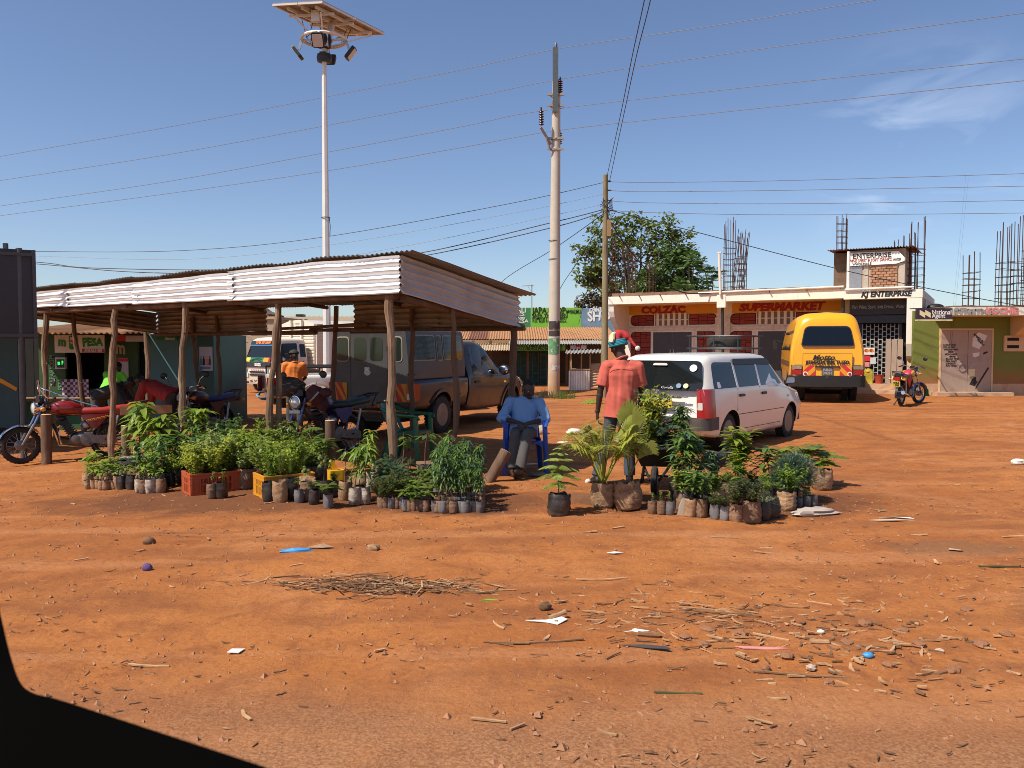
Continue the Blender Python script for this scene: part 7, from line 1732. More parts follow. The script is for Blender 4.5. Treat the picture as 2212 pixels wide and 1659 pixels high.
def person(label, base, J, face, shirt, trousers, shoe, sleeve='short', rz=0, group=None, hem=-.05, curl=.6, palm=((0,1,0),(0,1,0)), hair=True, vox=.0075, girth=1.0, openneck=False):
    t=thing('person', label, 'person', base, rz, group)
    V={k: Vector(v) for k, v in J.items()}
    lat=(V['shR']-V['shL']).normalized();up=(V['head']-V['neck']).normalized();f=Vector(face);f=(f-up*f.dot(up)).normalized();rt=f.cross(up)
    H=Matrix((rt, f, up)).transposed()
    m=MB();hd_=V['head']
    def he(o, r, nu=18, nv=12, fn=None): m.ell(hd_+H @ Vector(o), r, nu, nv, H, 0, fn)
    he((0,-.008,.03),(.075,.094,.092));he((0,.030,-.045),(.056,.062,.066));he((0,.050,-.085),(.034,.036,.030));he((0,.058,.0),(.058,.040,.065))
    he((0,.098,-.022),(.017,.022,.020));he((0,.096,.002),(.011,.014,.030));he((0,.086,-.062),(.026,.016,.011));he((0,.084,-.074),(.023,.016,.010));he((0,.088,.028),(.048,.014,.010))
    for s in (-1,1): he((s*.078,-.008,-.012),(.010,.022,.034));he((s*.040,.070,-.022),(.022,.022,.022))
    cap(m, V['neck']-up*.06, V['head']-up*.06-f*.01,.060*girth, .054*girth, 14)
    ch=V['chest'];pv=V['pelvis']
    rings(m, [(pv, .13,.09),(pv.lerp(ch, .5),.125,.085),(ch, .145,.09),(V['neck']-up*.04,.09,.06)], lat)
    for s in 'LR':
        cap(m, V['sh'+s], V['el'+s],.043*girth, .037*girth);cap(m, V['el'+s], V['wr'+s],.037*girth, .026*girth)
        cap(m, V['el'+s].lerp(V['wr'+s],.25), V['wr'+s],.039*girth, .025*girth)
        d=(V['ha'+s]-V['wr'+s]) if 'ha'+s in V else (V['wr'+s]-V['el'+s])
        hand(m, V['wr'+s], d, palm[0 if s == 'L' else 1], curl, 1 if s == 'L' else -1)
        cap(m, V['hip'+s], V['kn'+s],.075,.05);cap(m, V['kn'+s], V['an'+s],.05,.035)
    me=remesh(m, M['skin_dark'], vox, 2, 'body');bo_=place('body', me, t)
    for s in (-1,1):
        m=MB();m.ell(hd_+H @ Vector((s*.032,.086,.010)),(.013,.010,.008),10,6, H);m.build('eye', pm('eye_white', (.45,.40,.36),.3) if 'eye_white' not in MATS else M['eye_white'], bo_)
        m=MB();m.ell(hd_+H @ Vector((s*.032,.094,.010)),(.006,.004,.006),8,6, H);m.build('iris', M['black'], bo_)
    if hair:
        m=MB();m.ell(hd_+H @ Vector((0,-.014,.036)),(.0815,.0985,.098),20,14, H, 0, lambda p: 1 if (p.z > .18+.55*max(0, p.y) or (p.y < -.15 and p.z > -.45)) else .80);m.build('hair', M['hair_black'], t)
    m=MB();g=girth; hm=pv+(ch-pv).normalized()*hem
    tors=[(hm, .196*g, .146*g),(pv.lerp(ch, .25),.180*g, .134*g),(pv.lerp(ch, .6),.172*g, .122*g),(ch, .188*g, .120*g),((ch+V['shL']+V['shR'])/3,.185*g, .108*g),((V['shL']+V['shR'])/2+up*.015,.15*g, .085*g),(V['neck']-up*.02,.075*g, .07*g)]
    rings(m, tors, lat, 24)
    for s in 'LR':
        sh, el, wr=V['sh'+s], V['el'+s], V['wr'+s]
        cap(m, (V['neck']+sh)/2-up*.03, sh, .06*g, .070*g)
        if sleeve == 'short': cap(m, sh, sh.lerp(el, .55),.070*g, .068*g);m.tube([sh, sh.lerp(el, .86)],[.068*g, .072*g],14)
        elif sleeve == 'long': cap(m, sh, el, .069*g, .060*g);cap(m, el, el.lerp(wr, .92),.058*g, .042*g)
        else: cap(m, sh, el, .069*g, .062*g);m.tube([el, el.lerp(wr, .40)],[.062*g, .062*g],14)
    me=remesh(m, M[shirt], vox, 3, 'shirt')
    puff(me, lambda p: noise.noise(p*5.0+Vector((1,2,3)))*.012+noise.noise(Vector((p.x*17, p.y*17, p.z*4)))*.011+noise.noise(Vector((p.x*9+p.z*14, p.y*9, p.z*9)))*.003)   # soft folds
    so=place('shirt', me, t)
    m=MB();nk=V['neck'];m.tube([nk-up*.01+rt*.072*cos(a)+f*(.066*sin(a)-.004)+up*(-.012*sin(a)) for a in [2*pi*k/20 for k in range(20)]],.014,6, closed=True);m.build('collar', M[shirt], so)
    m=MB();rings(m, [(pv+(ch-pv).normalized()*.04,.150,.108),(pv-(ch-pv).normalized()*.03,.158,.118),((V['hipL']+V['hipR'])/2,.15,.115)], lat)
    for s in 'LR':
        hp, kn, an=V['hip'+s], V['kn'+s], V['an'+s]
        cap(m, hp, kn, .092,.070);cap(m, kn, kn.lerp(an, .5),.070,.063);m.tube([kn, an],[.068,.068],14)
    me=remesh(m, M[trousers], vox*1.1,3, 'trousers')
    puff(me, lambda p: noise.noise(p*7.0)*.008+noise.noise(Vector((p.x*18, p.y*18, p.z*9)))*.005)
    place('trousers', me, t)
    for s in 'LR':
        an=V['an'+s];td=V['toe'+s]-an; td=Vector((td.x, td.y, td.z));m=MB()
        d_=td.normalized();cap(m, an-d_*.03-Vector((0,0,.045)), an+td*.55-Vector((0,0,.050)),.042,.046);cap(m, an+td*.5-Vector((0,0,.05)), an+td-Vector((0,0,.055)),.047,.036);cap(m, an, an-Vector((0,0,.04)),.045,.045)
        me=remesh(m, M[shoe],.009,2, 'shoe');place('shoe', me, t)
    return t, H, hd_, so

# ---- standing man with the pointed red hat, back to the camera
sb_=G(1338,1046);sb_.y += .02
J=dict(pelvis=(.02,0,.94), chest=(.035,.0,1.27), neck=(.02,.02,1.475), head=(-.012,.045,1.605), shL=(-.155,.0,1.375), shR=(.205,.02,1.37), elL=(-.225,-.015,1.115), elR=(.262,.05,1.11), wrL=(-.255,.03,.84), wrR=(.255,.13,.84), haL=(-.258,.045,.74), haR=(.25,.16,.74),
         hipL=(-.075,0,.90), hipR=(.115,0,.90), knL=(-.145,.06,.50), knR=(.115,.05,.50), anL=(-.262,-.03,.095), anR=(.125,.03,.095), toeL=(-.30,.12,.075), toeR=(.15,.18,.075))
man, H, hc, so=person('man seen from behind in a coral shirt, jeans and a pointed red hat', (sb_.x, sb_.y, gz(sb_.x, sb_.y)), J, (-.55,.83,0), 'shirt_coral', 'jeans', 'shoe_black', 'short', 0, None, -.16,.55,((.9,.1,0),(-.9,.1,0)), False, .0075,1.04)
m=MB();a_, b_=Vector((-.15,-.098,1.352)), Vector((.19,-.094,1.352));m.tube([a_.lerp(b_, k/8)+Vector((0,-.012*sin(pi*k/8),0)) for k in range(9)],.0035,5);m.build('yoke_seam', M['shirt_coral'], so)
m=MB();m.tube([(-.255+.032*cos(a),.028+.030*sin(a),.855) for a in [k*pi/8 for k in range(16)]],.006,6, closed=True);m.build('bracelet', M['black'], man)
def hp(o): return hc+H @ Vector(o)
m=MB()
for k in range(4): m.tube([hp((.092*cos(a),.108*sin(a)-.008,.018+.016*k+.010*sin(a))) for a in [2*pi*i/24 for i in range(24)]],.014,8, closed=True)
hb=m.build('hat_band', M['knit_teal'], man)
m=MB();c0=hp((0,-.01,.07));tipw=Vector((.18,-.09,1.60))
pts=[c0-Vector((0,0,.02)), c0+Vector((0,0,.02)), c0+Vector((.03,-.01,.06)), c0+Vector((.07,-.03,.066)), c0+Vector((.11,-.06,.045)), c0+Vector((.15,-.085,.0)), tipw]
m.tube(spline(pts, 4),[.094,.096,.097,.096,.094,.090,.086,.082,.078,.072,.066,.060,.054,.049,.045,.043,.036,.031,.026,.023,.020,.018,.016,.015,.012][:len(spline(pts, 4))],18)
me=remesh(m, M['cap_red'],.006,4, 'hat')
puff(me, lambda p: noise.noise(p*22)*.006)
place('hat', me, man)
m=MB();m.ell(tipw+Vector((.012,-.004,-.012)),(.030,.030,.030),14,10, None, 0, lambda p: 1+.12*noise.noise(p*6));m.build('pompom', M['pompom'], man)
m=MB();fl=[hc+Vector(o) for o in ((-.088,-.055,.05),(-.10,-.03,.07),(-.095,-.01,.13),(-.06,.0,.165),(-.035,-.035,.17),(-.055,-.085,.15),(-.055,-.105,.09),(-.068,-.09,.05))]
m.prism(fl, Vector((-.018,-.012,.004)));m.build('hat_flap', M['felt_cream'], man)

# ---- man sitting on the blue chair
pm('plastic_blue', (.015,.065,.34),.38, var=.06, scale=3);pm('plastic_green', (.012,.13,.06),.38, var=.08, scale=3)
def plastic_chair(label, loc, rz, mat):
    """forward is local -y"""
    t=thing('plastic_chair', label, 'chair', loc, rz)
    m=MB()
    m.grid(lambda a, b: Vector(((a-.5)*.44*(1+.06*(1-b)),-.22+.42*b, .425-.035*b-.018*sin(pi*a)*sin(pi*b)-(.03*(1-b*8) if b < .125 else 0))),14,12)
    V0=len(m.v);m.grid(lambda a, b: Vector(((a-.5)*.44*(1+.06*(1-b)),-.22+.42*b, .413-.035*b-.018*sin(pi*a)*sin(pi*b)-(.03*(1-b*8) if b < .125 else 0))),14,12);m.build('seat', M[mat], t, recalc=False)
    bk=MB()
    def bf(a, b, o=0):
        x=(a-.5)*(.46-.05*b)*(1 if b < .8 else 1-(b-.8)*.9);y=.20+.20*b-.045*cos((a-.5)*pi)*0+.055*(1-((a-.5)*2)**2)+o; return Vector((x, y, .39+.42*b-.03*((a-.5)*2)**4*b))
    for k in range(7):
        a0=.14+k*.103;bk.grid(lambda a, b: bf(a0+.055*a, .12+.72*b),2,10);bk.grid(lambda a, b: bf(a0+.055*a, .12+.72*b, .010),2,10)
    for (a0, a1, b0, b1) in ((0,.13,0,1),(.87,1,0,1),(.13,.87,0,.12),(.13,.87,.84,1)):
        bk.grid(lambda a, b: bf(a0+(a1-a0)*a, b0+(b1-b0)*b),8,10);bk.grid(lambda a, b: bf(a0+(a1-a0)*a, b0+(b1-b0)*b, .012),8,10)
    bk.build('backrest', M[mat], t, recalc=False)
    for s in (-1,1):
        m=MB();m.tube(spline([Vector(p) for p in ((s*.245,-.235,.60),(s*.27,-.20,.645),(s*.275,.0,.655),(s*.265,.20,.68),(s*.235,.36,.75))],5),.028,8, flat=.6);m.build('armrest', M[mat], t)
        m=MB();m.prism([(s*.215,-.215,.66),(s*.275,-.215,.66),(s*.29,-.25,0),(s*.235,-.25,0),(s*.225,-.22,.40)],(0,.035,0));m.prism([(s*.215,-.20,.66),(s*.225,-.22,.40),(s*.235,-.25,0),(s*.25,-.19,0),(s*.245,-.165,.42),(s*.235,-.16,.66)],(s*.03,0,0));m.build('leg', M[mat], t)
        m=MB();m.prism([(s*.17,.20,.42),(s*.235,.20,.42),(s*.275,.33,0),(s*.22,.33,0)],(0,.035,0));m.prism([(s*.235,.14,.42),(s*.235,.235,.42),(s*.275,.365,0),(s*.275,.31,0)],(-s*.02,0,0));m.build('leg', M[mat], t)
        m=MB();m.prism([(s*.22,-.18,.37),(s*.235,-.18,.41),(s*.235,.2,.40),(s*.235,.2,.33),(s*.23,.1,.37),(s*.23,-.1,.385)],(-s*.02,0,0));m.build('apron', M[mat], t)
    m=MB();m.prism([(-.21,-.225,.42),(.21,-.225,.42),(.225,-.225,.34),(.15,-.225,.385),(-.15,-.225,.385),(-.225,-.225,.34)],(0,.02,0));m.build('apron', M[mat], t)
    return t
cp_=G(1131,1013);cp_=Vector((cp_.x, 10.55,0));cz_=gz(cp_.x, cp_.y)
plastic_chair('blue plastic armchair under the seated man', (cp_.x, cp_.y, cz_+.004), R(4), 'plastic_blue')
J=dict(pelvis=(.0,.10,.515), chest=(.02,.20,.80), neck=(.045,.20,.955), head=(.062,.165,1.055), shL=(-.175,.205,.89), shR=(.215,.205,.885), elL=(-.285,.07,.685), elR=(.285,.06,.675), wrL=(-.085,-.13,.655), wrR=(.05,-.15,.645), haL=(.02,-.19,.62), haR=(-.04,-.21,.60),
         hipL=(-.085,.06,.50), hipR=(.085,.06,.50), knL=(-.115,-.36,.515), knR=(.035,-.38,.525), anL=(-.135,-.42,.115), anR=(-.055,-.56,.125), toeL=(-.10,-.56,.09), toeR=(-.115,-.68,.17))
person('seated man in a blue shirt and grey trousers, hands clasped, in the shade', (cp_.x, cp_.y, cz_+.004), J, (.38,-.92,.04), 'shirt_blue', 'trouser_grey', 'shoe_brown', 'rolled', 0, None, -.07,.35,((0,.4,-.9),(0,.4,-.9)), True, .0075,.98)
gp=onG(D(888,960,11.9).x, 11.9)
plastic_chair('dark green plastic armchair with a broken back in front of the grey pickup', (gp.x, gp.y, gp.z+.003), R(72), 'plastic_green')

# ---- people further back
STJ=lambda: dict(pelvis=(0,0,.92), chest=(0,.02,1.22), neck=(0,.03,1.42), head=(0,.05,1.54), shL=(-.18,.02,1.35), shR=(.18,.02,1.35), elL=(-.24,.06,1.08), elR=(.24,.06,1.08), wrL=(-.16,.22,.98), wrR=(.16,.22,.98), hipL=(-.09,0,.88), hipR=(.09,0,.88), knL=(-.10,.02,.48), knR=(.10,.02,.48), anL=(-.11,0,.09), anR=(.11,0,.09), toeL=(-.11,.15,.07), toeR=(.11,.15,.07))
op=onG(D(636,900,17.6).x, 17.6);J=STJ()
p_, H2, hc2, _=person('man in an orange shirt and dark cap standing beyond the black motorbike', op, J, (-.97,-.15,-.1), 'shirt_orange', 'trouser_grey', 'shoe_black', 'short', R(18), None, -.08,.6,((0,1,0),(0,1,0)), False, .012)
m=MB();m.ell(hc2+H2 @ Vector((0,-.01,.055)),(.088,.108,.085),18,12, H2,0, lambda p: 1 if p.z > -.05 else .85);V=[hc2+H2 @ Vector(o) for o in ((-.07,.06,.055),(.07,.06,.055),(.055,.17,.035),(-.055,.17,.035))];m.prism(V, H2 @ Vector((0,0,.012)));m.build('cap', pm('cap_dark', (.03,.035,.02),.8, var=.3, scale=9), p_)
def bent(J, a, piv='pelvis', keep=('hipL', 'hipR', 'knL', 'knR', 'anL', 'anR', 'toeL', 'toeR', 'pelvis')):
    pv=Vector(J[piv]);Mx=Matrix.Rotation(-a, 3, 'X')
    return {k: (v if k in keep else tuple(pv+Mx @ (Vector(v)-pv))) for k, v in J.items()}
J=bent(STJ(), R(32));J['elR']=(.32,.30,1.02);J['wrR']=(.30,.42,.85);J['elL']=(-.26,.42,.98);J['wrL']=(-.12,.58,.9)
q=onG(D(233,900,17.6).x, 17.6);person('person in a lime green shirt leaning over the kiosk hatch', q, J, (0,.8,-.6), 'shirt_lime', 'trouser_grey', 'shoe_black', 'short', R(-8), None, -.08,.6,((0,1,0),(0,1,0)), True, .012)
J=bent(STJ(), R(62));J['elL']=(-.20,.55,.78);J['wrL']=(-.10,.72,.78);J['elR']=(.20,.55,.76);J['wrR']=(.10,.74,.76)
q=onG(D(212,950,15.2).x, 15.2);person('person in a black jacket bending over the tail of the red motorbike', q, J, (0,.6,-.8), 'jacket_black', 'trouser_grey', 'shoe_black', 'long', R(-80), None, -.06,.6,((0,0,-1),(0,0,-1)), True, .012)
J=bent(STJ(), R(60));J['elL']=(-.20,.52,.72);J['wrL']=(-.10,.70,.80);J['elR']=(.22,.50,.74);J['wrR']=(.10,.68,.80)
q=onG(D(368,950,14.9).x, 14.9);person('man in a red shirt bending forward behind the seedlings', q, J, (0,.6,-.8), 'shirt_red', 'trouser_grey', 'shoe_black', 'long', R(82), None, -.06,.6,((0,0,-1),(0,0,-1)), True, .012,1.1)

# ============================================================ WHEELBARROW, HEN
wbp_=G(1421,1052)
pm('barrow_black', (.022,.019,.017),.65,.3, var=.3, scale=8, col2=(.10,.045,.025), c2pos=(.5,.75), c2amt=.7)
bw=thing('wheelbarrow', 'black rusty wheelbarrow carrying a bushy plant, beside the standing man', 'wheelbarrow', (wbp_.x, wbp_.y, gz(wbp_.x, wbp_.y)), R(-104))
bw.scale=(.84,.84,.84)  # local: +x toward the wheel
TI=[(.40,.19,.34),(.42,-.19,.34),(-.30,-.17,.36),(-.30,.17,.36)]
top=[(.56,.30,.60),(.56,-.30,.60),(-.46,-.28,.62),(-.46,.28,.62)]
m=MB();m.add([*TI, *top],[(0,1,2,3),(0,4,5,1),(1,5,6,2),(2,6,7,3),(3,7,4,0)],0)
m.tube([*top],.016,6, closed=True);m.build('tray', M['barrow_black'], bw, recalc=False)
for s in (-1,1):
    m=MB();m.tube([(.62, s*.06,.19),(.30, s*.17,.33),(-.40, s*.20,.36),(-.95, s*.27,.60)],.018,7);m.build('handle', M['barrow_black'], bw)
    m=MB();m.tube([(-.12, s*.19,.36),(-.22, s*.25,.0),(-.34, s*.24,.0),(-.42, s*.20,.37)],.017,7);m.build('leg', M['barrow_black'], bw)
m=MB();m.tube([(-.22,-.25,.12),(-.22,.25,.12)],.014,6);m.build('brace', M['barrow_black'], bw)
e=bpy.data.objects.new('wheel', None);COL.objects.link(e);e.parent=bw; e.location=(.62,0,.19)
m=MB();m.tube([(.15*cos(a),0,.15*sin(a)) for a in [2*pi*k/28 for k in range(28)]],.042,8, closed=True);m.build('tyre', M['rubber'], e)
m=MB();m.lathe([(.02,-.05),(.10,-.02),(.115,0),(.10,.02),(.02,.05)],20, ax='Y');m.build('rim', M['alloy'], e)
bwM=Matrix.Translation(bw.location) @ Matrix.Rotation(R(-104),4, 'Z') @ Matrix.Scale(.84,4)
for k, (x, y, s) in enumerate(((-.30,-.14,.07),(-.36,.06,.06),(.30,.15,.06))):
    p=bwM @ Vector((x, y, .42));st=thing('stone', ('grey stone in the wheelbarrow tray, at the handle end', 'small stone in the wheelbarrow tray beside the grey one', 'small stone in the wheelbarrow tray by the wheel')[k], 'stone', p)
    m=MB();m.ell((0,0,0),(s*1.2, s, s*.8),10,7, None, 0, lambda q: 1+.25*noise.noise(q*2+Vector((k, 0,0))));m.build('rock', pm('rock_grey', (.20,.15,.12),.9, var=.2) if 'rock_grey' not in MATS else M['rock_grey'], st)
hq=G(1543,1046);pm('feather_black', (.014,.014,.016),.5, var=.4, scale=18, col2=(.16,.11,.07), c2pos=(.60,.68), c2scale=9);pm('feather_white', (.62,.60,.55),.8, var=.1);pm('comb_red', (.4,.03,.02),.6);pm('hen_leg', (.10,.08,.06),.7)
hen=thing('hen', 'black hen with a white tail tuft stooping behind the right-hand seedlings', 'hen', hq, R(-160))
m=MB();m.ell((0,0,.27),(.15,.095,.105),18,12,(0,.35,0));m.ell((.10,0,.30),(.075,.065,.075));cap(m, (.12,0,.29),(.20,0,.17),.042,.028);m.ell((.215,0,.15),(.038,.028,.030));m.ell((-.12,0,.33),(.08,.07,.07))
for y in (-1,1): m.ell((-.02, y*.085,.28),(.12,.025,.075),14,8,(0,.3,0));cap(m, (.0, y*.045,.19),(.01, y*.045,.14),.035,.018)
me=remesh(m, M['feather_black'],.007,3, 'body')
puff(me, lambda p: noise.noise(p*30)*.006)
bdy=place('body', me, hen)
m=MB()
for k in range(7):
    a=-.5+k*.16;m.grid(lambda s_, t: Vector((-.14-.16*s_, (t-.5)*.05+a*.09*s_*1.5,.33+.12*s_*(1-abs(a))+.06*s_-.10*s_*s_)),5,2)
m.build('tail', M['feather_black'], hen, recalc=False)
m=MB();m.ell((-.16,0,.25),(.06,.06,.06),12,8, None, 0, lambda p: 1+.2*noise.noise(p*5));m.build('tail_tuft', M['feather_white'], hen)
for y in (-1,1):
    m=MB();m.tube([(.01, y*.045,.15),(-.02, y*.05,.08),(.0, y*.05,.008)],.008,6)
    for a in (-.5,0,.5): m.tube([(0, y*.05,.008),(.06*cos(a), y*.05+.06*sin(a),.004)],.005,5)
    m.tube([(0, y*.05,.008),(-.03, y*.05,.004)],.005,5);m.build('leg', M['hen_leg'], hen)
m=MB();m.lathe([(.012,0),(.0,.035)],8,(.245,0,.14), 'X');m.build('beak', M['hen_leg'], hen)
m=MB();m.ell((.215,0,.182),(.025,.006,.016),10,6,(0,.5,0));m.ell((.235,0,.118),(.01,.012,.018),8,6);m.build('comb', M['comb_red'], hen)

# ============================================================ DOOR OF THE CAR THE PICTURE IS TAKEN FROM
pm('trim_black', (.0012,.0012,.0012),.95, var=0, spec=.02)
def Dn(u, v, Y): return D(u, v, Y)
cw=thing('car_door', 'black window sill and pillar of the car the view is taken from', 'car door', (0,0,0))
edge=spline([D(u, v, Y) for u, v, Y in ((-60,1010,.70),(-30,1180,.68),(2,1330,.66),(24,1420,.645),(44,1474,.625),(72,1497,.61),(130,1512,.59),(300,1567,.54),(590,1662,.46),(820,1738,.41))],6)
O_=Vector((-.085,.09,-.075));Lp=Vector((-.3,.02,-.4));cut_=27
for nm_, E in (('pillar', edge[:cut_+1]),('window_sill', edge[cut_:])):
    m=MB();n=len(E);V=[p+o for o in (O_+Lp, O_, Vector((0,0,0)), Lp) for p in E]
    m.add(V, [(r_*n+i, r_*n+i+1,(r_+1)*n+i+1,(r_+1)*n+i) for r_ in range(3) for i in range(n-1)],0, True);m.build(nm_, M['trim_black'], cw, recalc=False, ang=60)
# ============================================================ PLANTS IN BAGS
LF=dict(bright=(.25,.35,.045), mid=(.135,.225,.040), deep=(.055,.115,.034), yellow=(.38,.40,.06), blue=(.085,.175,.095), olive=(.115,.125,.048), palm=(.36,.38,.065), pale=(.34,.40,.16), silver=(.20,.27,.20), red=(.18,.08,.035))
for k, c in LF.items(): pm('leaf_'+k, c, .42, var=.22, scale=7, sub=.42, rv=.18, spec=.45)
pm('stem_brown', (.16,.10,.06),.85, var=.2);pm('stem_green', (.16,.20,.05),.7, var=.15)
pm('bag_black', (.022,.020,.020),.42, var=.4, scale=10, rv=.4, col2=(.12,.07,.045), c2pos=(.45,.7), c2scale=9, c2amt=.8)
pm('bag_brown', (.24,.135,.075),.75, var=.25, scale=9, rv=.25, col2=(.10,.055,.032), c2pos=(.42,.66), c2scale=11, c2amt=.85, bump=.4)
pm('bag_tan', (.34,.20,.105),.75, var=.25, scale=14, rv=.2, bump=.6, bscale=22, col2=(.13,.07,.04), c2pos=(.45,.7), c2scale=9)
pm('bag_white', (.48,.42,.35),.6, var=.25, scale=12, rv=.2, col2=(.17,.10,.065), c2pos=(.42,.62), c2scale=11, bump=.4)
pm('bag_grey', (.14,.135,.14),.5, var=.3, scale=9, rv=.3, col2=(.2,.13,.09), c2pos=(.5,.7), c2scale=7)
pm('pot_soil', (.075,.040,.026),.95, var=.3, scale=30, bump=.5)

def leaf(m, p, d, nrm, Ln, Wd, droop=.25, mi=0, fold=.15):
    d=d.normalized();lat=d.cross(nrm)
    if lat.length < 1e-4: lat=d.cross(Vector((1,0,0)))
    lat.normalize();n=lat.cross(d).normalized()
    q=lambda t, w_, e: p+d*Ln*t+lat*Wd*w_+n*(Ln*(-droop*t*t)+Wd*e)-Vector((0,0, Ln*droop*.55*t*t))
    m.add([q(0,0,0), q(.33,.5, fold), q(.33,0,0), q(.33,-.5, fold), q(.7,.38, fold), q(.7,0,0), q(.7,-.38, fold), q(1,0,0)],
          [(0,2,1),(0,3,2),(2,5,4,1),(3,6,5,2),(5,7,4),(6,7,5)], mi, True)
def frond(m, p, d, Ln, n, ll, lw, arch=.5, mi=0, r=None, up=Vector((0,0,1)), smi=1, taper=True, droopy=.3):
    r=r or rnd; d=d.normalized();lat=d.cross(up)
    lat=lat.normalized() if lat.length > 1e-3 else Vector((1,0,0));P=[]
    for k in range(9):
        t=k/8;P.append(p+d*Ln*t-Vector((0,0, arch*Ln*t*t)))
    m.tube(P, [lw*.22*(1-.7*k/8)+.0012 for k in range(9)],4, smi, caps=False)
    for k in range(n):
        t=.12+.88*k/n; i=min(7, int(t*8));a=P[i].lerp(P[i+1], t*8-i);dd=(P[i+1]-P[i]).normalized();L_=ll*(sin(pi*(.12+.86*t))**.7 if taper else 1)
        for s in (-1,1): leaf(m, a, lat*s+dd*.55+Vector((0,0, r.uniform(-.1,.25))), up, L_*r.uniform(.85,1.1), lw, droopy, mi, .1)
def Pz(seed): return random.Random(seed)
def make(kind, seed, leafc, **k):
    r=Pz(seed);m=MB();Z=Vector((0,0,1));mats=[M['leaf_'+leafc], M['stem_brown' if k.get('brown', 1) else 'stem_green'], M['leaf_'+k.get('leaf2', leafc)]]
    def rd(lo, hi):
        a=r.uniform(0,2*pi);e=r.uniform(lo, hi);return Vector((cos(a)*cos(e), sin(a)*cos(e), sin(e)))
    if kind == 'whorl':       # tall stem, whorls of big leaves
        H=1.0;bend=Vector((r.uniform(-.08,.08), r.uniform(-.08,.08),0));top=Vector((0,0, H))+bend
        m.tube([(0,0,0), top*.5+bend*.3, top*.93],[.014,.011,.007],5,1)
        for lv in k.get('levels', (.55,.75,.92)):
            n=int(k.get('n', 8)*(1 if lv > .7 else .7));c=top*lv; a0=r.uniform(0,6)
            for i in range(n):
                a=a0+2*pi*i/n+r.uniform(-.3,.3);e=r.uniform(-.25,.55);d=Vector((cos(a)*cos(e), sin(a)*cos(e), sin(e)));Ln=k.get('L', .26)*r.uniform(.7,1.15)
                leaf(m, c+Z*r.uniform(-.05,.05), d, Z, Ln, Ln*k.get('w', .36), k.get('droop', .35),0 if r.random() < .75 else 2)
    elif kind == 'bush':      # many small leaves on several stems
        for s in range(k.get('stems', 6)):
            d=rd(.75,1.5);d=Vector((d.x*k.get('spread', 1), d.y*k.get('spread', 1), d.z));L_=r.uniform(.65,1.0);P=[d*L_*t+Vector((0,0,0))+Vector((r.uniform(-.03,.03), r.uniform(-.03,.03),0)) for t in (0,.33,.66,1)]
            m.tube(P, [.009,.007,.005,.002],4,1, caps=False)
            for i in range(k.get('n', 40)):
                t=r.uniform(k.get('t0', .25),1);q=P[min(2, int(t*3))].lerp(P[min(3, int(t*3)+1)], t*3-int(t*3) if t < 1 else 1)
                q=q+rd(-.5,1)*r.uniform(0, k.get('sp', .14));Ln=k.get('L', .09)*r.uniform(.6,1.25);leaf(m, q, rd(-.3,.9), Z, Ln, Ln*k.get('w', .5),.2,0 if r.random() < .7 else 2)
    elif kind == 'fern':      # pinnate fronds
        m.tube([(0,0,0),(0,0,.55)],[.012,.006],5,1)
        for i in range(k.get('n', 9)):
            a=r.uniform(0,6.28);e=r.uniform(.15,1.1);d=Vector((cos(a)*cos(e), sin(a)*cos(e), sin(e)));frond(m, Z*r.uniform(.2,.58), d, r.uniform(.4,.62), k.get('pairs', 14), k.get('ll', .10), k.get('lw', .03), r.uniform(.25,.7),0 if r.random() < .7 else 2, r)
    elif kind == 'seedling':  # single thin stem with a few leaves near the top
        m.tube([(0,0,0),(r.uniform(-.05,.05), r.uniform(-.05,.05),.6),(r.uniform(-.06,.06), r.uniform(-.06,.06),.95)],[.016,.012,.006],4,1, caps=False)
        for i in range(k.get('n', 10)):
            leaf(m, Vector((0,0, r.uniform(k.get('z0', .45),.95))), rd(-.2,.7), Z, k.get('L', .34)*r.uniform(.6,1.15), k.get('L', .34)*k.get('w', .5),.3,0 if r.random() < .7 else 2)
    elif kind == 'gum':       # narrow-leaved upright sapling
        top=Vector((r.uniform(-.1,.1), r.uniform(-.1,.1),1));m.tube([(0,0,0), top*.5, top],[.011,.008,.003],4,1, caps=False)
        for i in range(k.get('n', 46)):
            t=r.uniform(k.get('z0', .3),1);p=top*t+rd(-.2,.6)*r.uniform(0,.26)*(1.2-t);leaf(m, p, rd(-.5,.7), Z, k.get('L', .17)*r.uniform(.6,1.2), k.get('L', .17)*k.get('w', .26),.3,0 if r.random() < .65 else 2)
        for i in range(5):
            t=r.uniform(.35,.8);m.tube([top*t, top*t+rd(.2,.8)*.16],[.005,.002],3,1, caps=False)
    elif kind == 'feather':   # cloud of thread-fine leaves
        for i in range(k.get('n', 420)):
            d=rd(.1,1.5);q=Vector((d.x*.52, d.y*.52, d.z*.95))*r.uniform(.35,1);e=(d+rd(-1,1)*.6).normalized()
            for j in range(3): ee=(e+rd(-1,1)*.5).normalized();lt=ee.cross(Z).normalized() if abs(ee.z) < .95 else Vector((1,0,0));m.add([q-lt*.006, q+lt*.006, q+ee*r.uniform(.09,.19)],[(0,1,2)],0 if r.random() < .6 else 2)
        for i in range(14): m.tube([(0,0,0), rd(.7,1.5)*.75],[.006,.002],3,1, caps=False)
    elif kind == 'araucaria':
        m.tube([(0,0,0),(0,0,1.0)],[.016,.006],6,1)
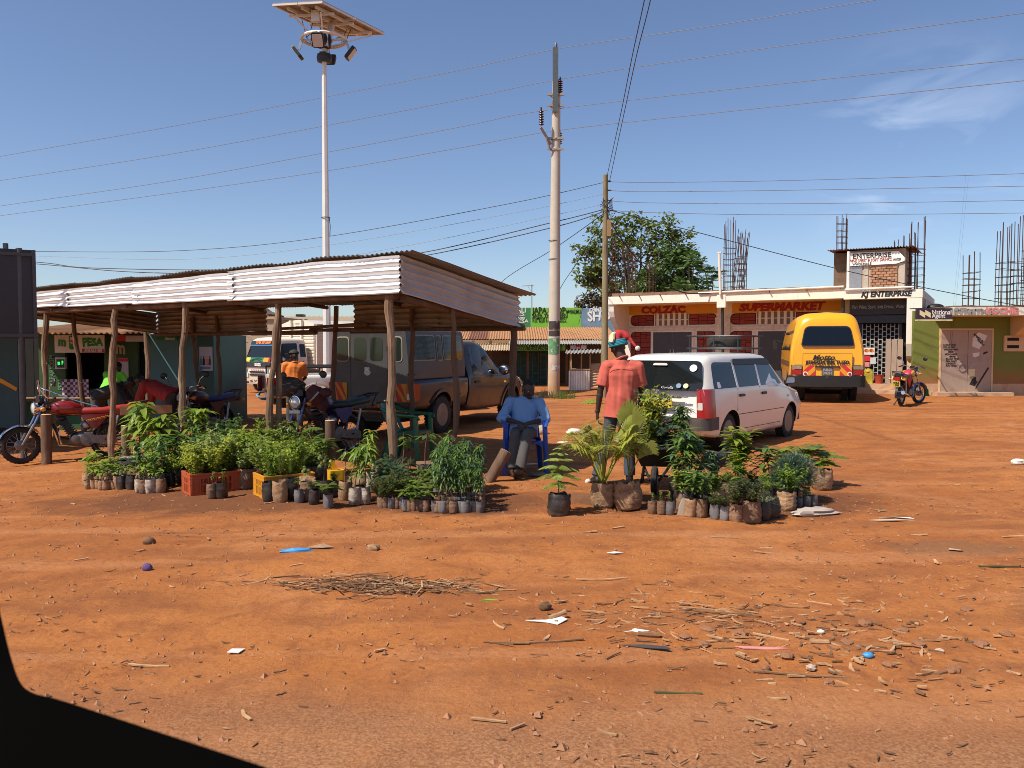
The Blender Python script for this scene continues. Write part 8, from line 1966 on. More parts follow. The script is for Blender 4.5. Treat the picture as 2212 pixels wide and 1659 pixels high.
        for lv, L_ in ((.28,.42),(.46,.50),(.62,.46),(.76,.34),(.88,.22),(.98,.12)):
            n=5;a0=r.uniform(0,6)
            for i in range(n):
                a=a0+2*pi*i/n+r.uniform(-.2,.2);d=Vector((cos(a), sin(a), r.uniform(.0,.3))).normalized();P=[Z*lv+d*L_*t-Z*L_*.35*t*t for t in (0,.25,.5,.75,1)];m.tube(P, [.006,.005,.004,.003,.002],4,0, caps=False)
                lat=d.cross(Z).normalized()
                for j in range(1,18):
                    t=j/18;b=P[min(3, int(t*4))].lerp(P[min(4, int(t*4)+1)], t*4-int(t*4))
                    for s in (-1,1):
                        l2=L_*.30*sin(pi*(.15+.75*t));dd=(lat*s+d*.6-Z*.35).normalized();Q=[b+dd*l2*x-Z*l2*.3*x*x for x in (0,.5,1)];m.tube(Q, [.007,.008,.003],4,0 if r.random() < .7 else 2, caps=False)
    elif kind == 'palm':
        for i in range(k.get('n', 8)):
            a=2*pi*i/k.get('n', 8)+r.uniform(-.3,.3);e=r.uniform(.95,1.4);d=Vector((cos(a)*cos(e), sin(a)*cos(e), sin(e)));L_=r.uniform(.75,1.05)
            P0=d*.30;m.tube([(0,0,0), P0*.5, P0],[.013,.010,.008],5,2, caps=False);frond(m, P0, d, L_*.68,22,.30,.026, r.uniform(.15,.55),0, r, Z, 2, True, .35)
    elif kind == 'fan':       # undivided young coconut leaves
        m.tube([(0,0,0),(.0,0,.16)],[.035,.02],7,1)
        for (a, e, L_, W, op) in k['leaves']:
            d=Vector((cos(a)*cos(e), sin(a)*cos(e), sin(e)));b=Vector((0,0,.12));s_=b+d*L_*.34;m.tube([b, (b+s_)/2, s_],[.013,.011,.009],5,2, caps=False)
            lat=d.cross(Vector((0,1,0)) if op else Z);lat=lat.normalized() if lat.length > .1 else Vector((1,0,0));n=26
            for i in range(n):
                u=(i/(n-1)-.5)*2;spread=u*.44;dd=(d*cos(spread)+lat*sin(spread)).normalized();ll=L_*.66*(1-.25*abs(u));wv=.012*(-1)**i
                nm=lat.cross(d).normalized();pw=W*ll*.045;l2=dd.cross(nm).normalized()
                q=lambda t: s_+dd*ll*t-Z*ll*(.30 if op else .16)*t*t*t*(1.8 if i > 11 and op else 1)+nm*.01*(-1)**i*t
                V=[q(0), q(.4)+l2*pw*.8, q(.4)-l2*pw*.8, q(.8)+l2*pw*1.15, q(.8)-l2*pw*1.15, q(1.05+.15*r.random())]
                m.add(V, [(0,1,2),(1,3,4,2),(3,5,4)],0 if i % 5 else 2, False)
    elif kind == 'blades':
        for i in range(k.get('n', 46)):
            a=r.uniform(0,6.28);e=r.uniform(.35,1.4);d=Vector((cos(a)*cos(e), sin(a)*cos(e), sin(e)));L_=r.uniform(.6,1);lat=d.cross(Z).normalized();W=.022
            q=lambda t, s: d*L_*t+lat*s*W*(1-t)*1.2-Z*L_*.4*t*t; m.add([q(0,1), q(0,-1), q(.5,-1), q(.5,1), q(1,0)],[(0,1,2,3),(3,2,4)],0 if i % 3 else 2)
    elif kind == 'pine':
        m.tube([(0,0,0),(.02,0,.95)],[.010,.004],4,1, caps=False)
        for i in range(k.get('n', 420)):
            t=r.uniform(.35,1);d=rd(-.1,1.1);p=Z*t*.8;lt=d.cross(Z).normalized();L_=r.uniform(.14,.26);m.add([p-lt*.004, p+lt*.004, p+d*L_],[(0,1,2)],0 if r.random() < .6 else 2)
    elif kind == 'palmate':   # papaya-like stars of leaflets, drooping
        m.tube([(0,0,0),(.02,.01,.9)],[.012,.007],5,1, caps=False)
        for i in range(k.get('n', 13)):
            d=rd(-.1,.9);p0=Z*r.uniform(.45,.9);c=p0+d*r.uniform(.14,.26);m.tube([p0, c],[.005,.003],3,1, caps=False)
            for j in range(6):
                a=-1.5+3.0*j/5;lt=d.cross(Z).normalized();dd=(Vector((d.x, d.y, 0)).normalized()*cos(a)+lt*sin(a)-Z*.55).normalized();leaf(m, c, dd, Z, k.get('L', .15)*r.uniform(.8,1.1),.04,.25,0 if r.random() < .7 else 2)
    elif kind == 'droop':     # tall bare stem, hanging broad leaves
        m.tube([(0,0,0),(.03,0,.5),(.0,0,.97)],[.014,.011,.006],5,1, caps=False)
        for i in range(k.get('n', 11)):
            d=rd(-.3,.5);c=Vector((0,0, r.uniform(.68,.97)));e=c+d*.07;m.tube([c, e],[.004,.003],3,1, caps=False);leaf(m, e, (d-Z*.75).normalized(), d, k.get('L', .26)*r.uniform(.7,1.1), k.get('L', .26)*.4,-.05,0 if r.random() < .7 else 2)
    elif kind == 'citrus':
        for s in range(k.get('stems', 2)):
            b=Vector((r.uniform(-.1,.1), r.uniform(-.1,.1),0));top=Vector((r.uniform(-.16,.16), r.uniform(-.1,.1), r.uniform(.8,1.0)));m.tube([(0,0,0), top*.5+b, top],[.012,.009,.004],5,1, caps=False)
            for i in range(k.get('n', 34)):
                t=r.uniform(k.get('z0', .3),1);p=(top*.5+b).lerp(top, (t-.5)*2) if t > .5 else Vector((0,0,0)).lerp(top*.5+b, t*2);leaf(m, p+rd(-.2,.6)*r.uniform(0,.07), rd(-.1,1.0), Z, k.get('L', .17)*r.uniform(.6,1.15), k.get('L', .17)*.42,.2,0 if r.random() < .65 else 2)
    nm=k.get('nm', 'foliage')
    return m.mesh(nm, mats, False, 180)
PL={}
for i in range(3):
    PL['avo%d' % i]=make('whorl', 100+i, 'bright', levels=(.30,.44,.58,.70,.82,.94), n=10, L=.30, w=.38, leaf2='mid', brown=0)
    PL['mango%d' % i]=make('whorl', 110+i, 'mid', levels=(.42,.58,.72,.84,.95), n=9, L=.34, w=.25, leaf2='bright', droop=.4)
    PL['bushb%d' % i]=make('bush', 120+i, 'bright', stems=10, n=92, L=.105, leaf2=('mid', 'yellow', 'pale')[i], sp=.16)
    PL['bushd%d' % i]=make('bush', 130+i, 'deep', stems=9, n=80, L=.12, w=.42, leaf2='mid', sp=.16)
    PL['bushy%d' % i]=make('bush', 140+i, 'yellow', stems=10, n=90, L=.10, w=.6, leaf2='bright', sp=.16)
    PL['bushp%d' % i]=make('bush', 145+i, 'pale', stems=9, n=76, L=.115, w=.55, leaf2='bright', sp=.14)
    PL['olive%d' % i]=make('bush', 150+i, 'olive', stems=10, n=92, L=.085, w=.42, leaf2='mid', sp=.14)
    PL['fern%d' % i]=make('fern', 160+i, 'mid', n=17, pairs=18, ll=.13, lw=.034, leaf2='bright')
    PL['fine%d' % i]=make('fern', 165+i, 'blue', n=20, pairs=18, ll=.095, lw=.028, leaf2='deep')
    PL['grev%d' % i]=make('fern', 168+i, 'deep', n=15, pairs=15, ll=.13, lw=.030, leaf2='mid')
    PL['seed%d' % i]=make('seedling', 170+i, 'bright', n=10, leaf2='mid', brown=0, L=.36)
    PL['seedm%d' % i]=make('seedling', 175+i, 'mid', n=12, leaf2='olive', L=.30, w=.45)
    PL['gum%d' % i]=make('gum', 180+i, 'mid', n=105, leaf2='blue', L=.20, z0=.42)
    PL['gumb%d' % i]=make('gum', 185+i, 'deep', n=110, leaf2='silver', L=.18)
    PL['lau%d' % i]=make('whorl', 190+i, 'mid', levels=(.35,.5,.65,.8,.94), n=11, L=.42, w=.28, leaf2='deep', droop=.2)
    PL['droop%d' % i]=make('droop', 200+i, 'mid', leaf2='blue')
    PL['pap%d' % i]=make('palmate', 210+i, 'mid', leaf2='bright', n=15)
    PL['pine%d' % i]=make('pine', 220+i, 'bright', leaf2='olive')
    PL['cit%d' % i]=make('citrus', 230+i, 'bright', leaf2='yellow', stems=2, n=64, L=.27)
PL['feather0']=make('feather', 240, 'blue', leaf2='silver', n=2400)
PL['arau0']=make('araucaria', 250, 'bright', leaf2='pale')
PL['palm0']=make('palm', 260, 'palm', n=16, leaf2='yellow', brown=0)
PL['fan0']=make('fan', 270, 'palm', leaf2='yellow', brown=1, leaves=((1.75,1.42,1.12,1.0,0),(2.2,1.25,.95,1.0,1),(.25,.95,.80,1.2,1),(1.3,1.5,1.18,.8,1)))
PL['blades0']=make('blades', 280, 'silver', leaf2='pale', n=60)
PL['oleander0']=make('gum', 290, 'mid', n=210, L=.20, w=.2, leaf2='blue', z0=.3)
PL['oleander1']=make('gum', 291, 'mid', n=210, L=.20, w=.2, leaf2='silver', z0=.3)
PL['mor0']=make('fern', 295, 'bright', n=24, pairs=13, ll=.15, lw=.045, leaf2='mid')

BAGS={}
def bagmesh(r_, h, mat, seed, rag=.3, n=18, fold=1.0):
    r=random.Random(seed);m=MB();nv=9
    def fn(a, b):
        ang=2*pi*a; w_=1+.10*noise.noise((cos(ang)*1.3+seed, sin(ang)*1.3, b*2.5))+fold*.05*sin(b*24+3*noise.noise((cos(ang)*1.5, sin(ang)*1.5, seed)))+(.03*sin(4*ang+seed))
        prof=.90+.10*sin(pi*min(1, b*1.1)) if b > .06 else .82+b*1.6
        z=h*b
        if b > .9: z += h*rag*.35*noise.noise((cos(ang)*2, sin(ang)*2, seed+5))
        return Vector((r_*prof*w_*cos(ang), r_*prof*w_*sin(ang), z))
    m.grid(fn, n, nv);m.lathe([(r_*.93, h*.86),(r_*.5, h*.89),(0, h*.88)], n, (0,0,0), mi=1)
    m.lathe([(0,.002),(r_*.84,.004)], n, (0,0,0))
    return m.mesh('bag', [M['bag_'+mat], M['pot_soil']], False, 70)
for mt in ('black', 'brown', 'tan', 'white', 'grey'):
    for s in range(3):
        BAGS[(mt, 's', s)]=bagmesh(.047,.115, mt, 10+s);BAGS[(mt, 'm', s)]=bagmesh(.060,.17, mt, 20+s);BAGS[(mt, 'l', s)]=bagmesh(.11,.24, mt, 30+s);BAGS[(mt, 'x', s)]=bagmesh(.155,.30, mt, 40+s, .5,26,1.3)
BH=dict(s=.115, m=.17, l=.24, x=.30)
pr=random.Random(77)
def potted(kind, u, Y, vtop, mat, size, label, group=None, wide=1.0, base_v=None, leanx=0, nm='potted_plant', cat='potted plant', dx=0, bs=1.0, p=None, plant_only=False, rot=None):
    if p is None: p=G(u, base_v) if base_v else onG(D(u, 950, Y).x, Y)
    t=thing(nm, label, cat, (p.x, p.y, p.z), pr.uniform(0,6.28) if rot is None else rot, group)
    h=BH[size]*bs
    place('bag', BAGS[(mat, size, pr.randrange(3))], t, (0,0,0),(pr.uniform(-.07,.07), pr.uniform(-.07,.07),0),(bs, bs, bs))
    if kind:
        key=kind if kind in PL else kind+str(pr.randrange(3))
        H=(CAMH+(748-vtop)*p.y/1788)-p.z-h*.88 if vtop else .3
        H=max(.08, H)*pr.uniform(.94,1.03)
        place('foliage', PL[key], t, (0,0, h*.86),(pr.uniform(-.08,.08)+leanx, pr.uniform(-.08,.08),0),(H*wide, H*wide, H))
    return t

# ---- left bed, back row: tall leafy saplings
for (k, u, Y, vt, mt, w_, lab) in (
    ('avo0', 300,11.3,872, 'black', .95, 'tall sapling with big pale leaves at the left of the back row'),
    ('avo1', 322,11.1,866, 'black', .9, 'tallest light green broad-leaved sapling beside the red motorbike tail'),
    ('avo2', 342,10.9,905, 'brown', 1.0, 'broad-leaved sapling just in front of the tallest light green one'),
    ('avo0', 372,11.0,886, 'black', 1.0, 'sapling with drooping star of large leaves below the black motorbike headlight'),
    ('mango1', 405,11.0,880, 'black', .95, 'long-leaved sapling left of the dark short stump'),
    ('avo2', 428,11.0,876, 'black', .85, 'pale leaved sapling reaching up in front of the shelter post beside the blue seat'),
    ('mango0', 355,10.7,935, 'black', 1.1, 'low dark long-leaved sapling in the middle of the left clump'),
    ('mango2', 330,10.4,950, 'brown', 1.1, 'dark leaved sapling with bare stems in front of the tall clump'),
    ('lau1', 388,10.5,930, 'black', 1.2, 'glossy dark sapling between the yellow shrub and the tall clump'),
    ('bushd0', 475,11.0,884, 'black', .9, 'dense small-leaved dark shrub below the blue motorbike seat'),
    ('bushd1', 490,10.8,905, 'black', .9, 'second dense dark shrub right of the one below the blue seat'),
    ('mango1', 440,10.3,935, 'black', 1.0, 'narrow-leaved sapling by the dark short stump'),
    ('seedm1', 235,10.9,985, 'white', 1.2, 'sparse sapling with a few grey-green leaves at the foot of the left shelter post'),
    ('seedm2', 262,10.6,958, 'white', 1.0, 'thin sapling with a drooping tuft of yellow-green leaves near the wooden stump'),
    ('seedm0', 290,10.4,975, 'brown', .9, 'thin grey-leaved sapling beside the dark tub')):
    potted(k, u, Y, vt, mt, 'l', lab, 'tall saplings in the back of the left bed', w_*1.12)
# ---- big leafy mass behind the yellow crate
for (k, u, Y, vt, mt, w_, lab) in (
    ('bushb0', 520,10.3,925, 'black', .9, 'bushy small-leaved shrub at the left of the green mass behind the yellow crate'),
    ('bushb1', 548,10.5,905, 'black', .9, 'rounded leafy shrub in the green mass, left of the two leaning shelter posts'),
    ('bushb2', 575,10.6,898, 'black', .85, 'leafy shrub directly below the two leaning shelter posts'),
    ('fern0', 600,10.5,895, 'black', .95, 'ferny sapling just right of the leaning shelter posts'),
    ('pap0', 622,10.6,902, 'black', .9, 'broad star-leaved sapling in front of the black motorbike fork'),
    ('fern1', 648,10.7,885, 'black', 1.0, 'tallest ferny sapling arching in front of the black motorbike'),
    ('fern2', 672,10.5,912, 'black', 1.0, 'ferny sapling with hanging fronds by the dark upright stump'),
    ('bushb0', 560,9.9,945, 'brown', 1.0, 'low bright shrub rising from behind the yellow crate'),
    ('bushb1', 596,9.9,940, 'brown', 1.0, 'second low bright shrub behind the yellow crate, further right'),
    ('pap1', 640,9.9,945, 'black', 1.0, 'dark star-leaved sapling right of the yellow crate'),
    ('fern0', 668,9.9,950, 'black', 1.0, 'low spreading fern sapling in front of the dark upright stump'),
    ('grev1', 690,9.9,965, 'black', 1.0, 'dark feathery sapling with a broad hanging frond right of the fern saplings'),
    ('bushp1', 530,9.8,965, 'brown', 1.0, 'pale leaved shrub between the two crates'),
    ('bushp0', 508,10.0,960, 'brown', .9, 'pale speckled shrub behind the red crate at its right')):
    potted(k, u, Y, vt, mt, 'l', lab, 'leafy shrubs behind the yellow crate', w_*1.25)
# ---- trays of small pots: rows from the front, counted from the left
ORD=('first', 'second', 'third', 'fourth', 'fifth', 'sixth', 'seventh', 'eighth', 'ninth', 'tenth')
def tray(u0, u1, v0, v1, n, kd, vt, what, where, wide, mats=('grey', 'black', 'brown', 'brown', 'white'), sz='s'):
    cols=min(10, max(3, int(n**.5*1.6)));rows=-(-n//cols);c=0
    for j in range(rows):
        for i in range(cols):
            if c >= n: return
            c += 1;u=u0+(u1-u0)*(i+.5+.25*(j % 2)+pr.uniform(-.2,.2))/cols; v=v1-(v1-v0)*j/max(1, rows-1)+pr.uniform(-1.2,1.2)
            potted(kd, u, None, v-pr.uniform(*vt), pr.choice(mats), sz, '%s, %s from left in row %s of %s' % (what, ORD[i],('one', 'two', 'three', 'four', 'five', 'six', 'seven')[j], where), where, wide, base_v=v)
tray(188,254,1030,1056,24, 'seed', (44,62), 'tiny bright seedling', 'leftmost cluster', 1.35,('brown', 'brown', 'tan'))
tray(250,288,1042,1056,8, 'seed', (48,64), 'bright seedling', 'cluster left of the tub', 1.3,('brown', 'black', 'tan'), 'm')
tray(297,352,1050,1064,12, 'seed', (46,62), 'bright seedling', 'cluster left of the red crate', 1.35,('white', 'brown', 'white'), 'm')
for (u, v, vt, mt, sz, lab) in ((188,1049,1005, 'tan', 'm', 'pale bag with a white-flowered sprout at the extreme left of the bed'),):
    potted('seedm0', u, None, vt, mt, sz, lab, None, 1.0, base_v=v)
# ---- bags standing in the front row, left to right
for (k, u, v, vt, mt, sz, bs, w_, lab) in (
    ('seedm1', 458,1076,1018, 'brown', 'm', 1.0,.8, 'brown bag with a three-leaved seedling between the red and the yellow crate'),
    ('seed0', 480,1075,1012, 'black', 'm', 1.05,1.0, 'blue-black bag with a big pale leaf between the red and the yellow crate'),
    ('pine0', 582,1082,990, 'black', 'm', 1.25,.7, 'black bag with a young pine at the front corner of the yellow crate'),
    ('pine1', 606,1084,965, 'tan', 'm', 1.35,.75, 'crumpled pale-streaked bag with the tallest needle pine seedling'),
    ('pine2', 630,1077,985, 'black', 'm', 1.35,.65, 'black white-flecked bag with a thin pine behind the pale-streaked one'),
    ('seedm2', 646,1086,1030, 'grey', 'm', .85,1.0, 'small grey bag with a short leafy sprout right of the pines'),
    ('pap2', 662,1081,1005, 'brown', 'm', 1.2,.9, 'dark crumpled bag with a drooping star-leaved seedling'),
    ('grev0', 678,1090,1028, 'black', 'm', .95,1.25, 'slim dark bag with a short feathery palm-like seedling'),
    ('fern1', 709,1097,1028, 'grey', 'm', .85,1.5, 'foremost slim grey bag with a fine ferny seedling'),
    ('pap1', 700,1075,975, 'black', 'l', .8,.7, 'black bag with a hanging palmate sapling behind the foremost grey bag'),
    ('bushd2', 722,1072,1012, 'black', 'l', .7,.7, 'low black bag with a dark shrub left of the orange-brown bag'),
    ('droop0', 745,1081,965, 'tan', 'm', 1.25,.7, 'orange-brown lit bag with a tall thin sapling'),
    ('mango0', 766,1090,960, 'white', 'm', 1.05,.75, 'dirty white bag with a broad-leaved mango sapling'),
    ('mango2', 789,1088,958, 'white', 'm', 1.0,.75, 'clean white bag with a broad-leaved mango sapling'),
    ('mango1', 777,1083,975, 'black', 'm', 1.0,.7, 'dark bag with a mango sapling squeezed between two white bags'),
    ('droop1', 782,1062,945, 'tan', 'l', .95,.8, 'tall tan ribbed bag with a sapling behind the white bags'),
    ('avo1', 806,1062,932, 'white', 'l', 1.0,.6, 'pale plastic sleeve with a bright leafy sapling at the foot of the corner post'),
    ('fine0', 835,1072,968, 'brown', 'm', 1.1,.75, 'bluish feathery shrub in a brown bag in front of the corner post'),
    ('fine1', 858,1068,972, 'brown', 'm', 1.1,.75, 'second bluish feathery shrub right of the corner post'),
    ('grev2', 884,1060,982, 'brown', 'm', 1.1,.9, 'brownish feathery shrub behind the bluish ones'),
    ('droop2', 868,1046,930, 'black', 'l', .8,1.0, 'black bag with tall hanging leaves in front of the green chair'),
    ('droop1', 886,1048,938, 'black', 'l', .75,1.0, 'black bag with glossy hanging leaves just right of the one before the green chair'),
    ('droop0', 918,1038,928, 'black', 'l', .8,1.05, 'black bag with a tall drooping sapling behind the cardboard sheet'),
    ('seedm0', 948,1050,965, 'brown', 'm', 1.0,.8, 'thin upright sapling with round leaves right of the cardboard sheet'),
    ('gum0', 965,1046,942, 'brown', 'm', 1.0,.8, 'thin upright pale leaved sapling near the leaning log'),
    ('gumb0', 1010,1058,945, 'brown', 'm', 1.0,1.0, 'tall narrow-leaved gum sapling behind the dense gum tray'),
    ('gumb1', 1030,1060,965, 'brown', 'm', 1.0,1.0, 'narrow-leaved gum sapling beside the leaning log')):
    potted(k, u, None, vt, mt, sz, lab, 'bagged seedlings along the front of the left bed', w_*1.2, base_v=v, bs=bs)
# ---- trays of small pots at the right end of the left bed
tray(818,872,1085,1098,12, 'olive', (58,80), 'dark wiry shrub', 'tray below the corner post', 1.1)
tray(828,868,1074,1086,7, 'fine', (95,112), 'feathery grey shrub', 'group behind the wiry shrubs', .8)
tray(872,925,1080,1103,15, 'fern', (56,78), 'fine ferny seedling', 'middle tray', 1.15)
tray(895,930,1062,1075,8, 'fern', (48,66), 'ferny seedling', 'group behind the middle tray', 1.1,('tan', 'brown'), 'm')
tray(938,1042,1068,1106,48, 'gum', (80,132), 'gum sapling pot', 'dense tray by the leaning log', .8,('grey', 'brown', 'grey', 'black'))
tray(938,985,1092,1107,8, 'seedm', (62,90), 'yellowish seedling', 'front left of the gum tray', .9,('grey', 'brown'))
# ---- seedlings packed into the gaps
KN=dict(bushb='bright bushy', fern='ferny', gum='narrow-leaved', pap='star-leaved', lau='glossy', mango='long-leaved', bushd='dark bushy', bushp='pale speckled', olive='wiry olive-green', gumb='blue-green', cit='citrus')
for i in range(34):
    u=300+i*12.4+pr.uniform(-6,6);k=pr.choice(('bushb', 'fern', 'gum', 'pap', 'lau', 'mango', 'bushd', 'bushp'));potted(k, u, pr.uniform(9.9,10.9), pr.uniform(925,985), 'black', 'm', KN[k]+' seedling packed between the taller saplings of the left bed', KN[k]+' seedlings of the left bed', pr.uniform(.8,1.2))
for i in range(22):
    u=1470+i*12.5+pr.uniform(-6,6);k=pr.choice(('olive', 'gumb', 'cit', 'bushb', 'lau', 'fern', 'olive'));potted(k, u, None, pr.uniform(1000,1055), pr.choice(('black', 'brown', 'black')), 'm', KN[k]+' seedling packed between the larger plants of the right bed', KN[k]+' seedlings of the right bed', pr.uniform(.9,1.3), base_v=pr.uniform(1080,1108)-8*(i/22))
# ---- crates
def crate(label, near, ang, L_, W_, H_, mat, group, fill=()):
    t=thing('crate', label, 'crate', near, ang, group)
    def wall(o, ax, ln):
        m=MB();ax=Vector(ax);nn=Vector((-ax.y, ax.x, 0));o=Vector(o)
        def rib(a0, a1, z0, z1, th=.012, off=0): m.prism([o+ax*a0+nn*off+Vector((0,0, z0)), o+ax*a1+nn*off+Vector((0,0, z0)), o+ax*a1+nn*off+Vector((0,0, z1)), o+ax*a0+nn*off+Vector((0,0, z1))], nn*th)
        rib(0, ln, 0,.028);rib(0, ln, H_-.05, H_-.036,.02,-.008);rib(0, ln, H_-.018, H_, .024,-.010);rib(0, ln, H_-.036, H_-.018);rib(0, ln, H_*.48, H_*.53,.014,-.002);rib(0, ln, H_*.76, H_*.80,.014,-.002)
        ns=int(round(ln/.10)); 
        for i in range(ns+1):
            a=i*(ln-.018)/ns; rib(a, a+.018,.028, H_-.05,.018,-.006)
        rib(.018, ln/ns, .028, H_-.05,.006,.004);rib(ln-ln/ns, ln-.018,.028, H_-.05,.006,.004)
        for i in range(1, ns-1):
            for j in range(1,5):
                a=i*(ln-.018)/ns+.018+j*((ln-.018)/ns-.018)/5;rib(a-.004, a+.004,.028, H_*.76,.007,.004)
        m.build('side', M[mat], t)
    wall((0,0,0),(1,0,0), L_);wall((0, W_, 0),(0,-1,0), W_) if False else wall((0,0,0),(0,1,0), W_)
    wall((0, W_, 0),(1,0,0), L_);wall((L_, 0,0),(0,1,0), W_)
    m=MB();m.bx(.005, L_-.005,.005, W_-.005,.012,.02);m.build('base', M[mat], t)
    m=MB();m.bx(.022, L_-.022,.022, W_-.022,.021, H_*.86);m.build('soil', M['pot_soil'], t)
    return t
pm('crate_red', (.43,.085,.030),.45, var=.12, scale=6, col2=(.28,.10,.05), c2pos=(.55,.75), c2amt=.6);pm('crate_yellow', (.62,.26,.020),.45, var=.12, scale=6, col2=(.36,.15,.05), c2pos=(.55,.75), c2amt=.6)
n1=G(414,1072);a1=R(36)
c1=crate('orange-red slatted plastic crate full of yellow-green shrubs', n1, a1,.56,.38,.25, 'crate_red', 'plastic crates')
n2=G(573,1079);c2=crate('yellow slatted plastic crate among the seedlings', n2, R(34),.56,.40,.25, 'crate_yellow', 'plastic crates')
n3=G(505,1040);crate('red plastic crate half hidden behind the orange-red one', n3, R(30),.50,.36,.25, 'crate_red', 'plastic crates')
def inside(nc, ang, x, y, z=.16): return Vector(nc)+Matrix.Rotation(ang, 3, 'Z') @ Vector((x, y, z))
def loose(kind, p, H, wide, label, group=None):
    t=thing('shrub', label, 'shrub', p, pr.uniform(0,6), group);place('foliage', PL[kind], t, (0,0,0),(0,0,0),(H*wide, H*wide, H));return t
for i, (x, y, kd, H, lab) in enumerate(((.12,.10, 'bushy0', .36, 'yellow-green shrub at the near corner of the orange-red crate'),(.30,.12, 'bushy1', .40, 'yellow-green shrub in the middle of the orange-red crate'),(.46,.20, 'bushy2', .42, 'yellow-green shrub at the right end of the orange-red crate'),
                                     (.10,.28, 'bushy1', .42, 'yellow-green shrub at the left corner of the orange-red crate'),(.30,.28, 'bushp0', .54, 'tallest cream-speckled shrub at the back of the orange-red crate'),(.46,.32, 'bushp1', .48, 'pale speckled shrub at the back right of the orange-red crate'))):
    loose(kd, inside(n1, a1, x, y), H*1.1,.85, lab, 'shrubs in the red crate')
for i, (x, y, kd, H, lab) in enumerate(((.12,.12, 'bushb0', .42, 'leafy shrub at the near corner of the yellow crate'),(.36,.15, 'bushb1', .46, 'leafy shrub in the middle of the yellow crate'),(.16,.30, 'bushb2', .52, 'leafy shrub at the left of the yellow crate'),(.42,.30, 'bushb0', .5, 'leafy shrub at the right back of the yellow crate'))):
    loose(kd, inside(n2, R(34), x, y), H, .85, lab, 'shrubs in the yellow crate')
# ---- odds and ends in the left bed
p=G(290,1040);t=thing('tub', 'black plastic tub with a torn metal sheet lid among the left seedlings', 'tub', p)
m=MB();m.lathe([(.13,0),(.18,.26),(.195,.26),(.195,.285),(.17,.285),(.12,.02)],24);m.build('body', M['bumper_grey'], t)
m=MB();m.prism([(-.2,-.1,.30),(.16,-.12,.31),(.22,.05,.33),(.0,.14,.32),(-.18,.1,.31)],(0,0,.008));m.build('lid_sheet', M['tin_grey'], t)
p=G(726,1064);t=thing('jerrycan', 'cut yellow plastic jerrycan behind the orange-brown bag', 'jerrycan', p, .4)
m=MB();m.prism([(x, y, 0) for x, y in rpoly([(-.09,-.07),(.09,-.07),(.09,.07),(-.09,.07)],.03)],(0,0,.26));m.prism([(-.085,-.02,.26),(.02,-.02,.26),(-.02,-.02,.36),(-.07,-.02,.37)],(0,.05,0));m.build('body', pm('can_yellow', (.68,.36,.012),.45, var=.12), t)
p=G(636,1045);t=thing('sack_scrap', 'scrap of orange plastic sack sticking up among the leaves', 'plastic scrap', p);m=MB();m.prism([(-.05,0,.0),(.05,0,.0),(.045,0,.42),(.0,0,.55),(-.04,0,.5)],(0,.012,0));m.build('scrap', MATS['can_yellow'], t)
p=G(920,1030);t=thing('cardboard', 'brown cardboard sheet standing among the seedlings near the green chair', 'cardboard', p, .05);m=MB();m.prism([(-.13,0,0),(.13,0,0),(.13,.03,.20),(-.12,.03,.19)],(0,.012,0));m.build('sheet', pm('card', (.33,.20,.12),.85, var=.08), t)
p=G(968,1040);t=thing('cardboard', 'small tan cardboard flap lying right of the standing cardboard sheet', 'cardboard', p, .3);m=MB();m.prism([(-.06,-.04,.06),(.08,-.05,.10),(.07,.05,.12),(-.06,.04,.08)],(0,0,.012));m.bx(-.04,.05,-.03,.03,0,.07);m.build('flap', M['bag_tan'], t)
for k, (u, v, s, lab) in enumerate(((662,1070,.13, 'crumpled brown paper sack between the dark bags'),(748,1060,.10, 'crumpled tan plastic behind the orange-brown bag'))):
    p=G(u, v);t=thing('paper_sack', lab, 'sack', p);m=MB();m.ell((0,0, s*.8),(s, s*.7, s*.9),18,12, None, 0, lambda q: 1+.25*noise.noise(q*3+Vector((k*4,0,0))));m.build('sack', M['bag_tan'], t)

# ---- middle: araucaria, palms
potted('arau0', 1207, None, 962, 'black', 'x', 'young tiered conifer in a black bag standing alone in the middle', None, .95, base_v=1113, bs=.72)
potted('palm0', 1302, None, 862, 'tan', 'x', 'yellow-green feather palm in a brown sack in front of the standing man', None, 1.0, base_v=1094, bs=.83)
potted('fan0', 1358, None, 885, 'tan', 'x', 'young coconut palm with broad split leaves in a wrinkled tan sack', None, .72, base_v=1099, bs=.90, rot=0)
p=onG(D(1272,868,16.5).x, 24.0);p=G(1272,872);t=thing('palm_frond', 'cut green palm frond lying on the dirt left of the standing man', 'frond', p, 0);m=MB();frond(m, Vector((.5,0,.06)), Vector((-1,.1,.30)),.85,20,.34,.02,.40,0, rnd);frond(m, Vector((.5,.05,.06)), Vector((-.8,.3,.35)),.7,18,.3,.02,.4,0, rnd);m.build('leaflets', [M['leaf_bright'], M['stem_green'], M['leaf_mid']], t, recalc=False)
p=bwM @ Vector((.12,0,.40));t=thing('shrub', 'bushy green ferny shrub standing in the wheelbarrow', 'shrub', p)
place('foliage', PL['fine0'], t, (0,0,0),(0,0,.3),(.85,.85,.92));place('foliage', PL['olive0'], t, (-.06,.05,0),(0,0,2),(.66,.66,.82));place('foliage', PL['oleander0'], t, (.14,-.04,.05),(.05,.22,.4),(.85,.85,.58));place('foliage', PL['bushy1'], t, (-.05,-.05,.1),(0,0,1),(.55,.55,.74));place('bag', BAGS[('black', 'l', 0)], t, (0,0,-.06))
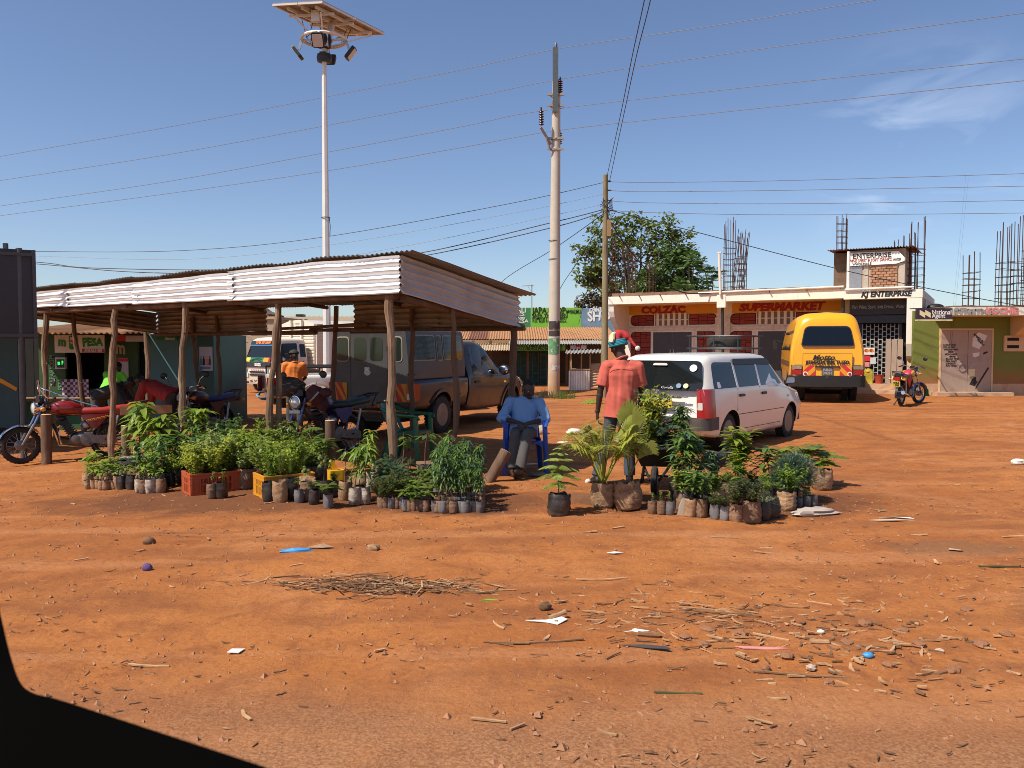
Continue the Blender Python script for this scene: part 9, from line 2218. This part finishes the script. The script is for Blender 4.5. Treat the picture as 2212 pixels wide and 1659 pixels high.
# ---- right bed
for i, u in enumerate((1410,1428,1447)):
    potted('mango%d' % i, u, None, 1066-2*i, 'brown' if i < 2 else 'grey', 'm', ('leftmost', 'middle', 'rightmost')[i]+' of three small brown pots with drooping seedlings beside the tan palm sack', 'three small drooping seedlings', .62, base_v=1110+i, bs=.78)
for (k, u, v, vt, mt, sz, bs, w_, lab) in (
    ('oleander0', 1485,1080,930, 'black', 'l', .9,.95, 'tall narrow-leaved oleander at the left of the right bed'),
    ('oleander1', 1505,1078,950, 'black', 'l', .9,.95, 'narrow-leaved oleander just behind and right of the first one'),
    ('oleander0', 1465,1078,985, 'black', 'l', .9,.8, 'sparse leaning narrow-leaved twig shrub left of the oleanders'),
    ('oleander1', 1540,1072,975, 'black', 'l', .7,.8, 'leaning oleander twigs in front of the hen'),
    ('lau0', 1490,1116,1020, 'tan', 'm', 1.05,.95, 'leafy seedling in a lit tan bag at the front left of the right bed'),
    ('lau2', 1514,1117,1028, 'brown', 'm', 1.05,.95, 'leafy seedling in a brown bag next to the lit tan one'),
    ('olive1', 1545,1121,1062, 'grey', 'm', .85,1.05, 'grey pot with a small rounded shrub at the front of the right bed'),
    ('olive2', 1565,1124,1064, 'grey', 'm', .8,.9, 'darker grey pot with a small shrub next to the rounded one'),
    ('olive0', 1592,1126,1026, 'brown', 'l', .70,1.2, 'wiry dark shrub in a short brown bag near the front'),
    ('olive1', 1622,1128,1030, 'brown', 'l', .85,1.1, 'wiry dark shrub in a tall brown sack at the front right'),
    ('olive2', 1545,1092,1020, 'tan', 'l', .85,1.1, 'brownish shrub in a pale torn bag behind the grey pots'),
    ('olive0', 1575,1090,1022, 'brown', 'l', 1.0,1.0, 'brownish wiry shrub in the centre of the right bed'),
    ('cit0', 1588,1075,918, 'black', 'l', .9,.62, 'tall bright citrus sapling in front of the white car wheel'),
    ('cit1', 1600,1080,970, 'black', 'l', .9,.7, 'shorter citrus sapling leaning right of the tall one'),
    ('cit2', 1568,1075,1018, 'black', 'l', .8,.9, 'low bright shrub below the tall citrus'),
    ('lau1', 1645,1075,962, 'black', 'l', .9,.85, 'pale-stemmed sapling with a dark leafy head'),
    ('lau2', 1662,1072,978, 'black', 'l', .9,.8, 'second pale-stemmed sapling right of the first'),
    ('bushy0', 1622,1075,1015, 'black', 'l', .8,1.0, 'low yellow-green shrub below the pale-stemmed saplings'),
    ('blades0', 1648,1122,1048, 'black', 'l', .72,1.0, 'grey striped spider plant in a black pot'),
    ('blades0', 1668,1118,1062, 'black', 'l', .78,.9, 'smaller spider plant in a black pot right of the first'),
    ('feather0', 1715,1082,978, 'black', 'l', .8,1.05, 'round cloud of fine blue-green feathery leaves'),
    ('feather0', 1690,1080,990, 'black', 'l', .8,.9, 'smaller feathery blue-green clump left of the round one'),
    ('mor0', 1738,1048,936, 'brown', 'l', .8,1.35, 'lacy bright green moringa sapling at the back right'),
    ('mor0', 1712,1045,950, 'brown', 'l', .8,1.1, 'small lacy sapling left of the back right moringa'),
    ('mor0', 1775,1056,965, 'tan', 'x', .78,.85, 'lacy sapling in a rolled brown sack at the far right'),
    ('fern2', 1742,1095,1050, 'grey', 'm', .7,1.0, 'small grey pot with a ferny sprout below the feathery clump'),
    (None, 1758,1094, None, 'grey', 'm', .65,1.0, 'empty small grey pot at the right edge of the right bed'),
    (None, 1725,1097, None, 'grey', 'm', .65,1.0, 'small black pot without a plant below the feathery clump'),
    (None, 1697,1102, None, 'tan', 'x', .62,1.0, 'torn tan sack of soil lying open in front of the feathery clump'),
    ('olive0', 1478,1102,1045, 'black', 'l', .95,.9, 'black bag with a dark shrub behind the lit tan bag')):
    potted(k, u, None, vt, mt, sz, lab, 'bagged plants of the right bed', w_*(1.75 if k and k[:3] in ('ole', 'cit') else 1.4), base_v=v, bs=bs)
p=G(1472,1113);t=thing('paper_sack', 'crumpled white and red packet leaning on the tan bag', 'packet', p);m=MB();m.prism([(-.05,0,0),(.09,.0,0),(.07,.03,.17),(.03,.02,.2)],(0,.03,0));m.build('packet', [pm('packet', (.40,.34,.29),.5, var=.2, col2=(.4,.1,.06), c2pos=(.6,.68), c2scale=6)], t)

# ============================================================ LITTER ONE CAN POINT AT
def blob(u, v, sx, sy, sz, mat, name, label, cat, seed=0, group=None, rz=0, amp=.25):
    p=G(u, v);m=MB();m.ell((0,0, sz*.55),(sx, sy, sz),14,9, None, 0, lambda q: 1+amp*noise.noise(q*1.9+Vector((seed, 0,0)))+amp*.4*noise.noise(q*5+Vector((seed, 0,0))));o=m.build(name, M[mat], None, p, (0,0, rz));return tag(o, label, cat, group)
def sheet(u, v, pts, mat, name, label, cat, rz=0, lift=.02, group=None, seed=0):
    p=G(u, v);m=MB();n=len(pts);r=random.Random(seed+int(u));P=[(x, y, .006+abs(lift*r.uniform(0,1))) for x, y in pts];c=(sum(x for x, y in pts)/n, sum(y for x, y in pts)/n, .008+lift*.6)
    m.add([*P, c, *[(x, y, z-.004) for x, y, z in P]],[(i, (i+1) % n, n) for i in range(n)]+[(i, n+1+i, n+1+(i+1) % n, (i+1) % n) for i in range(n)]);o=m.build(name, M[mat], None, p, (0,0, rz));return tag(o, label, cat, group)
pm('rock_pale', (.46,.36,.27),.95, var=.15, scale=9, bump=.5);pm('rock_white', (.62,.58,.52),.9, var=.2, scale=7, bump=.5, col2=(.3,.22,.16), c2pos=(.5,.65), c2scale=9)
blob(1168,937,.13,.10,.10, 'rock_pale', 'rock', 'pale brown rock right of the blue chair', 'rock', 1)
blob(1242,938,.16,.10,.07, 'rock_white', 'rock', 'white chalky lump left of the standing man', 'rock', 2)
blob(1216,957,.10,.05,.02, 'paper', 'crumpled_paper', 'flat white scrap on the sunlit dirt behind the conifer', 'litter', 3)
blob(1270,1043,.035,.03,.03, 'rock_white', 'rock', 'small round white stone left of the brown palm sack', 'rock', 4)
blob(1163,1028,.13,.05,.03, 'rock_grey', 'rock', 'flat grey slab beside the foot of the blue chair', 'rock', 5)
sheet(1150,1004,[(-.12,-.02),(.1,-.04),(.12,.03),(-.1,.04)], 'paper', 'paper_scrap', 'white paper strip in the shade under the blue chair', 'litter', .1)
blob(1462,1020,.12,.08,.10, 'bag_tan', 'plastic_bag', 'crumpled orange plastic bag left of the oleander', 'plastic bag', 6, None, 0,.4)
MATS['rubbish_orange']=pm('rubbish_orange', (.55,.16,.07),.5, var=.3, scale=9); 
blob(1760,1112,.24,.08,.045, 'packet', 'crumpled_packet', 'big crumpled printed sack on the dirt right of the right bed', 'litter', 12, None, .15,.5)
sheet(1180,1345,[(-.12,.03),(.0,-.02),(.06,-.06),(.13,.02),(.10,.05),(-.02,.02)], 'paper', 'paper_scrap', 'folded white paper in the foreground with a corncob on it', 'paper', .1,.012)
def rod(u, v, L_, r0, a, mat, name, label, cat, group=None, bend=0, bump_=0, rise=.0, seed=0):
    p=G(u, v);m=MB();n=7;d=Vector((cos(a), sin(a),0));lt=Vector((-sin(a), cos(a),0));rr2=random.Random(seed+int(u*7+v));P=[]
    for k in range(n):
        t=k/(n-1)-.5;x=d*L_*t+lt*bend*(t*t-.1)+Vector((0,0, r0*.9+rise*(t+.5)));q=p+x; P.append(Vector((x.x, x.y, gz(q.x, q.y)-p.z+x.z)))
    m.tube(P, [r0*rr2.uniform(.8,1.15)*(1 if bump_ == 0 else 1) for _ in P],8 if bump_ else 5);o=m.build(name, M[mat], None, p);return tag(o, label, cat, group)
rod(1204,1337,.11,.016,.5, 'straw', 'corncob', 'bare corncob lying on the folded white paper', 'corncob', None, 0,1,.02)
rod(1402,1376,.12,.016,-.15, 'straw_dark', 'corncob', 'brown corncob beside the small white scrap at the right foreground', 'corncob', None, 0,1)
rod(1770,1392,.10,.015,-.1, 'straw', 'corncob', 'pale corncob right of the red strip', 'corncob', None, 0,1)
sheet(1373,1366,[(-.07,-.01),(.03,-.03),(.08,.0),(.0,.03)], 'paper', 'paper_scrap', 'small white paper scrap left of the brown corncob', 'paper', 0,.012)
sheet(1390,1398,[(-.12,.02),(.0,-.02),(.14,-.05),(.12,-.01),(.0,.02)], 'bumper_grey', 'rubber_strip', 'black rubber strip in the right foreground', 'litter', 0,.006)
sheet(1646,1402,[(-.14,.02),(-.1,-.01),(.05,-.03),(.14,-.02),(.08,.01)], 'letter_pink', 'plastic_strip', 'faded red plastic strip in the right foreground', 'litter', 0,.01)
blob(1875,1419,.030,.022,.016, 'bright_blue', 'bottle_cap', 'blue bottle cap lying at the right foreground', 'bottle cap', 3, None, 0,.1)
blob(1773,1367,.022,.016,.012, 'paper', 'bottle_cap', 'white pebble-like cap in the right foreground', 'bottle cap', 4, None, 0,.1)
blob(318,1231,.035,.03,.03, 'check_purple', 'plastic_scrap', 'purple plastic scrap at the left foreground', 'litter', 5)
blob(640,1193,.13,.028,.022, 'bright_blue', 'juice_pouch', 'flattened blue and white pouch in front of the seedlings', 'pouch', 6, None, .12)
sheet(690,1184,[(-.10,-.04),(.05,-.06),(.12,-.01),(.02,.05),(-.08,.03)], 'card', 'cardboard_scrap', 'brown cardboard scrap beside the blue pouch', 'cardboard', 0,.03)
sheet(509,1408,[(-.035,-.03),(.03,-.04),(.04,.03),(-.03,.03)], 'paper', 'paper_scrap', 'small square white paper in the left foreground', 'paper', 0,.006)
sheet(1328,1196,[(-.06,.01),(.0,-.02),(.07,.01),(.0,.03)], 'paper', 'paper_scrap', 'white paper scrap on the dirt in front of the right bed', 'paper', 0,.008)
sheet(1057,1299,[(-.05,-.012),(.05,.004),(.05,.02),(-.05,.006)], 'sign_green', 'wrapper', 'bright green wrapper right of the chaff heap', 'wrapper', 0,.006)
sheet(1937,1122,[(-.16,.02),(-.02,.0),(.15,-.03),(.12,.01),(.0,.04)], 'paper', 'paper_scrap', 'long pale paper strip on the dirt at the right', 'paper', 0,.02)
sheet(1925,1126,[(-.2,.02),(-.1,.0),(.1,-.02),(.2,-.03),(.05,.02)], 'rock_pale', 'plastic_scrap', 'greyish torn plastic just below the long pale strip', 'litter', 0,.02)
sheet(2060,1190,[(-.05,-.02),(.03,-.05),(.06,-.03),(-.02,.03)], 'rock_pale', 'wood_chip', 'pale wood chip with a dark stick at the right', 'wood chip', 0,.02)
blob(2200,1003,.10,.07,.05, 'rock_white', 'rock', 'white stone lying far right on the dirt', 'rock', 7)
blob(1178,1316,.04,.03,.03, 'straw_dark', 'dirt_clod', 'dark clod right of the chaff heap', 'clod', 8)
blob(322,1175,.05,.04,.04, 'straw_dark', 'dirt_clod', 'dark clod in the left middle of the dirt', 'clod', 9)
blob(806,1189,.05,.04,.035, 'straw', 'maize_husk', 'dry crumpled husk in front of the seedling trays', 'husk', 10, None, 0,.5)
r9=random.Random(21);pm('stone_soil', (.26,.115,.055),.95, var=.25, scale=14, bump=.5)
for i, (u, v, s) in enumerate(((1520,1395,.05),(1700,1420,.05),(1752,1445,.04),(1830,1392,.05),(1868,1350,.06),(2030,1408,.035),(1985,1395,.05),(2088,1320,.05),(1600,1372,.06),(1530,1362,.05),(1480,1378,.045),(1920,1440,.05),(2120,1395,.06),(2060,1450,.05),(1790,1478,.045),(1655,1445,.04),(2175,1372,.05),(1950,1365,.05))):
    blob(u, v, s*r9.uniform(.5,1.0), s*.7, s*.32, 'rock_pale' if i in (5,2) else 'stone_soil', 'stone', 'half-buried brownish stone in the rough patch at the right foreground' if i not in (5,2) else ('pale loose stone near the blue bottle cap', 'squarish loose stone beside the long dark stalk')[i == 2], 'stone', i, 'half-buried stones' if i not in (5,2) else None, r9.uniform(0,3),.4)
for i, (u, v, L_, a, b, mt, lab) in enumerate(((1180,1388,.42,.12,.06, 'straw_dark', 'long forked dry stalk in the centre foreground'),(1100,1391,.22,-.05,.0, 'straw_dark', 'short dark stalk left of the forked stalk'),(1075,1352,.14,-1.1,.05, 'straw', 'bent pale reed above the forked stalk'),(1055,1558,.16,-.25,0, 'straw', 'left arm of the pale bent straw near the bottom edge'),(1118,1572,.08,.7,0, 'straw', 'right arm of the pale bent straw near the bottom edge'),
                                     (1740,1460,.50,-.22,.04, 'straw_dark', 'long dark stalk in the right foreground'),(1560,1325,.35,-.2,.03, 'straw_dark', 'dark double stalk left of the rough patch'),(1520,1318,.30,-.25,-.03, 'straw', 'pale stalk beside the dark double stalk'),(1665,1378,.20,-.6,0, 'straw', 'pale split reed beside the red strip'),(1300,1253,.36,.12,.08, 'straw', 'pale curved husk strip in front of the right bed'),(320,1440,.22,-.12,.05, 'straw', 'thin pale straw at the left foreground'),
                                     (1770,1305,.15,-.55,0, 'straw', 'pale splinter above the rough patch'),(1280,1290,.18,.05,.02, 'straw', 'thin straw in front of the right bed'),(1650,1195,.16,-.55,.03, 'straw', 'pale stick on the dirt below the right bed'),(1560,1072+90,.25,-.1,.02, 'straw', 'long thin stick just in front of the right bed'),(2190,1160,.2,.1,0, 'straw', 'pale twig at the right edge'),(1840,1395,.35,-.25,.03, 'straw_dark', 'dark twig across the rough patch'),(2160,1225,.30,-.08,.02, 'leaf_olive', 'withered green twig at the right edge'),(1465,1500,.22,-.12,.02, 'leaf_olive', 'greenish grass stalk in the right foreground'),(640,1222,.10,.7,0, 'straw', 'pale chip below the blue pouch'),(175,1210,.10,.8,0, 'straw', 'pale stick at the left foreground'),(1655,1185,.1,0,0, 'straw', 'tiny straw below the right bed'))):
    rod(u, v, L_, .0065, a, mt, 'stick', lab, 'stick', 'sticks on the dirt', b)
hp_=G(820,1270);m=MB();r8=random.Random(31)
for i in range(300):
    x=hp_.x+r8.gauss(0,.36);y=hp_.y+r8.gauss(0,.10)-.10*(x-hp_.x);zb=gz(x, y)+.035*max(0,1-abs(x-hp_.x)/.9)*r8.random()
    chip(m, x, y, r8.uniform(.04,.22)*(1.4 if r8.random() < .12 else 1), r8.uniform(.004,.014),.005, r8.gauss(-.1,.65),0 if r8.random() < .33 else 1, r8, zb)
tag(m.build('chaff_heap', [M['straw'], M['straw_dark']], recalc=False), 'low heap of dry stalks and chips in the left centre foreground', 'litter heap', kind='stuff')
m=MB()
for i in range(170):
    u=r8.gauss(1500,170);v=r8.gauss(1340,34);q=G(u, v);chip(m, q.x, q.y, r8.uniform(.03,.13), r8.uniform(.004,.012),.005, r8.gauss(-.15,.5),0 if r8.random() < .5 else 1, r8)
for i in range(160):
    u=r8.gauss(1880,170);v=r8.gauss(1400,45);q=G(u, v);chip(m, q.x, q.y, r8.uniform(.02,.09), r8.uniform(.008,.02),.008, r8.gauss(-.15,.9),0 if r8.random() < .6 else 1, r8)
tag(m.build('stalk_litter', [M['straw'], M['straw_dark']], recalc=False), 'dry stalks and chips strewn over the right foreground', 'litter', kind='stuff')
for i in range(30):
    while True:
        x, y=scatter_pos(r8)
        if y > 3: break
    m=MB();chip(m, 0,0, r8.uniform(.06,.14), r8.uniform(.014,.026),.008, r8.gauss(0,.7),0, r8,0.004);o=m.build('wood_chip', M['straw'], None, (x, y, gz(x, y)), recalc=False);tag(o, 'pale flat wood chip scattered on the red dirt', 'wood chip', 'wood chips on the dirt')
flush_text()
